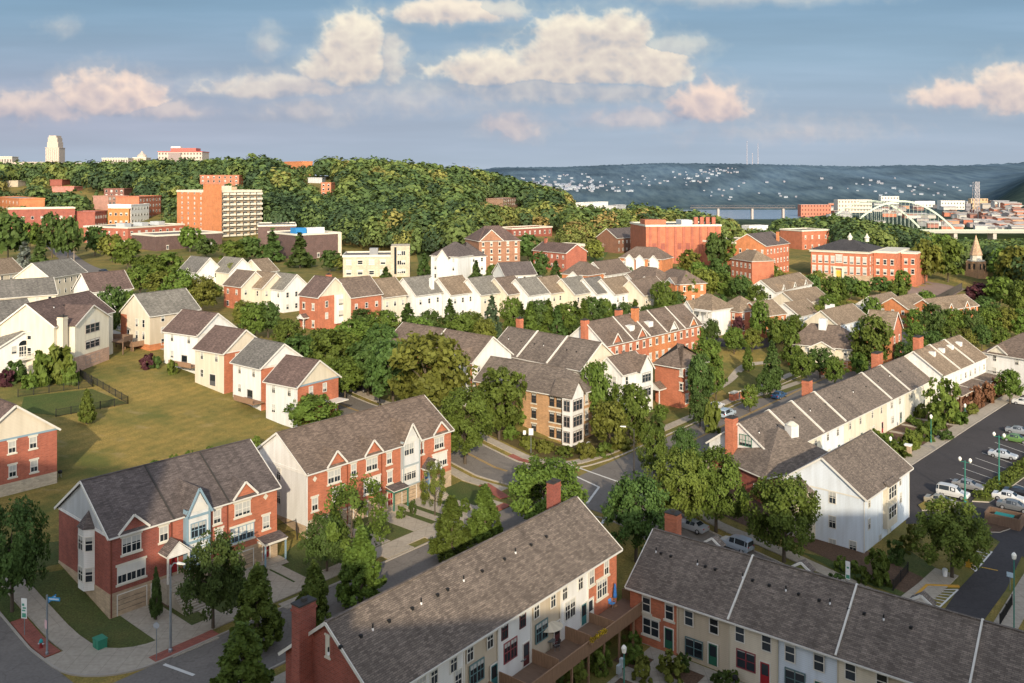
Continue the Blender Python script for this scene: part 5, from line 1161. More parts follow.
h.box_part('wall', h.L + .3, h.L + 9, 8, 34, -3, h.H - 1, RED2, 'rear wing of the school'); h.box_part('parapet', h.L + .1, h.L + 9.2, 7.8, 34.2, h.H - 1, h.H - .3, STONE)
for z in (3, 7): 
    for k in range(3): h.win('F', h.L + 2.0 + k * 2.7, z, 1.3, 2, 1, None, 'ds', off=-8.0)
h.box_part('wall', h.L + 9.3, h.L + 15, 16, 40, -3, h.H - 1.5, RED2, 'second rear wing of the school'); h.box_part('parapet', h.L + 9.21, h.L + 15.2, 15.8, 40.2, h.H - 1.5, h.H - .9, STONE)
for z in (3, 7):
    for k in range(2): h.win('F', h.L + 11 + k * 2.6, z, 1.3, 2, 1, None, 'ds', off=-16.0)
st = at(837, 252, 2); p = gp(838, 246); b = MB().lathe([(1.7, -2), (1.3, 13)], 12).lathe([(1.5, 12.2), (1.5, 13.2)], 12); tag(b.build('smokestack', RED2, None, (p[0], p[1], float(terr(*p)))), 'tapered red brick smokestack behind the school roof', 'chimney')
# church tower
p = gp(976, 277); z = float(terr(*p)); CHURCH = p; t = thing('church_tower', 'brown stone church tower with pointed spire among trees at the right', 'church tower', (p[0], p[1], z), .5)
D_ = p[1]; s_ = D_ / 900
BRST = mat('brick', (.58, .34, .18)); w_ = 6.5 * s_; h1, h2, h3 = 16 * s_, 22 * s_, 40 * s_
MB().box(-w_ * 1.15, w_ * 1.15, -w_ * 1.15, w_ * 1.15, -4, h1 * .35).build('wall', BRST, t); MB().box(-w_, w_, -w_, w_, h1 * .35, h1).build('wall', BRST, t)
for sx, sy, rz in ((0, -1, 0), (-1, 0, -math.pi / 2)):
    for k in (-.4, .4): add(MB().box(-w_ * .18, w_ * .18, -.06, .05, h1 * .5, h1 * .85).mesh('louvre', DKTRIM), 'louvre', t, (w_ * k if sy else -w_, -w_ if sy else w_ * k, 0), rz)
MB().lathe([(w_ * 1.25, h1), (w_ * 1.25, h1 + .5), (w_ * .85, h1 + .6), (w_ * .8, h2)], 8).build('belfry', STONE, t); MB().lathe([(w_ * .95, h2), (w_ * .1, h3), (.05, h3 + 1)], 8).build('spire', mat('shingle', (.5, .34, .22)), t)
# skyline on the left ridge
def sky_box(name, lab, cat, x0, x1, ytop, ybot, D, m, roof=None, depth=25, rows=0, colsn=0, rz=0.0):
    X0, X1 = (x0 - CX) * D / FL, (x1 - CX) * D / FL; zt = CH + (HY - ytop) * D / FL; zb = CH + (HY - ybot) * D / FL
    t = thing(name, lab, cat, ((X0 + X1) / 2, D, zb), rz); w_ = (X1 - X0) / 2; H = zt - zb
    MB().box(-w_, w_, 0, depth, -30, H).build('wall', m, t)
    MB().box(-w_ - .6, w_ + .6, -.6, depth + .6, H + .01, H + 1.0).build('roof', roof or STONE, t)
    for r_ in range(rows):
        b = MB(); zz = H * (r_ + .35) / rows
        for c in range(colsn):
            u = -w_ + 2 * w_ * (c + .5) / colsn; b.box(u - w_ / colsn * .5, u + w_ / colsn * .5, -.15, .05, zz, zz + H / rows * .45)
        b.build('window', mat('plain', (.12, .1, .09), .4), t)
    return t, w_, H
LIME = mat('plain', (.43, .36, .30), .9); LIME2 = mat('plain', (.46, .40, .34), .9)
D = 1500
t, w_, H = sky_box('cathedral_tower', 'tall pale stone skyscraper tower on the left skyline', 'tower', 45.5, 59, 148, 166, D, LIME, LIME, 20, 0, 0)
k = D / FL
for i, (x0, x1, a, b_) in enumerate(((46.8, 57.8, 142, 148), (47.6, 57, 137.5, 142), (48.6, 56, 135.5, 137.5))):
    W_ = (x1 - x0) / 2 * k; MB().box(-W_, W_, 1, 18, (166 - b_) * k, (166 - a) * k + .01).build('setback', LIME, t)
b = MB()
for i in range(7): u = -w_ + w_ * 2 * (i + .5) / 7; b.box(u - .5, u + .5, -.8, 0, 0, (166 - 149) * k)
b.build('pier', LIME2, t)
sky_box('campus_building', 'long pale stone campus hall with arched roof left of the tall tower', 'building', 5, 45, 162.5, 171, D - 60, LIME2, mat('plain', (.4, .36, .3), .9), 30, 1, 14)
sky_box('campus_building', 'long pale campus hall with grey roof right of the tall tower', 'building', 58, 104, 163, 170, D - 40, LIME, mat('plain', (.3, .32, .34), .9), 30, 1, 18)
sky_box('campus_building', 'stepped pale stone campus block left of the domed one', 'building', 102, 128, 158.5, 170, D - 50, LIME2, None, 30, 2, 10)
t, w_, H = sky_box('campus_building', 'small domed stone campus building on the left skyline', 'building', 133, 146, 158, 168, D - 30, LIME, None, 20, 1, 6); MB().lathe([(8, H), (7, H + 5), (3, H + 8), (.4, H + 12)], 12, 0, (0, 10)).build('dome', LIME, t)
sky_box('campus_building', 'low white campus building at the far left edge of the skyline', 'building', -10, 12, 157, 168, D + 40, LIME2, None, 20, 1, 8)
t, w_, H = sky_box('hospital_building', 'big pale hospital block with red roof on the skyline', 'hospital', 158, 202, 152, 168, 1300, LIME2, mat('plain', (.45, .1, .08), .8), 30, 4, 14)
k = 1300 / FL; MB().box(-w_ * .45, w_ * .7, 2, 22, H + 1.01, H + 4 * k).build('roof', mat('plain', (.4, .12, .1), .8), t); MB().box(-w_ * .5, w_ * .05, -2, .5, -2, H - 1).build('wall', mat('plain', (.25, .2, .19), .7), t); MB().box(-w_ * .42, 0, 1, 10, H + 4.01 * k, H + 5.5 * k).build('penthouse', WHITE, t)
# bridge
BD = 1330; zd = -31
def bx(px): return (px - CX) * BD / FL
t = thing('arch_bridge', 'pale green tied arch road bridge across the river flats', 'bridge', (0, 0, 0)); PG = mat('metal', (.44, .50, .41), .6, metallic=.1)
MB().box(bx(896), bx(1200), BD - 10, BD + 10, zd - 4, zd).build('deck', mat('plain', (.36, .36, .31), .8), t); MB().box(bx(896), bx(1200), BD - 10.4, BD - 10, zd + .01, zd + 1.6).build('railing', PG, t)
def arch(dy, xa, xb, top):
    n = 26; pts = []
    for i in range(n + 1):
        f = i / n; x = bx(xa) + (bx(xb) - bx(xa)) * f; pts.append((x, BD + dy, zd + (top - zd) * (1 - (2 * f - 1) ** 2)))
    b = MB()
    for i in range(n): b.bar(pts[i], pts[i + 1], 1.5, 2.6)
    b.build('arch_rib', PG, t); b = MB()
    for p in pts[2:-2]: b.box(p[0] - .15, p[0] + .15, BD + dy - .15, BD + dy + .15, zd, p[2])
    b.build('hanger', PG, t)
    return pts
A1 = arch(-9, 845, 952, CH - 23 * BD / FL * 1.0); A2 = arch(60, 836, 938, CH - 24 * (BD) / FL)
b = MB()
for i in range(4, 23, 2): b.bar(A1[i], A2[i], .9, .9)
b.build('cross_brace', PG, t)
for px in (953, 992, 1030): MB().box(bx(px) - 2.5, bx(px) + 2.5, BD - 8, BD + 8, -70, zd - 3.01).build('pier', mat('plain', (.42, .38, .33), .9), t)
# railway bridge over the river
t = thing('railway_bridge', 'low dark steel railway bridge over the distant river', 'bridge'); RD = 2350; zr = CH - 29.5 * RD / FL
b = MB(); X0, X1 = (690 - CX) * RD / FL, (795 - CX) * RD / FL; b.box(X0, X1, RD - 4, RD + 4, zr - 1.6, zr); b.build('deck', mat('plain', (.16, .14, .135), .9), t)
b = MB(); n = 22
for i in range(n): 
    xa = X0 + (X1 - X0) * i / n; xb = X0 + (X1 - X0) * (i + 1) / n; b.bar((xa, RD - 4, zr), ((xa + xb) / 2, RD - 4, zr + 6), .4, .4); b.bar(((xa + xb) / 2, RD - 4, zr + 6), (xb, RD - 4, zr), .4, .4)
b.bar((X0, RD - 4, zr + 6), (X1, RD - 4, zr + 6), .4, .4); b.build('truss', mat('plain', (.17, .14, .13), .9), t)
for px in (718, 752, 783): x = (px - CX) * RD / FL; MB().box(x - 2.5, x + 2.5, RD - 5, RD + 5, -70, zr - 3.01).build('pier', mat('plain', (.4, .34, .3), .9), t)
# radio masts on the far hill
for i, (px, top) in enumerate(((747, 141), (752.5, 153), (758, 143))):
    D = 4550; x = (px - CX) * D / FL; z0 = CH + (HY - 166) * D / FL; z1 = CH + (HY - top) * D / FL; b = MB().tube([(0, 0, -30), (0, 0, z1 - z0)], [2.2, 1.2], 6)
    tag(b.build('radio_mast', mat('plain', (.32, .3, .33), .9), None, (x, D, z0)), ('tall radio mast, left of the three on the far hilltop', 'short radio mast, middle of the three on the far hilltop', 'tall radio mast, right of the three on the far hilltop')[i], 'radio mast', 'radio masts on the far hilltop')
# the town on the flats and the far hillsides
TC = [(.62, .58, .5), (.5, .4, .3), (.42, .16, .1), (.66, .64, .6), (.55, .3, .2), (.35, .33, .32), (.6, .5, .38), (.7, .68, .64)]
def far_block(lab, px, ytop, ybot, wpx, col, D=None, cat='building', name='warehouse', roofc=None):
    if D is None: D = (CH + 55) * FL / (ybot - HY)
    k = D / FL; x = (px - CX) * k; z = float(terr(x, D)); H = (ybot - ytop) * k; w_ = wpx * k / 2
    t = thing(name, lab, cat, (x, D, z)); MB().box(-w_, w_, 0, w_ * .7, -15, H, 0, [0, 1, 0, 0, 0, 0]).build('wall', [mat('plain', col, .9), mat('plain', roofc or (.6, .55, .48), .9)], t)
    n = max(4, int(wpx / 3)); b = MB()
    for r_ in range(max(1, int((ybot - ytop) / 4))):
        for c in range(n): u = -w_ + 2 * w_ * (c + .5) / n; b.box(u - w_ / n * .45, u + w_ / n * .45, -.4, .1, H * .15 + r_ * 4 * k, H * .15 + r_ * 4 * k + 1.8 * k)
    b.build('window', mat('plain', tuple(c * .35 for c in col), .6), t)
    return t
far_block('red brick riverside apartment block with pale end at the left of the river flats', 816, 202, 214, 30, (.45, .17, .11)); far_block('long pale domed hall behind the arch bridge', 855, 199, 212, 34, (.6, .52, .42)); far_block('wide white warehouse right of the arch bridge on the flats', 953, 200, 209, 24, (.7, .67, .6)); far_block('tan brick tower block at the right of the flats', 979.5, 201, 213, 17, (.6, .42, .25))
far_block('long cream roofed market hall left of the arch bridge top', 890, 198, 206, 18, (.66, .62, .54)); far_block('long white factory shed seen through the bridge arch', 925, 201, 207, 20, (.7, .68, .62)); far_block('grey slab block left of the tan tower block', 969, 203, 213, 6, (.25, .24, .25))
t = thing('lattice_tower', 'grey steel lattice tower rising behind the flats at the right', 'tower', ((976 - CX) * 2300 / FL, 2300, -57)); b = MB(); zt = CH + 57 - (182 - HY) * 2300 / FL
for sx in (-1, 1):
    for sy in (-1, 1): b.bar((sx * 7, sy * 7, 0), (sx * 5, sy * 5, zt), 1.2, 1.2)
for i in range(9):
    z0, z1 = zt * i / 9, zt * (i + 1) / 9; b.bar((-6.5, -6.5, z0), (6.5, -6.5, z1), 1, 1); b.bar((6.5, -6.5, z0), (-6.5, -6.5, z1), 1, 1); b.bar((-6.5, -6.5, z1), (6.5, -6.5, z1), 1, 1)
b.build('lattice', mat('plain', (.36, .34, .35), .8), t)
def cottage_mesh(col, roof, w, d, h, r_):
    b = MB(); b.box(-w, w, -d, d, -6, h, 0); b.poly([(-w, -d, h), (-w, d, h), (-w, 0, h + r_)], 0); b.poly([(w, d, h), (w, -d, h), (w, 0, h + r_)], 0)
    b.poly([(-w * 1.05, -d * 1.1, h - .2), (w * 1.05, -d * 1.1, h - .2), (w * 1.05, 0, h + r_ + .2), (-w * 1.05, 0, h + r_ + .2)], 1); b.poly([(w * 1.05, d * 1.1, h - .2), (-w * 1.05, d * 1.1, h - .2), (-w * 1.05, 0, h + r_ + .2), (w * 1.05, 0, h + r_ + .2)], 1)
    return b.mesh('house', [mat('plain', col, .9), mat('plain', roof, .9)])
COT = [cottage_mesh(c, r_, w, 5, 7, 4) for c, r_, w in (((.27, .31, .36), (.18, .21, .26), 7), ((.27, .28, .31), (.24, .25, .28), 9), ((.25, .24, .26), (.19, .2, .24), 6), ((.31, .34, .37), (.22, .25, .29), 11), ((.28, .3, .34), (.18, .2, .26), 8))]  # wall and roof colours dulled bluish, distance haze painted in
FLT = [cottage_mesh(c, r_, w, 9, 8, 1.5) for c, r_, w in (((.46, .42, .37), (.4, .38, .35), 12), ((.36, .17, .13), (.28, .17, .13), 10), ((.5, .48, .44), (.42, .4, .38), 16), ((.5, .26, .16), (.36, .3, .26), 9), ((.34, .3, .28), (.28, .26, .25), 14), ((.48, .18, .11), (.45, .4, .34), 13))]
def scatter_far(n, boxes, meshes, lab, grp, seed, sc_=(1, 1.6), nm='house'):
    r_ = random.Random(seed)
    for i in range(n):
        x0, x1, y0, y1 = r_.choice(boxes); px, py = r_.uniform(x0, x1), r_.uniform(y0, y1); p = gp(px, py)
        if p[1] > 5800 or p[1] < 1200: continue
        o = add(r_.choice(meshes), nm, None, (p[0], p[1], float(terr(*p)) - 1), r_.uniform(-.5, .5), scale=(r_.uniform(*sc_),) * 3); tag(o, lab, 'house' if nm == 'house' else 'building', grp)
scatter_far(120, [(520, 640, 177, 188), (520, 600, 174, 184), (660, 720, 171, 182), (560, 640, 182, 192), (640, 730, 174, 186), (700, 740, 168, 175)], COT, 'tiny pale house on the wooded far hillside left of the radio masts', 'houses on the left far hillside', 3, (.35, .75))
scatter_far(60, [(800, 990, 178, 196), (860, 960, 184, 196), (700, 800, 182, 200)], COT, 'tiny pale house on the dark far hillside above the arch bridge', 'houses on the right far hillside', 4, (.4, .75))
scatter_far(170, [(880, 1024, 208, 232), (950, 1030, 206, 230), (830, 1024, 204, 220), (985, 1024, 212, 232)], FLT, 'small flat topped town building on the river flats beyond the arch bridge', 'town buildings on the river flats', 5, (.8, 1.5), 'town_building')
scatter_far(50, [(518, 580, 184, 190), (540, 620, 186, 192)], COT, 'small white house in the bright strip at the foot of the far hill', 'houses at the foot of the far hill', 6, (.6, 1.1))
# ------------------------------------------------------------------ streets, pavements, car park
def sts(*p): return [ST(*q) for q in p]
def gps(*p): return [gp(*q) for q in p]
A_line = sts((4.5, -90), (4.5, -20), (4.5, 40), (4.4, 110), (4, 170), (4, 240))
ribbon('road', [ST(4.5, t) for t in np.arange(-90, 241, 6.0)], -4.5, 4.5, ASPH, .035)
ribbon('road', [ST(s, 57 + .004 * abs(s)) for s in np.arange(-130, 1, 6.0)], -4.6, 4.6, ASPH, .045)
BSE = smooth_line(sts((-2, 57), (8, 57), (16, 57), (24, 56.4), (31, 54.4), (40, 51.6), (50, 49.6), (75, 47.5), (110, 46)), 5)
ribbon('road', BSE, -5.2, 5.2, ASPH, .055)
ribbon('road', [ST(s, -18.3) for s in np.arange(-90, 1, 6.0)], -4.8, 4.8, ASPH, .045)
# kerbs and pavements
def kerb(pts): ribbon('kerb', pts, -.1, .1, KERB, .16, .2)
def pave(pts, l, r, m=CONC, nm='pavement'): ribbon(nm, pts, l, r, m, .12, .14)
arc = [ST(-7 + 7 * math.sin(a), -6.5 - 7 * math.cos(a)) for a in np.linspace(0, math.pi / 2, 9)]
kerb([ST(s, -13.5) for s in np.arange(-90, -6.9, 4.0)] + arc + [ST(0, t) for t in np.arange(-5, 47, 4.0)])
inner = [ST(-8.5 + 4.6 * math.sin(a), -4.6 - 4.6 * math.cos(a)) for a in np.linspace(0, math.pi / 2, 7)]
drape('pavement', [ST(-90, -11.6), ST(-9, -11.6), ST(-9, -13.4)] + arc + [ST(-.1, -1), ST(-1.6, -1), ST(-1.6, 46), ST(-3.9, 46)] + inner[::-1] + [ST(-90, -9.2)], CONC, .12, .14)
for q in ([(-17, -13.3), (-9.2, -13.3), (-9.2, -11.8), (-17, -11.8)], [(-1.5, -7), (-.15, -7), (-.15, -.2), (-1.5, -.2)], [(-1.5, 38), (-.15, 38), (-.15, 46), (-1.5, 46)], [(-9, 49.2), (-3, 47), (-2.4, 48.5), (-8.5, 50.9)], [(-14, 62), (-6, 62), (-6, 63.4), (-14, 63.4)], [(10.5, 64), (13, 63.6), (14.5, 66), (12, 66.6)]): drape('brick_paving', sts(*q), PAVRED, .135, .1)
kerb([ST(s, 52.3) for s in np.arange(-130, -5, 5.0)] + [ST(-4.6 + 4.6 * math.sin(a), 47.7 + 4.6 * math.cos(a)) for a in np.linspace(0, math.pi / 2, 7)])
pave([ST(s, 50.2) for s in np.arange(-130, -3.9, 5.0)], -1, .9)
kn = [ST(s, 61.8) for s in np.arange(-130, -11, 5.0)] + smooth_line(sts((-11, 61.8), (-6, 62.6), (-2.2, 66), (-.8, 72)), 5)[1:] + [ST(-.6, t) for t in np.arange(76, 236, 6.0)]
kerb(kn); pave(kn, -3.4, -1.5, CONC)
ke = [ST(9.2, t) for t in np.arange(236, 73, -6.0)] + smooth_line(sts((9.2, 73), (10.5, 66.5), (15, 62.8), (24, 61.9), (31, 59.9), (40, 57), (50, 54.9), (75, 52.8), (110, 51.2)), 5)[1:]
kerb(ke); pave(ke, -3.9, -1.9, CONC)
kerb([ST(9.2, t) for t in np.arange(-60, 45, 5.0)] + smooth_line(sts((9.2, 45), (10.5, 49.5), (16, 51.6), (24, 51), (31, 49), (40, 46.2), (50, 44.2), (75, 42.1)), 5)[1:])
pave([ST(10.8, t) for t in np.arange(-60, 46, 5.0)], -.2, 1.4)
# painted lines
def line(p, q, w=.28, m=LINEW, dz=.075): ribbon('road_marking', [p, q], -w / 2, w / 2, m, dz)
for d in (-.16, .16): ribbon('road_marking', [ST(s, 57 + d + .004 * abs(s)) for s in np.arange(-110, -9, 5.0)], -.06, .06, LINEY, .065)
for a, b in (((537, 460), (559, 469)), ((559, 469), (599, 487.5)), ((571, 465.5), (619, 482.5)), ((599, 487.5), (587, 504)), ((614, 502), (602, 524)), ((164, 665), (194, 676))): line(gp(*a), gp(*b), .35)
for d in (-.16, .16): ribbon('road_marking', [ST(4.5 + d, t) for t in np.arange(80, 200, 6.0)], -.06, .06, LINEY, .05)
# driveways and paths of the brick rows
for hh, us in ((hA, ((1.0, 4.9), (13.9, 17.6))), (hB, ((3.2, 6.6), (10.6, 13.8), (17.3, 20.0)))):
    for a, b in us:
        P = [hh.world(a, -.05), hh.world(b, -.05), hh.world(b, -8.4), hh.world(a, -8.4)]; drape('driveway', [(p.x, p.y) for p in P], CONC, .06, .1)
        P = [hh.world(a - .5, -10.5), hh.world(b + .5, -10.5), hh.world(b + .5, -12.2), hh.world(a - .5, -12.2)]; drape('driveway', [(p.x, p.y) for p in P], CONC, .10, .1)
for hh, us in ((hA, (7.6, 18.6)), (hB, (15.6, 21.8))):
    for a in us:
        P = [hh.world(a - .7, -1.9), hh.world(a + .7, -1.9), hh.world(a + .7, -8.5), hh.world(a - .7, -8.5)]; drape('path', [(p.x, p.y) for p in P], CONC, .07, .1)
for a, b in ((5.2, 6.6), (18.9, 20.2)): drape('flower_bed', [tuple(hA.world(*q).xy) for q in ((a, -.1), (b, -.1), (b, -2.4), (a, -2.4))], MULCH, .05)
drape('flower_bed', sts((-13, 66), (-6.5, 66.5), (-4.6, 71), (-4.4, 96), (-10, 96), (-12, 74), (-26, 70), (-26, 66)), mat('grass', (.06, .055, .02), .95, dry=(.12, .085, .03)), .04)
drape('flower_bed', sts((14, 69), (24, 68), (33, 66), (40, 63.5), (48, 61.5), (52, 66), (44, 69), (36, 72), (28, 78), (14, 84)), MULCH, .04)
# car park
drape('car_park', gps((906, 469), (1010, 401.5), (1045, 383), (1200, 440), (1200, 590), (1060, 590), (1022, 556), (1006, 590), (980, 626), (976, 640), (936, 622), (958, 590), (975, 572), (992, 552), (1000, 542), (985, 533), (960, 522), (930, 524), (906, 524)), ASPHD, .03, 0, 3.5)
kl = gps((906, 469), (940, 447), (975, 424), (1010, 401.5), (1045, 383)); kerb(kl); ribbon('pavement', kl, -2.6, -.2, CONC, .12, .14)
ribbon('pavement', gps((1030, 568), (1010, 600), (988, 636)), -2.2, .2, CONC, .12, .14); ribbon('pavement', gps((945, 572), (928, 588), (905, 606)), -1.6, 1.2, CONC, .12, .14)
for i in range(11):
    f = i / 10; a = (1014 - 64 * f, 427 + 52 * f); line(gp(*a), gp(a[0] + 30, a[1] + 10.5), .14, LINEW, .06)
for i in range(8):
    f = i / 7; line(gp(957 + 21 * f, 559 - 9 * f), gp(975 + 17 * f, 571 - 19 * f), .16, LINEW, .06); line(gp(914 + 14 * f, 601 - 11 * f), gp(937 + 20 * f, 610 - 20 * f), .16, LINEW, .06)
for a, b in (((992, 552), (975, 572)), ((958, 590), (937, 610)), ((914, 601), (937, 610)), ((928, 590), (958, 590))): line(gp(*a), gp(*b), .2, LINEW, .062)
line(gp(974, 566), gp(998, 571), .25, LINEY, .064); ribbon('kerb', gps((912, 600), (927, 586), (959, 587)), -.15, .15, mat('plain', (.55, .3, .05), .8), .2, .25)
med = gps((972, 502), (990, 503), (1060, 452), (1060, 440), (1024, 457)); drape('median', med, [mat('grass', (.055, .08, .015), .95, dry=(.11, .115, .025)), KERB], .2, .2)
drape('median', gps((918, 506), (925, 502), (945, 506), (944, 511), (922, 511)), [LAWN, KERB], .18, .2)
for i in range(6): a = (1002 + i * 9, 489 - i * 6); line(gp(*a), gp(a[0] + 26, a[1] + 9), .14, LINEW, .06)
drape('flower_bed', gps((985, 533), (987, 514), (1018, 514), (1020, 526), (1000, 533)), [MULCH, KERB], .18, .2)
# planted slope below the long pale row
drape('flower_bed', [tuple(hR.world(*q).xy) for q in ((12, -.2), (hR.L + 14, -.2), (hR.L + 14, -9.4), (12, -9.4))], MULCH, .04)
for x in (14, 20.5, 27, 33.5, 40, 46.5, 53, 59.5): drape('path', [tuple(hR.world(*q).xy) for q in ((x, -.3), (x + 1.1, -.3), (x + 1.1, -9.6), (x, -9.6))], CONC, .1, .1)
# courtyard between the two long rows
drape('courtyard', [tuple(hC.world(x, y).xy) for x, y in ((4, -4.4), (hC.L + 2.0, -4.4))] + [tuple(hD.world(x, y).xy) for x, y in ((0, -.1), (26, -.1), (26, -6), (10, -14))], mat('concrete', (.36, .32, .26), .9), .03)
for q in ([(14, -5.2), (18, -5.2), (18, -8.5), (14, -8.5)], [(22, -5), (28, -5), (28, -7.6), (22, -7.6)]): drape('flower_bed', [tuple(hC.world(*p).xy) for p in q], MULCH, .05)
for q in ([(1.0, -2.2), (4.2, -2.2), (4.2, -5.0), (1.0, -5.0)], [(6.8, -1.6), (9.6, -1.6), (9.6, -4), (6.8, -4)], [(11.8, -1.4), (15.5, -1.4), (15.5, -3.6), (11.8, -3.6)]): drape('flower_bed', [tuple(hD.world(*p).xy) for p in q], MULCH, .05)
# the park green, school court and odd roads
drape('park_lawn', gps((720, 388), (742, 364), (800, 366), (812, 384), (770, 398), (735, 400)), mat('grass', (.07, .085, .018), .95, dry=(.15, .13, .035)), .04)
ribbon('path', smooth_line(gps((705, 396), (728, 382), (745, 366), (775, 362)), 5), -.9, .9, CONC, .07); ribbon('path', smooth_line(gps((735, 400), (770, 392), (800, 382)), 5), -.9, .9, CONC, .07)
drape('tennis_court', gps((905, 297), (915, 280), (952, 286), (965, 289), (940, 304)), mat('asphalt', (.22, .16, .13), .9), .06, 0, 5)
ribbon('road', smooth_line(gps((47, 236), (62, 252), (85, 268), (118, 276)), 6), -4, 4, ASPH, .08, 0, 4)
ribbon('road', smooth_line(gps((700, 336), (735, 345), (770, 338)), 5), -4, 4, ASPHD, .05, 0, 4)
drape('lawn', gps((588, 263), (603, 245), (612, 248), (600, 265)), mat('grass', (.06, .11, .02), .95, dry=(.1, .13, .03)), .1, 0, 6)
drape('lawn', gps((416, 252), (428, 243), (432, 258), (420, 268)), mat('grass', (.06, .1, .02), .95, dry=(.1, .13, .03)), .1, 0, 6)
drape('lawn', gps((20, 412), (24, 397), (92, 389), (126, 403), (60, 416)), mat('grass', (.055, .085, .018), .95, dry=(.09, .095, .025)), .03)
# the block of flats the photograph is taken from stands unseen behind the viewpoint, its stepped heights set to shade the nearest houses
b = MB(); b.box(-90, -29, -34, -6, -8, 57, 0); b.box(-28.99, -5, -34, -6, -8, 44.5, 0); b.box(-4.99, 24, -34, -6, -8, 40, 0); b.box(24.01, 140, -34, -6, -8, 50, 0)
struct(b.build('building_behind', TANB))

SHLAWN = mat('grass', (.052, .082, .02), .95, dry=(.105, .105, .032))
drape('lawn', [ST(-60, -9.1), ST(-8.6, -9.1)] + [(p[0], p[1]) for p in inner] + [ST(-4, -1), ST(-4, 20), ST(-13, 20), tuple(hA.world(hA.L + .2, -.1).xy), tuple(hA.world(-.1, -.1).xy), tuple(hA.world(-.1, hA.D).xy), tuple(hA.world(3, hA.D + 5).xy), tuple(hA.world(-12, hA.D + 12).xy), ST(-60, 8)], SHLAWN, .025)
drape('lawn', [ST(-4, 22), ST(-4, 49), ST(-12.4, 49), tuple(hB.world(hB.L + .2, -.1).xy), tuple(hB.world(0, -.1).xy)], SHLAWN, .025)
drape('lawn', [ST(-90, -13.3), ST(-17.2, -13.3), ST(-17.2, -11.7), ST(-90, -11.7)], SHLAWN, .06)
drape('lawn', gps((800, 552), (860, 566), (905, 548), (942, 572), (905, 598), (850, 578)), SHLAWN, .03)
# ------------------------------------------------------------------ trees
def leaf_mesh(name, cent, size, nrm, tint, mats, aspect=.8, seed=0):
    n = len(cent); g = np.random.default_rng(seed)
    nrm = nrm / np.linalg.norm(nrm, axis=1, keepdims=True); a = g.normal(size=(n, 3)); u = np.cross(nrm, a); u /= np.linalg.norm(u, axis=1, keepdims=True); v = np.cross(nrm, u)
    s = size[:, None] * .5; co = np.stack([cent - u * s - v * s * aspect, cent + u * s - v * s * aspect * .6, cent + u * s * .8 + v * s * aspect, cent - u * s * .7 + v * s * aspect * .8], 1).reshape(-1, 3)
    me = np_mesh(name, co, np.arange(n * 4).reshape(n, 4), mats, False)
    at_ = me.attributes.new('tint', 'FLOAT', 'POINT'); at_.data.foreach_set('value', np.repeat(tint, 4).astype(np.float32))
    return me
def crown_points(kind, n, g):
    """leaf centres in a unit crown (half width 1, z from 0 at the crown's foot to 1 at the tip)"""
    if kind == 'round': K = 135
    elif kind == 'open': K = 44
    elif kind == 'shrub': K = 40
    elif kind == 'cone': K = 190
    else: K = 110
    t = g.uniform(0, 1, K); ph = g.uniform(0, 2 * np.pi, K); rr = np.sqrt(g.uniform(.12, 1, K))
    if kind in ('round', 'open', 'shrub'):
        z = .06 + .9 * t; env = np.sqrt(np.clip(1 - ((z - .42) / .6) ** 2, .03, 1)) * (1 + .14 * np.sin(ph * 3 + g.uniform(0, 6)) + g.uniform(-.16, .12, K)); sig = .14 if kind != 'open' else .14
    elif kind == 'cone':
        z = .03 + .95 * t ** 1.15; env = np.clip(1.12 * (1 - z) ** .72 * np.minimum(1, .62 + z * 2.6), .06, 1) * g.uniform(.93, 1.02, K); sig = .10
    else:  # conifer
        z = .02 + .96 * t ** 1.3; env = np.clip((1 - z) ** .95 + .04, .04, 1) * g.uniform(.72, 1.1, K); sig = .10
    cx, cy = np.cos(ph) * env * rr, np.sin(ph) * env * rr
    w = env + .15; k = g.choice(K, n, p=w / w.sum())
    tone = g.uniform(0, 1, K)
    off = g.normal(size=(n, 3)); off /= np.linalg.norm(off, axis=1, keepdims=True); off *= (sig * g.uniform(.25, 1.25, n) ** .6)[:, None]
    p = np.stack([cx[k] + off[:, 0] * 1.2, cy[k] + off[:, 1] * 1.2, z[k] + off[:, 2] * .62], 1)
    r = np.sqrt(p[:, 0] ** 2 + p[:, 1] ** 2)
    outw = np.stack([p[:, 0], p[:, 1], (p[:, 2] - .4) * 1.3], 1)
    tint = np.clip(.16 + .22 * tone[k] + .36 * np.clip(r, 0, 1) + .22 * p[:, 2] + g.normal(0, .11, n), 0, 1)  # inner and lower leaves darker: crown shade put into the tint
    return p, outw, tint
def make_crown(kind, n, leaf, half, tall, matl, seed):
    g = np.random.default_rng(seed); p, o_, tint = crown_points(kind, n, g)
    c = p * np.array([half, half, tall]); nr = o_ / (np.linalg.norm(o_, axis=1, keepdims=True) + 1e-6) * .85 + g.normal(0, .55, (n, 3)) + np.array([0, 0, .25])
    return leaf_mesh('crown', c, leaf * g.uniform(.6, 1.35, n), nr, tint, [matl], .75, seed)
def trunk_mesh(h, r, kind):
    b = MB(); b.tube([(0, 0, -.8), (0, 0, h * .25), (.02 * h, .01 * h, h * .55), (0, 0, h * .9)], [r * 1.3, r, r * .7, r * .15], 8)
    if kind in ('round', 'open'):
        for i in range(7):
            a = i * 2.4; z = h * (.32 + .06 * i); l = h * .27; b.tube([(0, 0, z), (math.cos(a) * l * .5, math.sin(a) * l * .5, z + l * .45), (math.cos(a) * l, math.sin(a) * l, z + l * .75)], [r * .5, r * .32, r * .1], 5)
    return b.mesh('trunk', BARK)
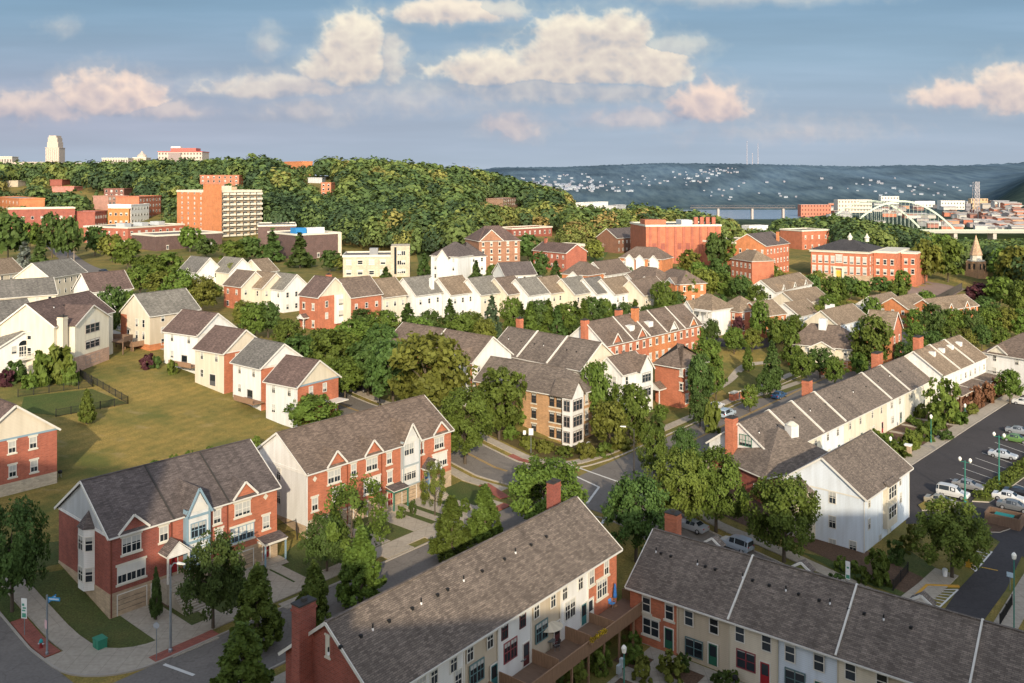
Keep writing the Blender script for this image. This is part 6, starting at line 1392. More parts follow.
LEAF = {'green': mat('leaf', (.082, .118, .021), .6), 'dark': mat('leaf', (.056, .09, .022), .6), 'olive': mat('leaf', (.115, .125, .024), .6), 'light': mat('leaf', (.105, .135, .025), .6), 'blue': mat('leaf', (.06, .09, .045), .6), 'rust': mat('leaf', (.17, .085, .045), .6), 'purple': mat('leaf', (.07, .026, .03), .6), 'silver': mat('leaf', (.15, .17, .14), .6), 'yellow': mat('leaf', (.4, .26, .02), .6)}
PROTO = {}
def proto(kind, tone, lod, var):
    key = (kind, tone, lod, var)
    if key not in PROTO:
        n, lf = {('round', 0): (9500, .28), ('round', 1): (3600, .48), ('round', 2): (900, .95), ('open', 0): (4600, .27), ('open', 1): (1300, .7), ('open', 2): (500, 1.2), ('cone', 0): (10000, .27), ('cone', 1): (3000, .42), ('cone', 2): (520, 1.0), ('conifer', 0): (4200, .36), ('conifer', 1): (2000, .6), ('conifer', 2): (900, .75), ('shrub', 0): (2200, .22), ('shrub', 1): (800, .4), ('shrub', 2): (300, .7)}[(kind, lod)]
        half, tall = {'round': (4, 7), 'open': (4, 7.5), 'cone': (2.2, 8), 'conifer': (2.6, 9), 'shrub': (1.2, 1.9)}[kind]
        z0 = {'round': 2.0, 'open': 2.2, 'cone': .8, 'conifer': .5, 'shrub': -.15}[kind]
        me = make_crown(kind, n, lf, half, tall, LEAF[tone], abs(hash((len(kind) * 7 + ord(kind[1]), ord(tone[0]), lod, var))) % 99991)
        PROTO[key] = (me, None if kind == 'shrub' else trunk_mesh(z0 + tall * .8, {'round': .2, 'open': .13, 'cone': .16, 'conifer': .18}[kind], kind), half, tall, z0)
    return PROTO[key]
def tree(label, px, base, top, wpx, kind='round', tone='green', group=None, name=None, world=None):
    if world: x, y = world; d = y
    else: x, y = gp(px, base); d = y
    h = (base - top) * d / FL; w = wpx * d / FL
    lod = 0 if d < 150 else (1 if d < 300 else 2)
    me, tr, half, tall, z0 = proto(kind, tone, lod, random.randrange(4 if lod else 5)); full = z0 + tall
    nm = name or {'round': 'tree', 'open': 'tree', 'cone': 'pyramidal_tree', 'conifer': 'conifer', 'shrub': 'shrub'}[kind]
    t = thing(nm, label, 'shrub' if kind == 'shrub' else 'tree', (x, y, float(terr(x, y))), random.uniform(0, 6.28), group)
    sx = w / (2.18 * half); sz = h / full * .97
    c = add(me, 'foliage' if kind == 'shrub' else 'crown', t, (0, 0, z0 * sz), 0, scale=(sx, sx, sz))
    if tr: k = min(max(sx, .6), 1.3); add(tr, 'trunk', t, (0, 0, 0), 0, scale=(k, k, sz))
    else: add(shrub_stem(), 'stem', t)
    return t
_stem = []
def shrub_stem():
    if not _stem: _stem.append(MB().tube([(0, 0, -.3), (0, 0, .4)], .05, 6).tube([(0, 0, .1), (.25, .1, .6)], .03, 5).tube([(0, 0, .1), (-.2, .15, .6)], .03, 5).mesh('stem', BARK))
    return _stem[0]
ORD = ['first', 'second', 'third', 'fourth', 'fifth', 'sixth', 'seventh', 'eighth', 'ninth', 'tenth', 'eleventh', 'twelfth', 'thirteenth', 'fourteenth', 'fifteenth', 'sixteenth', 'seventeenth', 'eighteenth', 'nineteenth', 'twentieth', 'twenty-first', 'twenty-second', 'twenty-third', 'twenty-fourth']
WORD = {'green': 'green', 'dark': 'dark green', 'olive': 'olive green', 'light': 'light green', 'blue': 'dark bluish', 'rust': 'rust brown', 'purple': 'dark purple', 'silver': 'silvery', 'yellow': 'yellow'}
SHAPE = {'round': 'round tree', 'open': 'loose crowned tree', 'cone': 'pyramidal tree', 'conifer': 'conifer', 'shrub': 'bush'}
def tree_line(where, grp, items):
    """trees of one place, told apart by their order from the left"""
    cnt = {}
    for it in sorted(items):
        k = (it[4], it[5]); cnt.setdefault(k, []).append(it)
    for (kind, tone), L in cnt.items():
        for i, it in enumerate(L):
            lab = f"{WORD[tone]} {SHAPE[kind]} {where}" + ('' if len(L) == 1 else (', leftmost' if i == 0 else f', {ORD[i]} from left'))
            tree(lab, *it[:6], group=grp)
# nearest trees, one by one
for a in (('dark leafy tree at the left edge of the photo beside the lawn slope', 12, 612, 497, 66, 'round', 'dark'),
    ('dark spreading tree before the blue framed bay of the lower left brick row', 213, 629, 533, 64, 'round', 'dark'),
    ('small slim cypress beside the garage of the lower left brick row', 156, 620, 566, 15, 'cone', 'dark'),
    ('pyramidal street tree right of the spreading tree, lower left', 257, 650, 564, 60, 'cone', 'green'),
    ('bright leafy tree cut by the bottom edge, left of the red chimney', 242, 712, 620, 74, 'cone', 'green'),
    ('slim pyramidal street tree above the red chimney at bottom left', 314, 625, 560, 42, 'cone', 'green'),
    ('tall dense pyramidal street tree just left of the middle of the main street', 361, 606, 526, 56, 'cone', 'green'),
    ('loose crowned green tree in front of the left half of the orange red brick row', 352, 574, 474, 76, 'open', 'green'),
    ('dark low tree beside the driveway at the left end of the orange red brick row', 327, 572, 512, 48, 'round', 'dark'),
    ('thin young tree by the right end porch of the orange red brick row', 435, 516, 460, 30, 'open', 'light'),
    ('left one of two pyramidal street trees near the intersection', 452, 562, 495, 52, 'cone', 'green'),
    ('right one of two pyramidal street trees near the intersection', 484, 543, 483, 44, 'cone', 'green'),
    ('leafy green tree at the intersection behind the top of the long grey roof', 546, 532, 458, 82, 'round', 'green'),
    ('dark green tree between the two long grey roofs at the intersection', 636, 562, 474, 70, 'round', 'dark'),
    ('small street tree left of the two beside the low brown hip roof', 654, 480, 425, 32, 'round', 'green'),
    ('small street tree right of the two beside the low brown hip roof', 684, 476, 427, 30, 'round', 'dark'),
    ('bright green tree, left of the big pair before the low brown hip roof', 680, 530, 448, 62, 'round', 'light'),
    ('bright green tree, right of the big pair before the low brown hip roof', 716, 532, 448, 66, 'round', 'green'),
    ('green tree in front of the white three storey apartment house', 784, 562, 474, 72, 'round', 'green'),
    ('bright green tree on the island between the two hatched areas of the car park', 952, 578, 498, 72, 'round', 'light'),
    ('small leafy tree against the white wall of the bottom centre row', 428, 694, 654, 24, 'cone', 'green'),
    ('rounded tree in front of the lowest of the four lawn houses', 312, 432, 394, 52, 'round', 'green'),
    ('lone small pyramidal tree on the dry lawn', 87, 424, 388, 21, 'cone', 'light'),
    ('large yellowish green tree by the street left of the tan corner building', 425, 428, 330, 84, 'round', 'olive'),
    ('green street tree left of the tan corner building', 499, 440, 366, 54, 'round', 'green'),
    ('wide tree on the pavement right of the orange red brick row', 465, 464, 386, 62, 'round', 'green'),
    ('dense dark tree in the gap left of the yellowish green tree', 393, 410, 338, 56, 'round', 'dark'),
    ('tall green tree between the tan corner building and the white sided building', 598, 434, 360, 38, 'round', 'green'),
    ('broad olive tree at the right wall of the tan corner building', 610, 450, 400, 40, 'round', 'olive'),
    ('tree in front of the stacked bays of the white sided building', 631, 440, 382, 44, 'round', 'green'),
    ('pale sapling beside the end of the long pale row at the car park road', 944, 428, 374, 34, 'open', 'light'),
    ('small round tree in front of the white building at the right edge', 1010, 404, 369, 26, 'round', 'green'),
    ('large round dark tree right of the house with the tall red chimney', 872, 374, 314, 42, 'round', 'green'),
    ('purple leaved tree below the church tower', 980, 305, 283, 30, 'round', 'purple'),
    ('silvery spruce behind the houses at the far left', 25, 272, 240, 26, 'conifer', 'silver'),
    ('small purple leaved tree beside the orange house above the green', 738, 338, 316, 12, 'round', 'purple')):
    tree(*a)
tree_line('in the belt behind the lawn houses', 'trees behind the lawn houses', [(333, 385, 328, 52, 'round', 'green'), (368, 396, 338, 52, 'round', 'dark'), (356, 364, 318, 46, 'round', 'green'), (382, 374, 322, 44, 'round', 'dark'), (322, 358, 328, 34, 'round', 'green'), (287, 354, 318, 32, 'round', 'green'), (268, 338, 300, 30, 'round', 'dark'), (255, 340, 302, 30, 'round', 'green'), (243, 328, 300, 26, 'round', 'olive'), (300, 378, 334, 40, 'round', 'dark'), (345, 402, 356, 40, 'round', 'green')])
tree_line('below the left half of the long row', 'trees below the long stepped row', [(362, 334, 308, 28, 'round', 'dark'), (385, 338, 309, 32, 'round', 'green'), (408, 338, 302, 30, 'conifer', 'dark'), (430, 336, 309, 28, 'round', 'dark'), (450, 338, 298, 26, 'conifer', 'dark'), (470, 340, 311, 28, 'round', 'green'), (492, 338, 294, 26, 'conifer', 'blue'), (460, 348, 312, 30, 'round', 'green'), (416, 350, 316, 34, 'round', 'green'), (484, 352, 318, 26, 'round', 'olive')])
tree_line('in the line below the long row\'s right half', 'conifers below the long stepped row', [(x, 336 + (i % 3) * 2 - i * .4, 296 + (i * 7) % 9, 24 + (i * 5) % 8, 'conifer' if i % 3 else 'round', 'dark' if i % 2 else 'green') for i, x in enumerate(range(512, 600, 9))] + [(x, 326 - (i % 2) * 4, 298 + (i * 5) % 7, 20, 'conifer' if i % 2 else 'round', 'dark' if i % 3 else 'green') for i, x in enumerate((604, 614, 625, 635, 648, 656, 670))] + [(664, 322, 280, 26, 'round', 'green'), (676, 318, 290, 24, 'round', 'dark')])
tree_line('among the upper left houses', 'trees among the upper left houses', [(112, 342, 284, 34, 'round', 'dark'), (128, 320, 290, 24, 'round', 'green'), (140, 296, 264, 34, 'round', 'green'), (162, 300, 270, 34, 'round', 'olive'), (180, 312, 268, 38, 'round', 'green'), (202, 314, 276, 38, 'round', 'olive'), (150, 282, 254, 30, 'round', 'green'), (170, 280, 252, 30, 'round', 'green'), (128, 270, 238, 30, 'round', 'green'), (112, 262, 234, 28, 'round', 'olive'), (95, 256, 226, 26, 'round', 'dark'), (20, 302, 288, 20, 'round', 'green'), (68, 262, 216, 26, 'round', 'dark'), (52, 258, 212, 26, 'round', 'dark'), (40, 272, 234, 26, 'conifer', 'dark'), (8, 262, 212, 40, 'round', 'dark'), (30, 250, 222, 24, 'round', 'green'), (232, 290, 262, 16, 'round', 'olive'), (214, 300, 284, 20, 'round', 'green'), (190, 252, 226, 26, 'round', 'green'), (206, 258, 238, 24, 'round', 'dark')])
tree_line('between the dark halls and the long row', 'trees between the halls and the long row', [(232, 264, 240, 28, 'round', 'green'), (250, 262, 236, 28, 'round', 'dark'), (272, 262, 228, 30, 'conifer', 'dark'), (300, 268, 232, 34, 'conifer', 'dark'), (330, 272, 250, 24, 'round', 'dark'), (346, 274, 256, 24, 'round', 'olive'), (386, 282, 266, 18, 'conifer', 'dark'), (424, 276, 252, 18, 'conifer', 'dark'), (444, 278, 252, 20, 'conifer', 'dark'), (460, 280, 256, 20, 'conifer', 'blue'), (476, 282, 260, 18, 'conifer', 'dark'), (494, 286, 264, 20, 'round', 'green'), (540, 280, 252, 22, 'round', 'dark'), (556, 284, 260, 20, 'conifer', 'dark'), (602, 282, 262, 12, 'conifer', 'blue'), (570, 268, 244, 22, 'round', 'green'), (528, 262, 234, 26, 'round', 'dark'), (275, 300, 284, 14, 'round', 'olive'), (290, 282, 272, 14, 'round', 'green'), (595, 262, 240, 22, 'round', 'olive')])
tree_line('round the park green', 'trees round the park green', [(700, 412, 352, 28, 'round', 'dark'), (716, 400, 366, 20, 'round', 'green'), (708, 378, 336, 30, 'round', 'green'), (748, 372, 344, 14, 'cone', 'green'), (764, 398, 372, 18, 'round', 'dark'), (772, 392, 340, 26, 'cone', 'dark'), (792, 366, 316, 24, 'cone', 'green'), (776, 350, 316, 20, 'round', 'green'), (802, 384, 352, 26, 'round', 'green'), (820, 378, 346, 28, 'round', 'dark'), (835, 388, 356, 22, 'round', 'green'), (750, 412, 384, 18, 'round', 'light'), (700, 428, 392, 24, 'round', 'dark'), (660, 424, 404, 16, 'round', 'green'), (712, 432, 400, 18, 'shrub', 'light')])
tree_line('in the right hand cluster of houses', 'trees in the right hand house cluster', [(685, 306, 274, 30, 'round', 'green'), (705, 300, 268, 30, 'round', 'olive'), (722, 302, 272, 28, 'round', 'green'), (742, 310, 274, 26, 'round', 'dark'), (757, 318, 284, 24, 'round', 'green'), (760, 342, 300, 22, 'round', 'green'), (778, 296, 280, 18, 'round', 'green'), (818, 330, 304, 22, 'round', 'olive'), (835, 310, 276, 28, 'round', 'green'), (850, 300, 276, 24, 'round', 'dark'), (872, 326, 296, 22, 'round', 'green'), (898, 306, 282, 22, 'round', 'green'), (926, 308, 290, 18, 'round', 'green'), (932, 342, 302, 26, 'round', 'dark'), (915, 330, 308, 20, 'round', 'green'), (952, 336, 308, 26, 'round', 'green'), (970, 338, 308, 26, 'round', 'dark'), (988, 336, 306, 26, 'round', 'green'), (1006, 338, 306, 28, 'round', 'olive'), (1022, 340, 308, 26, 'round', 'green'), (905, 366, 340, 22, 'round', 'dark'), (920, 358, 338, 20, 'round', 'green'), (860, 378, 352, 20, 'round', 'green'), (880, 296, 276, 24, 'round', 'dark'), (812, 296, 274, 20, 'round', 'dark'), (770, 282, 262, 20, 'round', 'green'), (756, 276, 252, 18, 'round', 'dark')])
tree_line('on the bank behind the tennis court', 'trees behind the tennis court', [(925, 284, 240, 34, 'round', 'olive'), (948, 282, 238, 34, 'round', 'green'), (1006, 284, 246, 32, 'round', 'green'), (1014, 290, 246, 34, 'round', 'olive'), (1000, 308, 276, 30, 'round', 'green'), (1022, 318, 280, 30, 'round', 'green'), (940, 264, 234, 28, 'round', 'green'), (910, 276, 250, 20, 'round', 'dark'), (985, 320, 296, 26, 'round', 'dark')])
tree_line('in the gardens among the right hand houses', 'garden trees among the right hand houses', [(734, 354, 326, 22, 'round', 'green'), (752, 352, 328, 20, 'round', 'olive'), (782, 344, 320, 20, 'round', 'dark'), (796, 340, 314, 20, 'round', 'green'), (806, 330, 306, 18, 'round', 'dark'), (828, 318, 294, 20, 'round', 'green'), (846, 322, 300, 20, 'round', 'olive'), (866, 344, 318, 20, 'round', 'dark'), (712, 344, 318, 18, 'round', 'dark'), (698, 350, 326, 16, 'round', 'green'), (770, 330, 306, 18, 'round', 'olive'), (786, 314, 292, 18, 'round', 'green'), (840, 352, 330, 16, 'round', 'green'), (915, 348, 322, 22, 'round', 'green'), (934, 356, 330, 22, 'round', 'dark'), (948, 352, 326, 22, 'round', 'green'), (966, 354, 328, 20, 'round', 'olive'), (982, 350, 324, 20, 'round', 'dark'), (1000, 350, 326, 20, 'round', 'green'), (720, 318, 294, 18, 'round', 'dark'), (888, 316, 294, 18, 'round', 'dark'), (862, 302, 280, 18, 'round', 'green'), (818, 290, 270, 18, 'round', 'olive'), (700, 286, 262, 22, 'round', 'green'), (718, 284, 258, 22, 'round', 'dark'), (690, 276, 250, 24, 'round', 'olive'), (728, 268, 236, 24, 'round', 'green'), (716, 270, 232, 26, 'round', 'dark'), (780, 288, 270, 14, 'round', 'olive'), (902, 296, 270, 18, 'round', 'green'), (628, 286, 266, 14, 'round', 'dark'), (640, 290, 270, 14, 'round', 'green'), (680, 292, 268, 18, 'round', 'dark')])
# bushes
tree_line('in the courtyard between the two long rows', 'courtyard bushes', [(571, 690, 656, 36, 'shrub', 'light'), (601, 672, 644, 28, 'shrub', 'light'), (603, 648, 630, 16, 'shrub', 'green'), (633, 648, 632, 20, 'shrub', 'green'), (633, 662, 644, 22, 'shrub', 'green'), (642, 680, 656, 24, 'shrub', 'olive'), (671, 678, 652, 30, 'shrub', 'olive'), (683, 670, 654, 18, 'shrub', 'dark'), (722, 690, 672, 22, 'shrub', 'dark'), (733, 682, 670, 16, 'shrub', 'green'), (556, 694, 666, 22, 'shrub', 'dark')])
tree_line('along the white apartment house', 'bushes by the white apartment house', [(841, 570, 556, 16, 'shrub', 'light'), (854, 572, 560, 14, 'shrub', 'light'), (880, 584, 550, 30, 'shrub', 'green'), (896, 562, 540, 20, 'shrub', 'dark'), (838, 592, 574, 22, 'shrub', 'dark'), (908, 552, 534, 18, 'shrub', 'olive'), (862, 584, 566, 14, 'shrub', 'green'), (914, 540, 524, 14, 'shrub', 'olive')])
tree_line('on the slope below the long pale row', 'bushes on the slope by the car park road', [(868, 440, 428, 22, 'shrub', 'light'), (885, 450, 434, 24, 'shrub', 'green'), (896, 458, 442, 22, 'shrub', 'green'), (912, 448, 430, 24, 'shrub', 'light'), (924, 440, 422, 22, 'shrub', 'green'), (936, 428, 412, 20, 'shrub', 'green'), (921, 418, 404, 16, 'shrub', 'light'), (943, 412, 400, 16, 'shrub', 'green'), (960, 424, 410, 16, 'shrub', 'green'), (946, 440, 430, 14, 'shrub', 'dark'), (972, 414, 404, 14, 'shrub', 'olive'), (868, 462, 446, 16, 'shrub', 'light')])
tree_line('before the brown timber porches', 'rusty bushes before the timber porches', [(976, 406, 386, 16, 'shrub', 'rust'), (987, 402, 382, 15, 'shrub', 'rust'), (998, 396, 378, 14, 'shrub', 'rust'), (964, 410, 394, 12, 'shrub', 'rust')])
tree_line('beside the tall cream house', 'bushes beside the tall cream house', [(44, 384, 350, 30, 'shrub', 'green'), (60, 382, 344, 34, 'shrub', 'light'), (56, 366, 334, 30, 'shrub', 'dark'), (70, 384, 360, 20, 'shrub', 'green'), (16, 382, 362, 26, 'shrub', 'dark'), (6, 386, 370, 16, 'shrub', 'purple'), (148, 368, 354, 16, 'shrub', 'purple'), (156, 368, 356, 12, 'shrub', 'dark'), (172, 374, 360, 10, 'shrub', 'light'), (30, 388, 374, 16, 'shrub', 'green')])
tree_line('round the tan corner building', 'bushes round the tan corner building', [(528, 448, 436, 18, 'shrub', 'olive'), (545, 452, 440, 20, 'shrub', 'olive'), (566, 456, 446, 18, 'shrub', 'green'), (586, 458, 442, 20, 'shrub', 'olive'), (604, 456, 442, 18, 'shrub', 'green'), (622, 450, 436, 20, 'shrub', 'olive'), (640, 440, 424, 20, 'shrub', 'green'), (656, 434, 416, 18, 'shrub', 'dark'), (510, 438, 424, 16, 'shrub', 'green'), (518, 424, 410, 20, 'shrub', 'light')])
tree_line('behind the lower left brick row', 'bushes behind the lower left brick row', [(154, 474, 460, 12, 'shrub', 'green'), (174, 468, 454, 14, 'shrub', 'light'), (190, 462, 450, 12, 'shrub', 'green'), (210, 458, 446, 12, 'shrub', 'green'), (256, 450, 436, 12, 'shrub', 'light')])
tree_line('at the foot of the two brick rows', 'bushes by the brick row porches', [(246, 590, 578, 12, 'shrub', 'green'), (262, 576, 566, 12, 'shrub', 'green'), (400, 518, 506, 12, 'shrub', 'green'), (413, 514, 500, 9, 'shrub', 'dark'), (465, 512, 498, 10, 'shrub', 'green')])
# ------------------------------------------------------------------ the far-off wood: one mass of crowns
KEEP = []
for f in FOOT:
    P = [proj(p.x, p.y, p.z + zz) for p in f[:4] for zz in (0, f[4])]; xs = [p[0] for p in P]; ys = [p[1] for p in P]
    KEEP.append((min(xs), max(xs), min(ys), max(ys), sum(p.y for p in f[:4]) / 4, f))
KEEP.append((964, 988, 236, 278, CHURCH[1], [Vector((CHURCH[0] + a, CHURCH[1] + b_, 0)) for a, b_ in ((-4, -4), (4, -4), (4, 4), (-4, 4))] + [10]))
def inside(f, x, y, m=4.0):
    c = sum((Vector((p.x, p.y)) for p in f[:4]), Vector((0, 0))) / 4
    ex = Vector((f[1].x - f[0].x, f[1].y - f[0].y)); ey = Vector((f[3].x - f[0].x, f[3].y - f[0].y)); d = Vector((x, y)) - c
    return abs(d.dot(ex.normalized())) < ex.length / 2 + m and abs(d.dot(ey.normalized())) < ey.length / 2 + m
def wood_crown(n, g):
    """leaf clumps over a lobed dome, for crowns seen from far off"""
    ph = g.uniform(0, 2 * np.pi, n); cz = g.uniform(-.35, 1, n); rr = np.sqrt(1 - cz ** 2); a, b = g.uniform(0, 6, 2)
    lob = 1 + .16 * np.sin(ph * 3 + a) * np.sin(cz * 5 + b) + .10 * np.sin(ph * 5 + b + cz * 4); k = lob * g.uniform(.86, 1.04, n)
    p = np.stack([np.cos(ph) * rr * k, np.sin(ph) * rr * k, .40 + .56 * cz * k], 1)
    o_ = np.stack([np.cos(ph) * rr, np.sin(ph) * rr, cz], 1)
    return p, o_, np.clip(.30 + .34 * cz + 1.3 * (lob - 1) + g.normal(0, .09, n), 0, 1)  # tops lighter, undersides and creases darker: light and shade painted per crown
def woodland():
    g = np.random.default_rng(21); C = []; S = []; N = []; T = []; TT = []
    LOWX = [-80, 0, 60, 110, 190, 262, 300, 345, 420, 500, 560, 640, 700, 735, 800, 830, 905, 1024, 1120]; LOWY = [236, 236, 226, 234, 240, 240, 244, 250, 258, 262, 256, 248, 252, 252, 262, 262, 262, 300, 300]
    placed = 0; Ys = []
    y = 345.0
    while y < 1250:
        step = 9.8 + y * .003; xa, xb = -.66 * y, .66 * y; x = xa + g.uniform(0, step)
        while x < xb:
            X, Yy = x + g.uniform(-3, 3), y + g.uniform(-3.5, 3.5); x += step * g.uniform(.75, 1.25)
            px = CX + FL * X / Yy
            if Yy > 960 and px < 470: continue
            z = float(terr(X, Yy)); pb = HY + FL * (CH - z) / Yy
            if pb > np.interp(px, LOWX, LOWY): continue
            h = g.uniform(9, 18) * (1.1 if 250 < px < 560 else 1.0); w = h * g.uniform(.9, 1.2)
            k = FL / Yy; bx0, bx1, by0 = px - w * k / 2, px + w * k / 2, pb - h * k
            bad = False
            for (a, b_, c_, d_, D_, f) in KEEP:
                if D_ < 240 or px < a - 60 or px > b_ + 60: continue
                if inside(f, X, Yy, 5): bad = True; break
                if D_ > Yy and bx1 > a + 1 and bx0 < b_ - 1 and by0 < d_ - (d_ - c_) * (.28 if D_ < 420 else .42) and pb > c_: bad = True; break
            if bad: continue
            # the bridge, river and town show over the trees at the right
            lim = np.interp(px, [560, 600, 690, 720, 800, 830, 900, 960, 1024, 1100], [150, 184, 208, 219, 219, 214, 226, 240, 240, 240])
            if by0 < lim:
                h2 = (pb - lim) / k
                if h2 < 5: continue
                h = h2; w = min(w, h * 1.1)
            n = 400 if Yy < 520 else (190 if Yy < 760 else 120)
            kind = 'round' if g.uniform() < .9 else 'conifer'
            p, o_, tint = wood_crown(n, g) if kind == 'round' else crown_points(kind, n, g)
            hw = w / 2 * (1 if kind == 'round' else .62)
            C.append(p * np.array([hw, hw, h * .93]) + np.array([X, Yy, z + h * .08])); S.append(np.full(n, w * (.088 if Yy < 520 else (.135 if Yy < 760 else .17))) * g.uniform(.7, 1.3, n))
            N.append(o_ / (np.linalg.norm(o_, axis=1, keepdims=True) + 1e-6) + g.normal(0, .3, (n, 3)) + np.array([0, 0, .25])); T.append(tint)
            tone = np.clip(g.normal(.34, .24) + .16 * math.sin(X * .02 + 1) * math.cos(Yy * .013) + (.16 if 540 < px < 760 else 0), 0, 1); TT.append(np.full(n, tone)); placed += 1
        y += step * .88
    C, S, N, T, TT = map(np.concatenate, (C, S, N, T, TT))
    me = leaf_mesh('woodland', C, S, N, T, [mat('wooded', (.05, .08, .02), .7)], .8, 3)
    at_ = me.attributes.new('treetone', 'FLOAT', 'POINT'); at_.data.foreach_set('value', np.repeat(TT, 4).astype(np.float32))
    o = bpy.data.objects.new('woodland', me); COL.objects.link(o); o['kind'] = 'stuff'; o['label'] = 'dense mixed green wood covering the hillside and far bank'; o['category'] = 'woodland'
    print('woodland crowns', placed, 'leaf faces', len(C))
woodland()
# ------------------------------------------------------------------ cars
CARC = {}
SED = [(-2.3, .45, .78, .80, .80, .76), (-2.2, .28, .90, .95, .88, .80), (-1.55, .24, .94, 1.0, .90, .78), (-.95, .22, .95, 1.38, .91, .60), (-.2, .22, .94, 1.45, .91, .62), (.5, .22, .92, 1.36, .91, .60), (1.15, .24, .89, .95, .90, .76), (2.1, .28, .76, .80, .86, .74), (2.3, .40, .60, .63, .76, .68)]
SUV = [(-2.3, .5, .92, .96, .82, .78), (-2.2, .34, 1.0, 1.62, .91, .68), (-1.9, .28, 1.03, 1.74, .93, .70), (-.3, .27, 1.02, 1.77, .93, .71), (.55, .27, 1.0, 1.64, .93, .68), (1.15, .3, .99, 1.06, .92, .78), (2.15, .32, .88, .92, .88, .76), (2.3, .45, .66, .70, .78, .7)]
def car_meshes(kind, col):
    key = (kind, col)
    if key in CARC: return CARC[key]
    S = SED if kind == 'sedan' else SUV; b = MB(); n = len(S)
    def ring(q): x, zb, zt, zr, hw, hr = q; return [(x, -hw * .94, zb), (x, -hw, (zb + zt) / 2), (x, -hw * .97, zt), (x, -hr, zr), (x, hr, zr), (x, hw * .97, zt), (x, hw, (zb + zt) / 2), (x, hw * .94, zb)]
    rr = [ring(q) for q in S]
    for i in range(n - 1):
        for k in range(8):
            k2 = (k + 1) % 8; b.poly([rr[i][k], rr[i][k2], rr[i + 1][k2], rr[i + 1][k]][::-1])
    b.poly(rr[0][::-1]); b.poly(rr[-1])
    P = mat('paint', col, .35)
    body = b.mesh('body', [P])
    g = MB(); cab = [i for i, q in enumerate(S) if q[3] - q[2] > .3]; a, z = cab[0], cab[-1]
    def lerp(p, q, t): return tuple(p[j] + (q[j] - p[j]) * t for j in range(3))
    for i in range(a, z):                                             # side windows
        for lo, hi, s in ((2, 3, -1), (5, 4, 1)):
            q = [lerp(rr[i][lo], rr[i + 1][lo], .05), lerp(rr[i][lo], rr[i + 1][lo], .95), lerp(rr[i][hi], rr[i + 1][hi], .95), lerp(rr[i][hi], rr[i + 1][hi], .05)]
            q = [lerp(q[0], q[3], .06), lerp(q[1], q[2], .06), lerp(q[1], q[2], .92), lerp(q[0], q[3], .92)]
            g.poly([(x, y + s * .012, zz + .004) for x, y, zz in q])
    for i, j in ((a, a - 1), (z, z + 1)):                              # screens
        q = [rr[j][3], rr[j][4], rr[i][4], rr[i][3]]; q = [lerp(q[0], q[1], .06), lerp(q[1], q[0], .06), lerp(q[2], q[3], .06), lerp(q[3], q[2], .06)]
        q = [lerp(q[0], q[3], .1), lerp(q[1], q[2], .1), lerp(q[1], q[2], .92), lerp(q[0], q[3], .92)]; sx = -.014 if j < i else .014
        g.poly([(x + sx, y, zz + .014) for x, y, zz in q])
    glass = g.mesh('windows', [GLASS])
    t = MB(); t.tube([(0, -.11, 0), (0, .11, 0)], .33, 14); tyre = t.mesh('tyre', [BLACK]); t = MB(); t.tube([(0, -.125, 0), (0, .125, 0)], .2, 10); rim = t.mesh('rim', [mat('metal', (.6, .6, .62), .35)])
    hl = MB().box(-.05, .03, -.2, .2, -.08, .08).mesh('headlight', [mat('plain', (.8, .8, .78), .2)]); tl = MB().box(-.03, .05, -.16, .16, -.1, .12).mesh('taillight', [mat('plain', (.4, .02, .02), .3)])
    CARC[key] = (body, glass, tyre, rim, hl, tl, S); return CARC[key]
def car(lab, p, ang, kind='sedan', col=(.5, .5, .52), world=None, scale=1.0):
    x, y = world or gp(*p); body, glass, tyre, rim, hl, tl, S = car_meshes(kind, col)
    t = thing('parked_car' if kind == 'sedan' else 'parked_suv', lab, 'car', (x, y, float(terr(x, y)) + .05), ang)
    bo = add(body, 'body', t); add(glass, 'windows', t)
    for wx in (-1.42, 1.42):
        for wy in (-.8, .8): w_ = add(tyre, 'wheel', t, (wx, wy, .33)); add(rim, 'rim', w_)
    for wy in (-.6, .6): add(hl, 'headlight', t, (2.24, wy, .62 if kind == 'sedan' else .74)); add(tl, 'taillight', t, (-2.27, wy, .76 if kind == 'sedan' else .95))
    return t
SILV = (.42, .44, .46); WHT = (.72, .72, .7); GRYC = (.16, .17, .18); BEIG = (.40, .36, .28); BLUC = (.05, .12, .24); GRN = (.14, .26, .08); REDC = (.45, .02, .02); BLK = (.02, .02, .025); LBL = (.35, .5, .62)
car('silver sedan parked by the pavement above the lower right row, nearer the chimney', (692, 530), BANG + math.pi - .1, 'sedan', SILV)
car('silver blue estate car with roof rails parked behind the silver sedan', (736, 549), BANG + math.pi - .15, 'suv', (.36, .42, .48))
car('white sport utility car in the car park beside the grass median', (953, 497), BANG, 'suv', WHT); car('beige sedan half hidden in front of the white sport utility car', (941, 505), BANG, 'sedan', BEIG); car('dark silver sedan just above the white sport utility car', (968, 489), BANG, 'sedan', (.27, .27, .27)); car('light silver sedan alone in the middle of the car park row', (1003, 458), BANG, 'sedan', (.5, .53, .56)); car('green sedan in the upper part of the car park row', (1016, 442), BANG, 'sedan', GRN); car('grey sedan above the green one at the right edge', (1019, 434), BANG, 'sedan', (.3, .32, .34)); car('white car at the right edge in the upper car park', (1024, 405), BANG, 'sedan', WHT)
car('white sedan in the second car park row beyond the median', (1009, 501), BANG, 'sedan', WHT); car('black sedan next to the white one beyond the median', (1020, 497), BANG, 'sedan', BLK); car('dark grey sedan nearest the bin enclosure beyond the median', (1014, 510), BANG, 'sedan', GRYC)
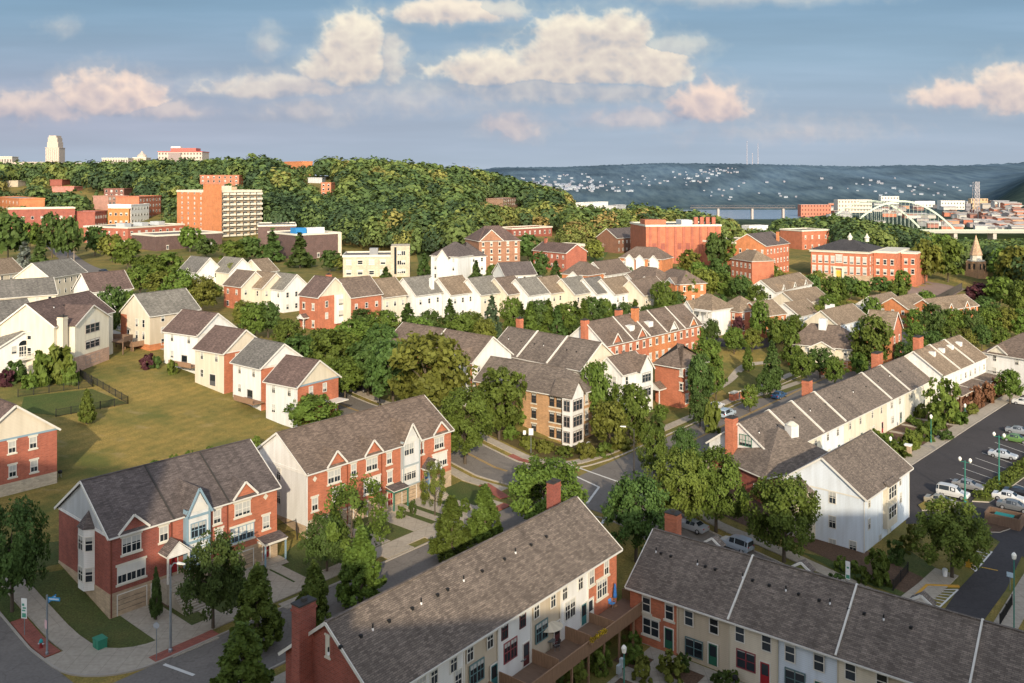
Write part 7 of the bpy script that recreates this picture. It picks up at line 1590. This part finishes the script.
car('white hatchback by the pavement at the top of the main street', (716, 409), AANG, 'sedan', WHT); car('pale blue and white car parked on the main street by the green', (727, 417), AANG, 'suv', (.5, .6, .68)); car('blue car on the street between the green and the long pale row', (779, 398), AANG, 'sedan', BLUC)
car('bright red car beside the white house with double porches', (705, 336), BANG, 'suv', REDC); car('dark blue car parked right of the red one', (722, 333), BANG, 'sedan', BLUC); car('dark car under the trees at the top of the side street', (362, 391), BANG + math.pi, 'suv', BLK); car('black car right of the dark one at the top of the side street', (372, 386), BANG + math.pi, 'sedan', (.03, .035, .05)); car('dark car on the far road behind the upper left houses', (104, 273), BANG, 'sedan', BLK)
# ------------------------------------------------------------------ lamps, signs and street furniture
def zpole(p): x, y = gp(*p); return x, y, float(terr(x, y)) + .1
def globe_lamp(lab, p, top):
    x, y, z = zpole(p); h = (p[1] - top) * y / FL; t = thing('twin_globe_lamp', lab, 'street lamp', (x, y, z), BANG, None)
    MB().lathe([(.22, -.1), (.22, .5), (.12, .7), (.08, h - .6), (.08, h)], 10).build('pole', GREENM, t); MB().bar((-.75, 0, h - .25), (.75, 0, h - .25), .08, .08).build('arm', GREENM, t)
    for s in (-1, 1): MB().lathe([(.08, h - .25), (.16, h - .15), (.25, h + .05), (.25, h + .2), (.14, h + .38), (.03, h + .45)], 12, 0, (s * .72, 0)).build('globe', LAMPW, t, smooth=True)
globe_lamp('green lamp post with two white globes in front of the dark silver sedan', (965, 502), 461); globe_lamp('green lamp post with two white globes on the median, upper right car park', (999, 487), 436)
def post_lamp(lab, p, top):
    x, y, z = zpole(p); h = (p[1] - top) * y / FL; t = thing('post_lamp', lab, 'street lamp', (x, y, z)); MB().lathe([(.16, -.1), (.16, .4), (.07, .6), (.06, h - .6)], 10).build('pole', GREENM, t); MB().lathe([(.1, h - .6), (.2, h - .5), (.26, h - .1), (.2, h + .05), (.04, h + .2)], 10).build('lantern', LAMPW, t)
post_lamp('green post lamp in the middle of the courtyard at the bottom edge', (624, 700), 648); post_lamp('dark post lamp with pale lantern at the lower right edge', (1014, 636), 555); post_lamp('small green post lamp in the planted slope nearest the white building', (890.5, 456), 438); post_lamp('small green post lamp in the middle of the planted slope', (931, 443), 416); post_lamp('small green post lamp at the far end of the planted slope', (965, 420), 405)
def cobra(lab, p, top, ang, reach=2.2, m=STEEL):
    x, y, z = zpole(p); h = (p[1] - top) * y / FL; t = thing('street_lamp', lab, 'street lamp', (x, y, z), ang); MB().lathe([(.2, -.1), (.2, .3), (.13, .4), (.08, h)], 10).build('pole', m, t)
    MB().tube([(0, 0, h - .3), (reach * .4, 0, h + .25), (reach, 0, h + .35)], [.06, .05, .05], 6).build('arm', m, t); MB().hexa([(reach - .1, -.14, h + .25), (reach + .75, -.1, h + .3), (reach + .75, .1, h + .3), (reach - .1, .14, h + .25), (reach - .1, -.14, h + .42), (reach + .7, -.1, h + .4), (reach + .7, .1, h + .4), (reach - .1, .14, h + .42)]).build('lamp_head', LAMPW, t)
cobra('tall grey steel street lamp at the pavement before the lower left brick row', (170.5, 653), 566, BANG + .3, 1.0); cobra('dark street lamp pole with pale head at the corner of the intersection', (634, 487), 430, math.pi - .2, 1.3, DKTRIM); cobra('street lamp with curved arm behind the parked silver sedan', (693, 522), 498, .1, 1.2); cobra('street lamp at the top of the side street before the orange red brick row', (379.5, 410), 373, .1, 1.3, DKTRIM)
def sign(nm, lab, p, top, w, h, col, marks=None, ang=BANG, round_=False, zoff=0, cat='sign', post=None):
    x, y, z = zpole(p); H = (p[1] - top) * y / FL; t = thing(nm, lab, cat, (x, y, z), ang); MB().tube([(0, 0, -.1), (0, 0, H)], .04, 6).build('post', post or STEEL, t)
    b = MB()
    if round_: b.poly([(w / 2 * math.cos(math.pi / 8 + k * math.pi / 4), -.06, H - w / 2 + w / 2 * math.sin(math.pi / 8 + k * math.pi / 4)) for k in range(8)])
    else: b.box(-w / 2, w / 2, -.07, -.045, H - h, H)
    pn = b.build('panel', mat('plain', col, .6), t)
    if marks:
        b = MB()
        for (x0, x1, z0, z1) in marks: b.box(x0 * w / 2, x1 * w / 2, -.078, -.071, H - h + z0 * h, H - h + z1 * h)
        b.build('lettering', mat('plain', (.08, .3, .2), .6), pn)
    return t, H
sign('parking_sign', 'tall narrow white and green parking sign at the lower left corner pavement', (24.5, 636), 599, .62, 2.0, (.72, .72, .68), [(-.7, .1, .62, .74), (-.5, .7, .48, .56), (-.7, .5, .36, .43), (-.7, .7, .05, .26)], BANG + .5)
sign('stop_sign', 'grey back of an octagonal stop sign before the lower left lawn', (156.5, 661), 623, .62, .6, (.36, .38, .4), None, 0, True); sign('street_sign', 'octagonal sign back on the pavement before the tan corner building', (588.5, 456), 442, .75, .7, (.4, .41, .42), None, 0, True)
sign('notice_sign', 'white square notice on a tall pole left of the tan corner building', (531, 453), 429, .75, 1.1, (.75, .74, .7), None, 0); sign('notice_sign', 'small white sign on a short post left of the tall pole at the intersection', (524.5, 446), 431, .5, .7, (.75, .74, .7), None, 0); sign('banner_sign', 'white and green upright sign by the path below the white apartment house', (848, 582), 562, .55, 2.2, (.8, .8, .76), [(-.8, .8, .05, .25), (-.5, .5, .6, .7)], BANG); sign('blue_sign', 'small pale blue sign on the post lamp pavement at the lower right edge', (1010, 590), 573, .7, .6, (.5, .65, .75), None, BANG)
x, y, z = zpole((47, 656)); t = thing('street_name_sign', 'grey pole with blue street name blades at the lower left corner', 'street sign', (x, y, z), BANG); Hs = 60 * y / FL; MB().lathe([(.14, -.1), (.14, .3), (.1, .35), (.09, Hs)], 10).build('post', STEEL, t)
BLUS = mat('plain', (.02, .25, .5), .5)
for a, zz, sgn in ((.55, Hs - .35, 1), (.55 + math.pi / 2, Hs - .7, 1)):
    o = add(MB().box(.1, 1.35, -.02, .02, -.17, .17).mesh('name_blade', BLUS), 'name_blade', t, (0, 0, zz), a); b = MB()
    for k in range(9): b.box(.22 + k * .115, .29 + k * .115, -.028, -.021, -.08, .08)
    add(b.mesh('lettering', mat('plain', (.8, .82, .85), .5)), 'lettering', o)
MB().box(-.22, .22, -.13, -.1, 2.6, 3.4).build('small_plate', mat('plain', (.7, .45, .45), .6), t)
x, y, z = zpole((41, 649)); t = thing('fire_hydrant', 'teal and red fire hydrant on the brick paving at the lower left corner', 'hydrant', (x, y, z)); MB().lathe([(.2, -.05), (.2, .08), (.14, .1), (.14, .55), (.18, .58), (.12, .75), (.05, .85)], 10).build('barrel', mat('plain', (.25, .03, .03), .5), t); MB().lathe([(.19, .56), (.19, .64), (.13, .8), (.05, .9)], 10).build('bonnet', mat('plain', (.03, .3, .3), .5), t); MB().tube([(-.28, 0, .42), (.28, 0, .42)], .07, 8).build('outlet', mat('plain', (.5, .5, .5), .5), t)
x, y = gp(100, 648); z = float(terr(x, y)); t = thing('utility_cabinet', 'green utility cabinet on a pale slab on the lower left lawn', 'cabinet', (x, y, z), BANG); MB().box(-.55, .55, -.45, .45, 0, .95, 0).box(-.6, .6, -.5, .5, .951, 1.03).build('cabinet', mat('plain', (.04, .22, .14), .5), t); MB().box(-.55, .65, -1.5, -.46, -.1, .1).build('slab', CONC, t); MB().box(-.02, .02, -.47, -.451, .1, .9).build('door', mat('plain', (.03, .17, .11), .5), t)
x, y, z = zpole((687, 512)); t = thing('newspaper_box', 'bright yellow newspaper box on the pavement left of the parked silver sedan', 'newspaper box', (x, y, z), BANG); MB().box(-.28, .28, -.22, .22, .25, 1.2).box(-.2, -.12, -.2, .2, 0, .249).box(.12, .2, -.2, .2, 0, .249).build('case', mat('plain', (.7, .38, .01), .5), t); MB().box(-.2, .2, -.24, -.221, .75, 1.12).build('window', GLASS, t)
x, y = gp(802 + 768 - 768 + 4 * 0, 567); 
x, y = gp(969, 567); t = thing('sign_board', 'orange yellow utility box beside the tree on the hatched parking island', 'utility box', (x, y, float(terr(x, y)) + .02), BANG); MB().box(-.35, .35, -.25, .25, 0, 1.3).box(-.4, .4, -.3, .3, 1.301, 1.4).build('case', mat('plain', (.55, .32, .04), .6), t)
x, y = gp(945, 577); t = thing('waste_bin', 'small white litter bin at the foot of the tree on the hatched parking island', 'bin', (x, y, float(terr(x, y)) + .05)); MB().lathe([(.26, 0), (.3, .8), (.33, .82), (.33, .9), (.2, 1.02)], 10).build('bin', PIPEW, t)
x, y = gp(619, 678); t = thing('meter_cabinet', 'grey meter boxes on a post in the courtyard left of the round olive bush', 'cabinet', (x, y, float(terr(x, y))), AANG); MB().box(-.3, .3, -.15, .15, .5, 1.3).build('cabinet', mat('plain', (.4, .44, .44), .5), t); MB().box(.35, .75, -.2, .2, .9, 1.7).build('cabinet', mat('plain', (.45, .5, .5), .5), t); MB().box(-.05, .5, -.06, .06, -.1, 1.0).build('post', mat('plain', (.3, .3, .3), .6), t)
x, y = gp(908, 455); t = thing('stone_pillar', 'short stone gate pillar with pale cap on the planted slope by the car park road', 'pillar', (x, y, float(terr(x, y))), AANG); MB().box(-.5, .5, -.5, .5, -.2, 1.7).build('shaft', BUFF, t); MB().box(-.6, .6, -.6, .6, 1.701, 1.9).build('cap', PIPEW, t)
# bin enclosure in the car park
x, y = gp(1002, 527); z = float(terr(x, y)); t = thing('bin_enclosure', 'brown timber bin enclosure on the car park island at the right edge', 'enclosure', (x, y, z + .1), BANG)
for i, (xa, ya, xb, yb) in enumerate(((-2.2, 0, 2.2, 0), (-2.2, 3.0, 2.2, 3.0), (-2.2, .1, -2.2, 2.9), (2.2, .1, 2.2, 2.9))):
    b = MB(); n_ = int(max(abs(xb - xa), abs(yb - ya)) / .22)
    for k in range(n_): f = (k + .5) / n_; X_, Y_ = xa + (xb - xa) * f, ya + (yb - ya) * f; b.box(X_ - .1, X_ + .1, Y_ - .1, Y_ + .1, -.2, 1.5)
    b.build('fence_panel', DECK, t)
tag(MB().box(-1.1, 1.1, .6, 2.2, 0, 1.1).box(-1.2, 1.2, .5, 2.3, 1.101, 1.2).build('bin', mat('plain', (.03, .25, .22), .6), None, (x, y, z + .1), BANG), 'teal lidded refuse container inside the timber bin enclosure', 'bin')
# picket fence round the upper lawn
def fence(lab, pts, hgt, m, grp=None, every=2.2, nm='picket_fence'):
    P = [gp(*p) for p in pts]; x0, y0 = P[0]; z0 = float(terr(x0, y0)); t = thing(nm, lab, 'fence', (x0, y0, z0), 0, grp)
    b = MB()
    for i in range(len(P) - 1):
        a, c = Vector(P[i]), Vector(P[i + 1]); L = (c - a).length; n = int(L / .16)
        def pt(f): q = a + (c - a) * f; return q.x - x0, q.y - y0, float(terr(q.x, q.y)) - z0
        for k in range(n + 1): X_, Y_, Z_ = pt(k / n); b.box(X_ - .012, X_ + .012, Y_ - .012, Y_ + .012, Z_ + .05, Z_ + hgt)
        m_ = max(1, int(L / every))
        for k in range(m_):
            p_, q_ = pt(k / m_), pt((k + 1) / m_)
            for zz in (.15, hgt - .12): b.bar((p_[0], p_[1], p_[2] + zz), (q_[0], q_[1], q_[2] + zz), .035, .04)
        for k in range(m_ + 1): X_, Y_, Z_ = pt(k / m_); MB().box(X_ - .05, X_ + .05, Y_ - .05, Y_ + .05, Z_ - .2, Z_ + hgt + .1).build('post', m, t)
    b.build('pickets', m, t)
fence('black metal picket fence round the small green lawn on the left', [(18, 397), (93, 387), (80, 376), (128, 404), (56, 417)], 1.3, BLACK); fence('short black picket fence by the path below the white apartment house', [(893, 591), (908, 573)], 1.3, BLACK); fence('black picket fence between the two brick rows', [(276, 536), (296, 531), (297, 540)], 1.5, BLACK); fence('black picket fence at the lower right edge beside the drive', [(1000, 626), (1012, 606)], 1.3, BLACK)
fence('tall mesh fence along the near side of the tennis court', [(935, 305), (962, 290)], 3.0, DKTRIM, every=4)
# brick gate walls at the park green
for lab, p in (('low brick gate pier on the left of the park green path', (734, 400)), ('low brick gate pier on the right of the park green path', (745, 398)), ('brick wall block at the far right corner of the park green', (823, 374))):
    x, y = gp(*p); t = thing('gate_pier', lab, 'pier', (x, y, float(terr(x, y))), AANG); MB().box(-1.2, 1.2, -.5, .5, -.2, 1.5).build('pier', RED2, t); MB().box(-1.3, 1.3, -.6, .6, 1.501, 1.7).build('cap', STONE, t)
# utility poles
for lab, p, top in (('wooden utility pole left of the road behind the upper left houses', (56, 257), 238), ('wooden utility pole with crossarm among trees, upper left', (134, 268), 249), ('short thick wooden utility pole by the far road', (74, 262), 250), ('wooden utility pole on the hill foot clearing', (603, 258), 243)):
    x, y = gp(*p); h_ = (p[1] - top) * y / FL; t = thing('utility_pole', lab, 'utility pole', (x, y, float(terr(x, y)))); MB().tube([(0, 0, -.5), (0, 0, h_)], [.2, .14], 8).build('pole', mat('wood', (.3, .24, .18)), t); MB().bar((-1.1, 0, h_ - .8), (1.1, 0, h_ - .8), .12, .14).build('crossarm', mat('wood', (.26, .2, .15)), t)
# ------------------------------------------------------------------ things on the deck and patios
def deck_at(px, py):
    z = hC.zb + DECKZ; x, y = at(px, py, z); return x, y, z + .005
def parasol(lab, p, col, open_=True, h=2.6, r=1.5):
    x, y, z = deck_at(*p); t = thing('parasol', lab, 'parasol', (x, y, z)); m = mat('plain', col, .8); MB().lathe([(.28, 0), (.28, .08), (.04, .12), (.03, h)], 10).build('pole', DECKR, t)
    if open_:
        b = MB(); n = 8
        for k in range(n):
            a0, a1 = 2 * math.pi * k / n, 2 * math.pi * (k + 1) / n; p0 = (r * math.cos(a0), r * math.sin(a0), h - .55); p1 = (r * math.cos(a1), r * math.sin(a1), h - .55); pm = (r * .97 * math.cos((a0 + a1) / 2), r * .97 * math.sin((a0 + a1) / 2), h - .6)
            b.poly([p0, pm, (0, 0, h)], 0); b.poly([pm, p1, (0, 0, h)], 1)
        b.build('canopy', [m, mat('plain', tuple(c * .86 for c in col), .8)], t)
        rb = MB()
        for k in range(n): a0 = 2 * math.pi * k / n; rb.bar((0, 0, h - .04), (r * math.cos(a0), r * math.sin(a0), h - .57), .02, .02)
        rb.build('ribs', DKTRIM, t)
    else: MB().lathe([(.05, h), (.1, h - .15), (.22, h - 1.3), (.16, h - 1.5)], 8).build('canopy', m, t)
parasol('open cream parasol over a table on the wooden deck', (548, 646), (.62, .55, .42)); parasol('folded rust red parasol on the lower left part of the deck', (522, 664), (.25, .07, .04), False, 2.4); parasol('folded blue parasol at the right end of the deck', (615, 606), (.03, .12, .35), False, 2.4)
def deck_table(lab, p, r=.55):
    x, y, z = deck_at(*p); t = thing('patio_table', lab, 'table', (x, y, z)); MB().lathe([(.01, .70), (r, .70), (r, .74), (.01, .745)], 14).build('table_top', mat('plain', (.12, .14, .14), .3), t)
    for a in (0, 1.57, 3.14, 4.71): MB().tube([(r * .8 * math.cos(a), r * .8 * math.sin(a), 0), (r * .5 * math.cos(a), r * .5 * math.sin(a), .70)], .022, 6).build('leg', DKTRIM, t)
deck_table('round glass topped table under the cream parasol', (550, 647)); deck_table('round table under the folded rust red parasol', (520, 666), .6); deck_table('small round table beside the blue chairs', (611, 603), .4)
def deck_chair(lab, p, rz, col):
    x, y, z = deck_at(*p); t = thing('patio_chair', lab, 'chair', (x, y, z), rz); m = mat('plain', col, .7)
    MB().box(-.27, .27, -.25, .27, .38, .43).build('seat', m, t); MB().slab([(-.27, .24, .44), (.27, .24, .44), (.27, .42, 1.05), (-.27, .42, 1.05)], .04).build('backrest', m, t)
    for sx in (-.26, .26):
        MB().tube([(sx, -.22, 0), (sx, -.24, .6)], .018, 6).build('leg', STEEL, t); MB().tube([(sx, .3, 0), (sx, .24, .42)], .018, 6).build('leg', STEEL, t); MB().bar((sx, -.26, .61), (sx, .3, .63), .05, .03).build('armrest', STEEL, t)
deck_chair('blue and white garden chair at the right end of the deck, leftmost of three', (596, 603), 2.4, (.05, .22, .55)); deck_chair('blue and white garden chair in the middle at the right end of the deck', (604, 601), 2.9, (.04, .2, .6)); deck_chair('blue garden chair by the folded blue parasol', (612, 607), .9, (.06, .25, .6))
deck_chair('dark garden chair left of the cream parasol table', (543, 648), 1.4, (.06, .05, .05)); deck_chair('dark garden chair right of the cream parasol table', (556, 650), -1.2, (.06, .05, .05)); deck_chair('dark garden chair by the rust red parasol', (513, 668), 1.6, (.06, .06, .06)); deck_chair('grey metal chair on the middle part of the deck', (572, 622), .3, (.25, .25, .26)); deck_chair('grey metal chair with rosy seat on the middle part of the deck', (582, 617), -.7, (.3, .14, .14))
x, y, z = deck_at(570, 640); t = thing('planter_box', 'long planter of yellow flowers on the deck railing right of the cream parasol', 'planter', (x, y, z)); 
p0_, p1_ = hC.world(hC.pix('F', 560, 641)[0], -dkd - .2, DECKZ + .75), hC.world(hC.pix('F', 576, 632)[0], -dkd - .2, DECKZ + .75); t.location = (p0_ + p1_) / 2; t.rotation_euler = (0, 0, hC.ang); Lp = (p1_ - p0_).length
MB().box(-Lp / 2, Lp / 2, -.16, .1, 0, .25).build('box', DECKR, t); g_ = np.random.default_rng(4); n_ = 420
c_ = np.stack([g_.uniform(-Lp / 2, Lp / 2, n_), g_.normal(-.05, .12, n_), g_.uniform(.15, .55, n_)], 1); add(leaf_mesh('flowers', c_, np.full(n_, .13), g_.normal(0, 1, (n_, 3)), g_.uniform(0, 1, n_), [LEAF['yellow']]), 'flowers', t)
def grill(lab, world):
    t = thing('barbecue', lab, 'barbecue', world, BANG); MB().lathe([(.05, .55), (.28, .68), (.3, .8), (.26, .98), (.05, 1.08)], 12).build('bowl', BLACK, t)
    for a in (.5, 2.6, 4.7): MB().tube([(.3 * math.cos(a), .3 * math.sin(a), 0), (.12 * math.cos(a), .12 * math.sin(a), .62)], .02, 6).build('leg', STEEL, t)
p = hD.world(7.0, -1.3); grill('black kettle barbecue by the green door of the red brick end unit', (p.x, p.y, float(terr(p.x, p.y)) + .04)); p = hD.world(12.6, -1.2); grill('dark barbecue on the patio beside the second green door', (p.x, p.y, float(terr(p.x, p.y)) + .04)); x, y = gp(60, 478); grill('black barbecue on the slab behind the left edge brick house', (x, y, float(terr(x, y)) + .05))
for lab, (hx, u, v), col in (('black wheeled waste bin beside the blue bay of the lower left brick row', (hA, 12.3, -1.4), (.03, .03, .035)), ('dark blue wheeled bin by the garage of the orange red brick row', (hB, 20.4, -.8), (.03, .06, .12))):
    p = hx.world(u, v); t = thing('wheeled_bin', lab, 'bin', (p.x, p.y, float(terr(p.x, p.y)) + .08), hx.ang); MB().hexa([(-.24, -.28, .06), (.24, -.28, .06), (.24, .28, .06), (-.24, .28, .06), (-.3, -.36, 1.0), (.3, -.36, 1.0), (.3, .36, 1.0), (-.3, .36, 1.0)]).build('tub', mat('plain', col, .5), t); MB().slab([(-.33, -.4, 1.03), (.33, -.4, 1.03), (.33, .4, 1.12), (-.33, .4, 1.12)], .05).build('lid', mat('plain', col, .4), t)
    for sx in (-.25, .25): MB().tube([(sx - .04, .3, .1), (sx + .04, .3, .1)], .1, 8).build('wheel', BLACK, t)

# clipped hedge along the grass median
def hedge(lab, pts, w_, h_, tone, n, leaf=.3, nm='hedge'):
    P = [Vector(gp(*p)) for p in pts]; t = thing(nm, lab, 'hedge', (P[0].x, P[0].y, float(terr(P[0].x, P[0].y)))); g = np.random.default_rng(len(lab)); L = [(P[i + 1] - P[i]).length for i in range(len(P) - 1)]; tot = sum(L); C = []; 
    for i in range(n):
        f = g.uniform(0, tot); k = 0
        while f > L[k]: f -= L[k]; k += 1
        d = (P[k + 1] - P[k]) / L[k]; q = P[k] + d * f; o = g.uniform(-1, 1); up = g.uniform(0, 1) ** .6; q = q + Vector((d.y, -d.x)) * o * w_ / 2
        C.append((q.x - P[0].x, q.y - P[0].y, float(terr(q.x, q.y)) - t.location.z + .15 + up * h_ * (1 - .35 * o * o) * (.8 + .3 * math.sin(f * 1.7 + k))))
    C = np.array(C); add(leaf_mesh('foliage', C, leaf * g.uniform(.6, 1.3, n), g.normal(0, .7, (n, 3)) + np.array([0, 0, .8]), np.clip(g.normal(.5, .2, n), 0, 1), [LEAF[tone]]), 'foliage', t)
    b = MB()
    for i in range(len(P) - 1):
        for k in range(int(L[i] / 1.5)): q = P[i] + (P[i + 1] - P[i]) * ((k + .5) / int(L[i] / 1.5)); z = float(terr(q.x, q.y)) - t.location.z; b.tube([(q.x - P[0].x, q.y - P[0].y, z), (q.x - P[0].x, q.y - P[0].y, z + h_ * .7)], .03, 5)
    b.build('stems', BARK, t)
hedge('rough green hedge along the grass median between the two car park rows', [(978, 500), (1000, 485), (1024, 468), (1050, 449)], 2.4, 1.0, 'light', 3600)
hedge('low dark hedge on the planted slope nearest the white apartment house', [(880, 440), (905, 458)], 2.6, .9, 'green', 1500); hedge('low hedge strip in the middle of the planted slope by the car park road', [(905, 418), (936, 436)], 2.4, .8, 'green', 1500); hedge('low hedge strip at the upper part of the planted slope by the car park road', [(926, 407), (956, 425)], 2.2, .8, 'olive', 1300)
hedge('low hedge behind the lowest edge of the tan corner building lawn', [(516, 437), (560, 452), (600, 455), (645, 440)], 2.2, .7, 'olive', 1800)
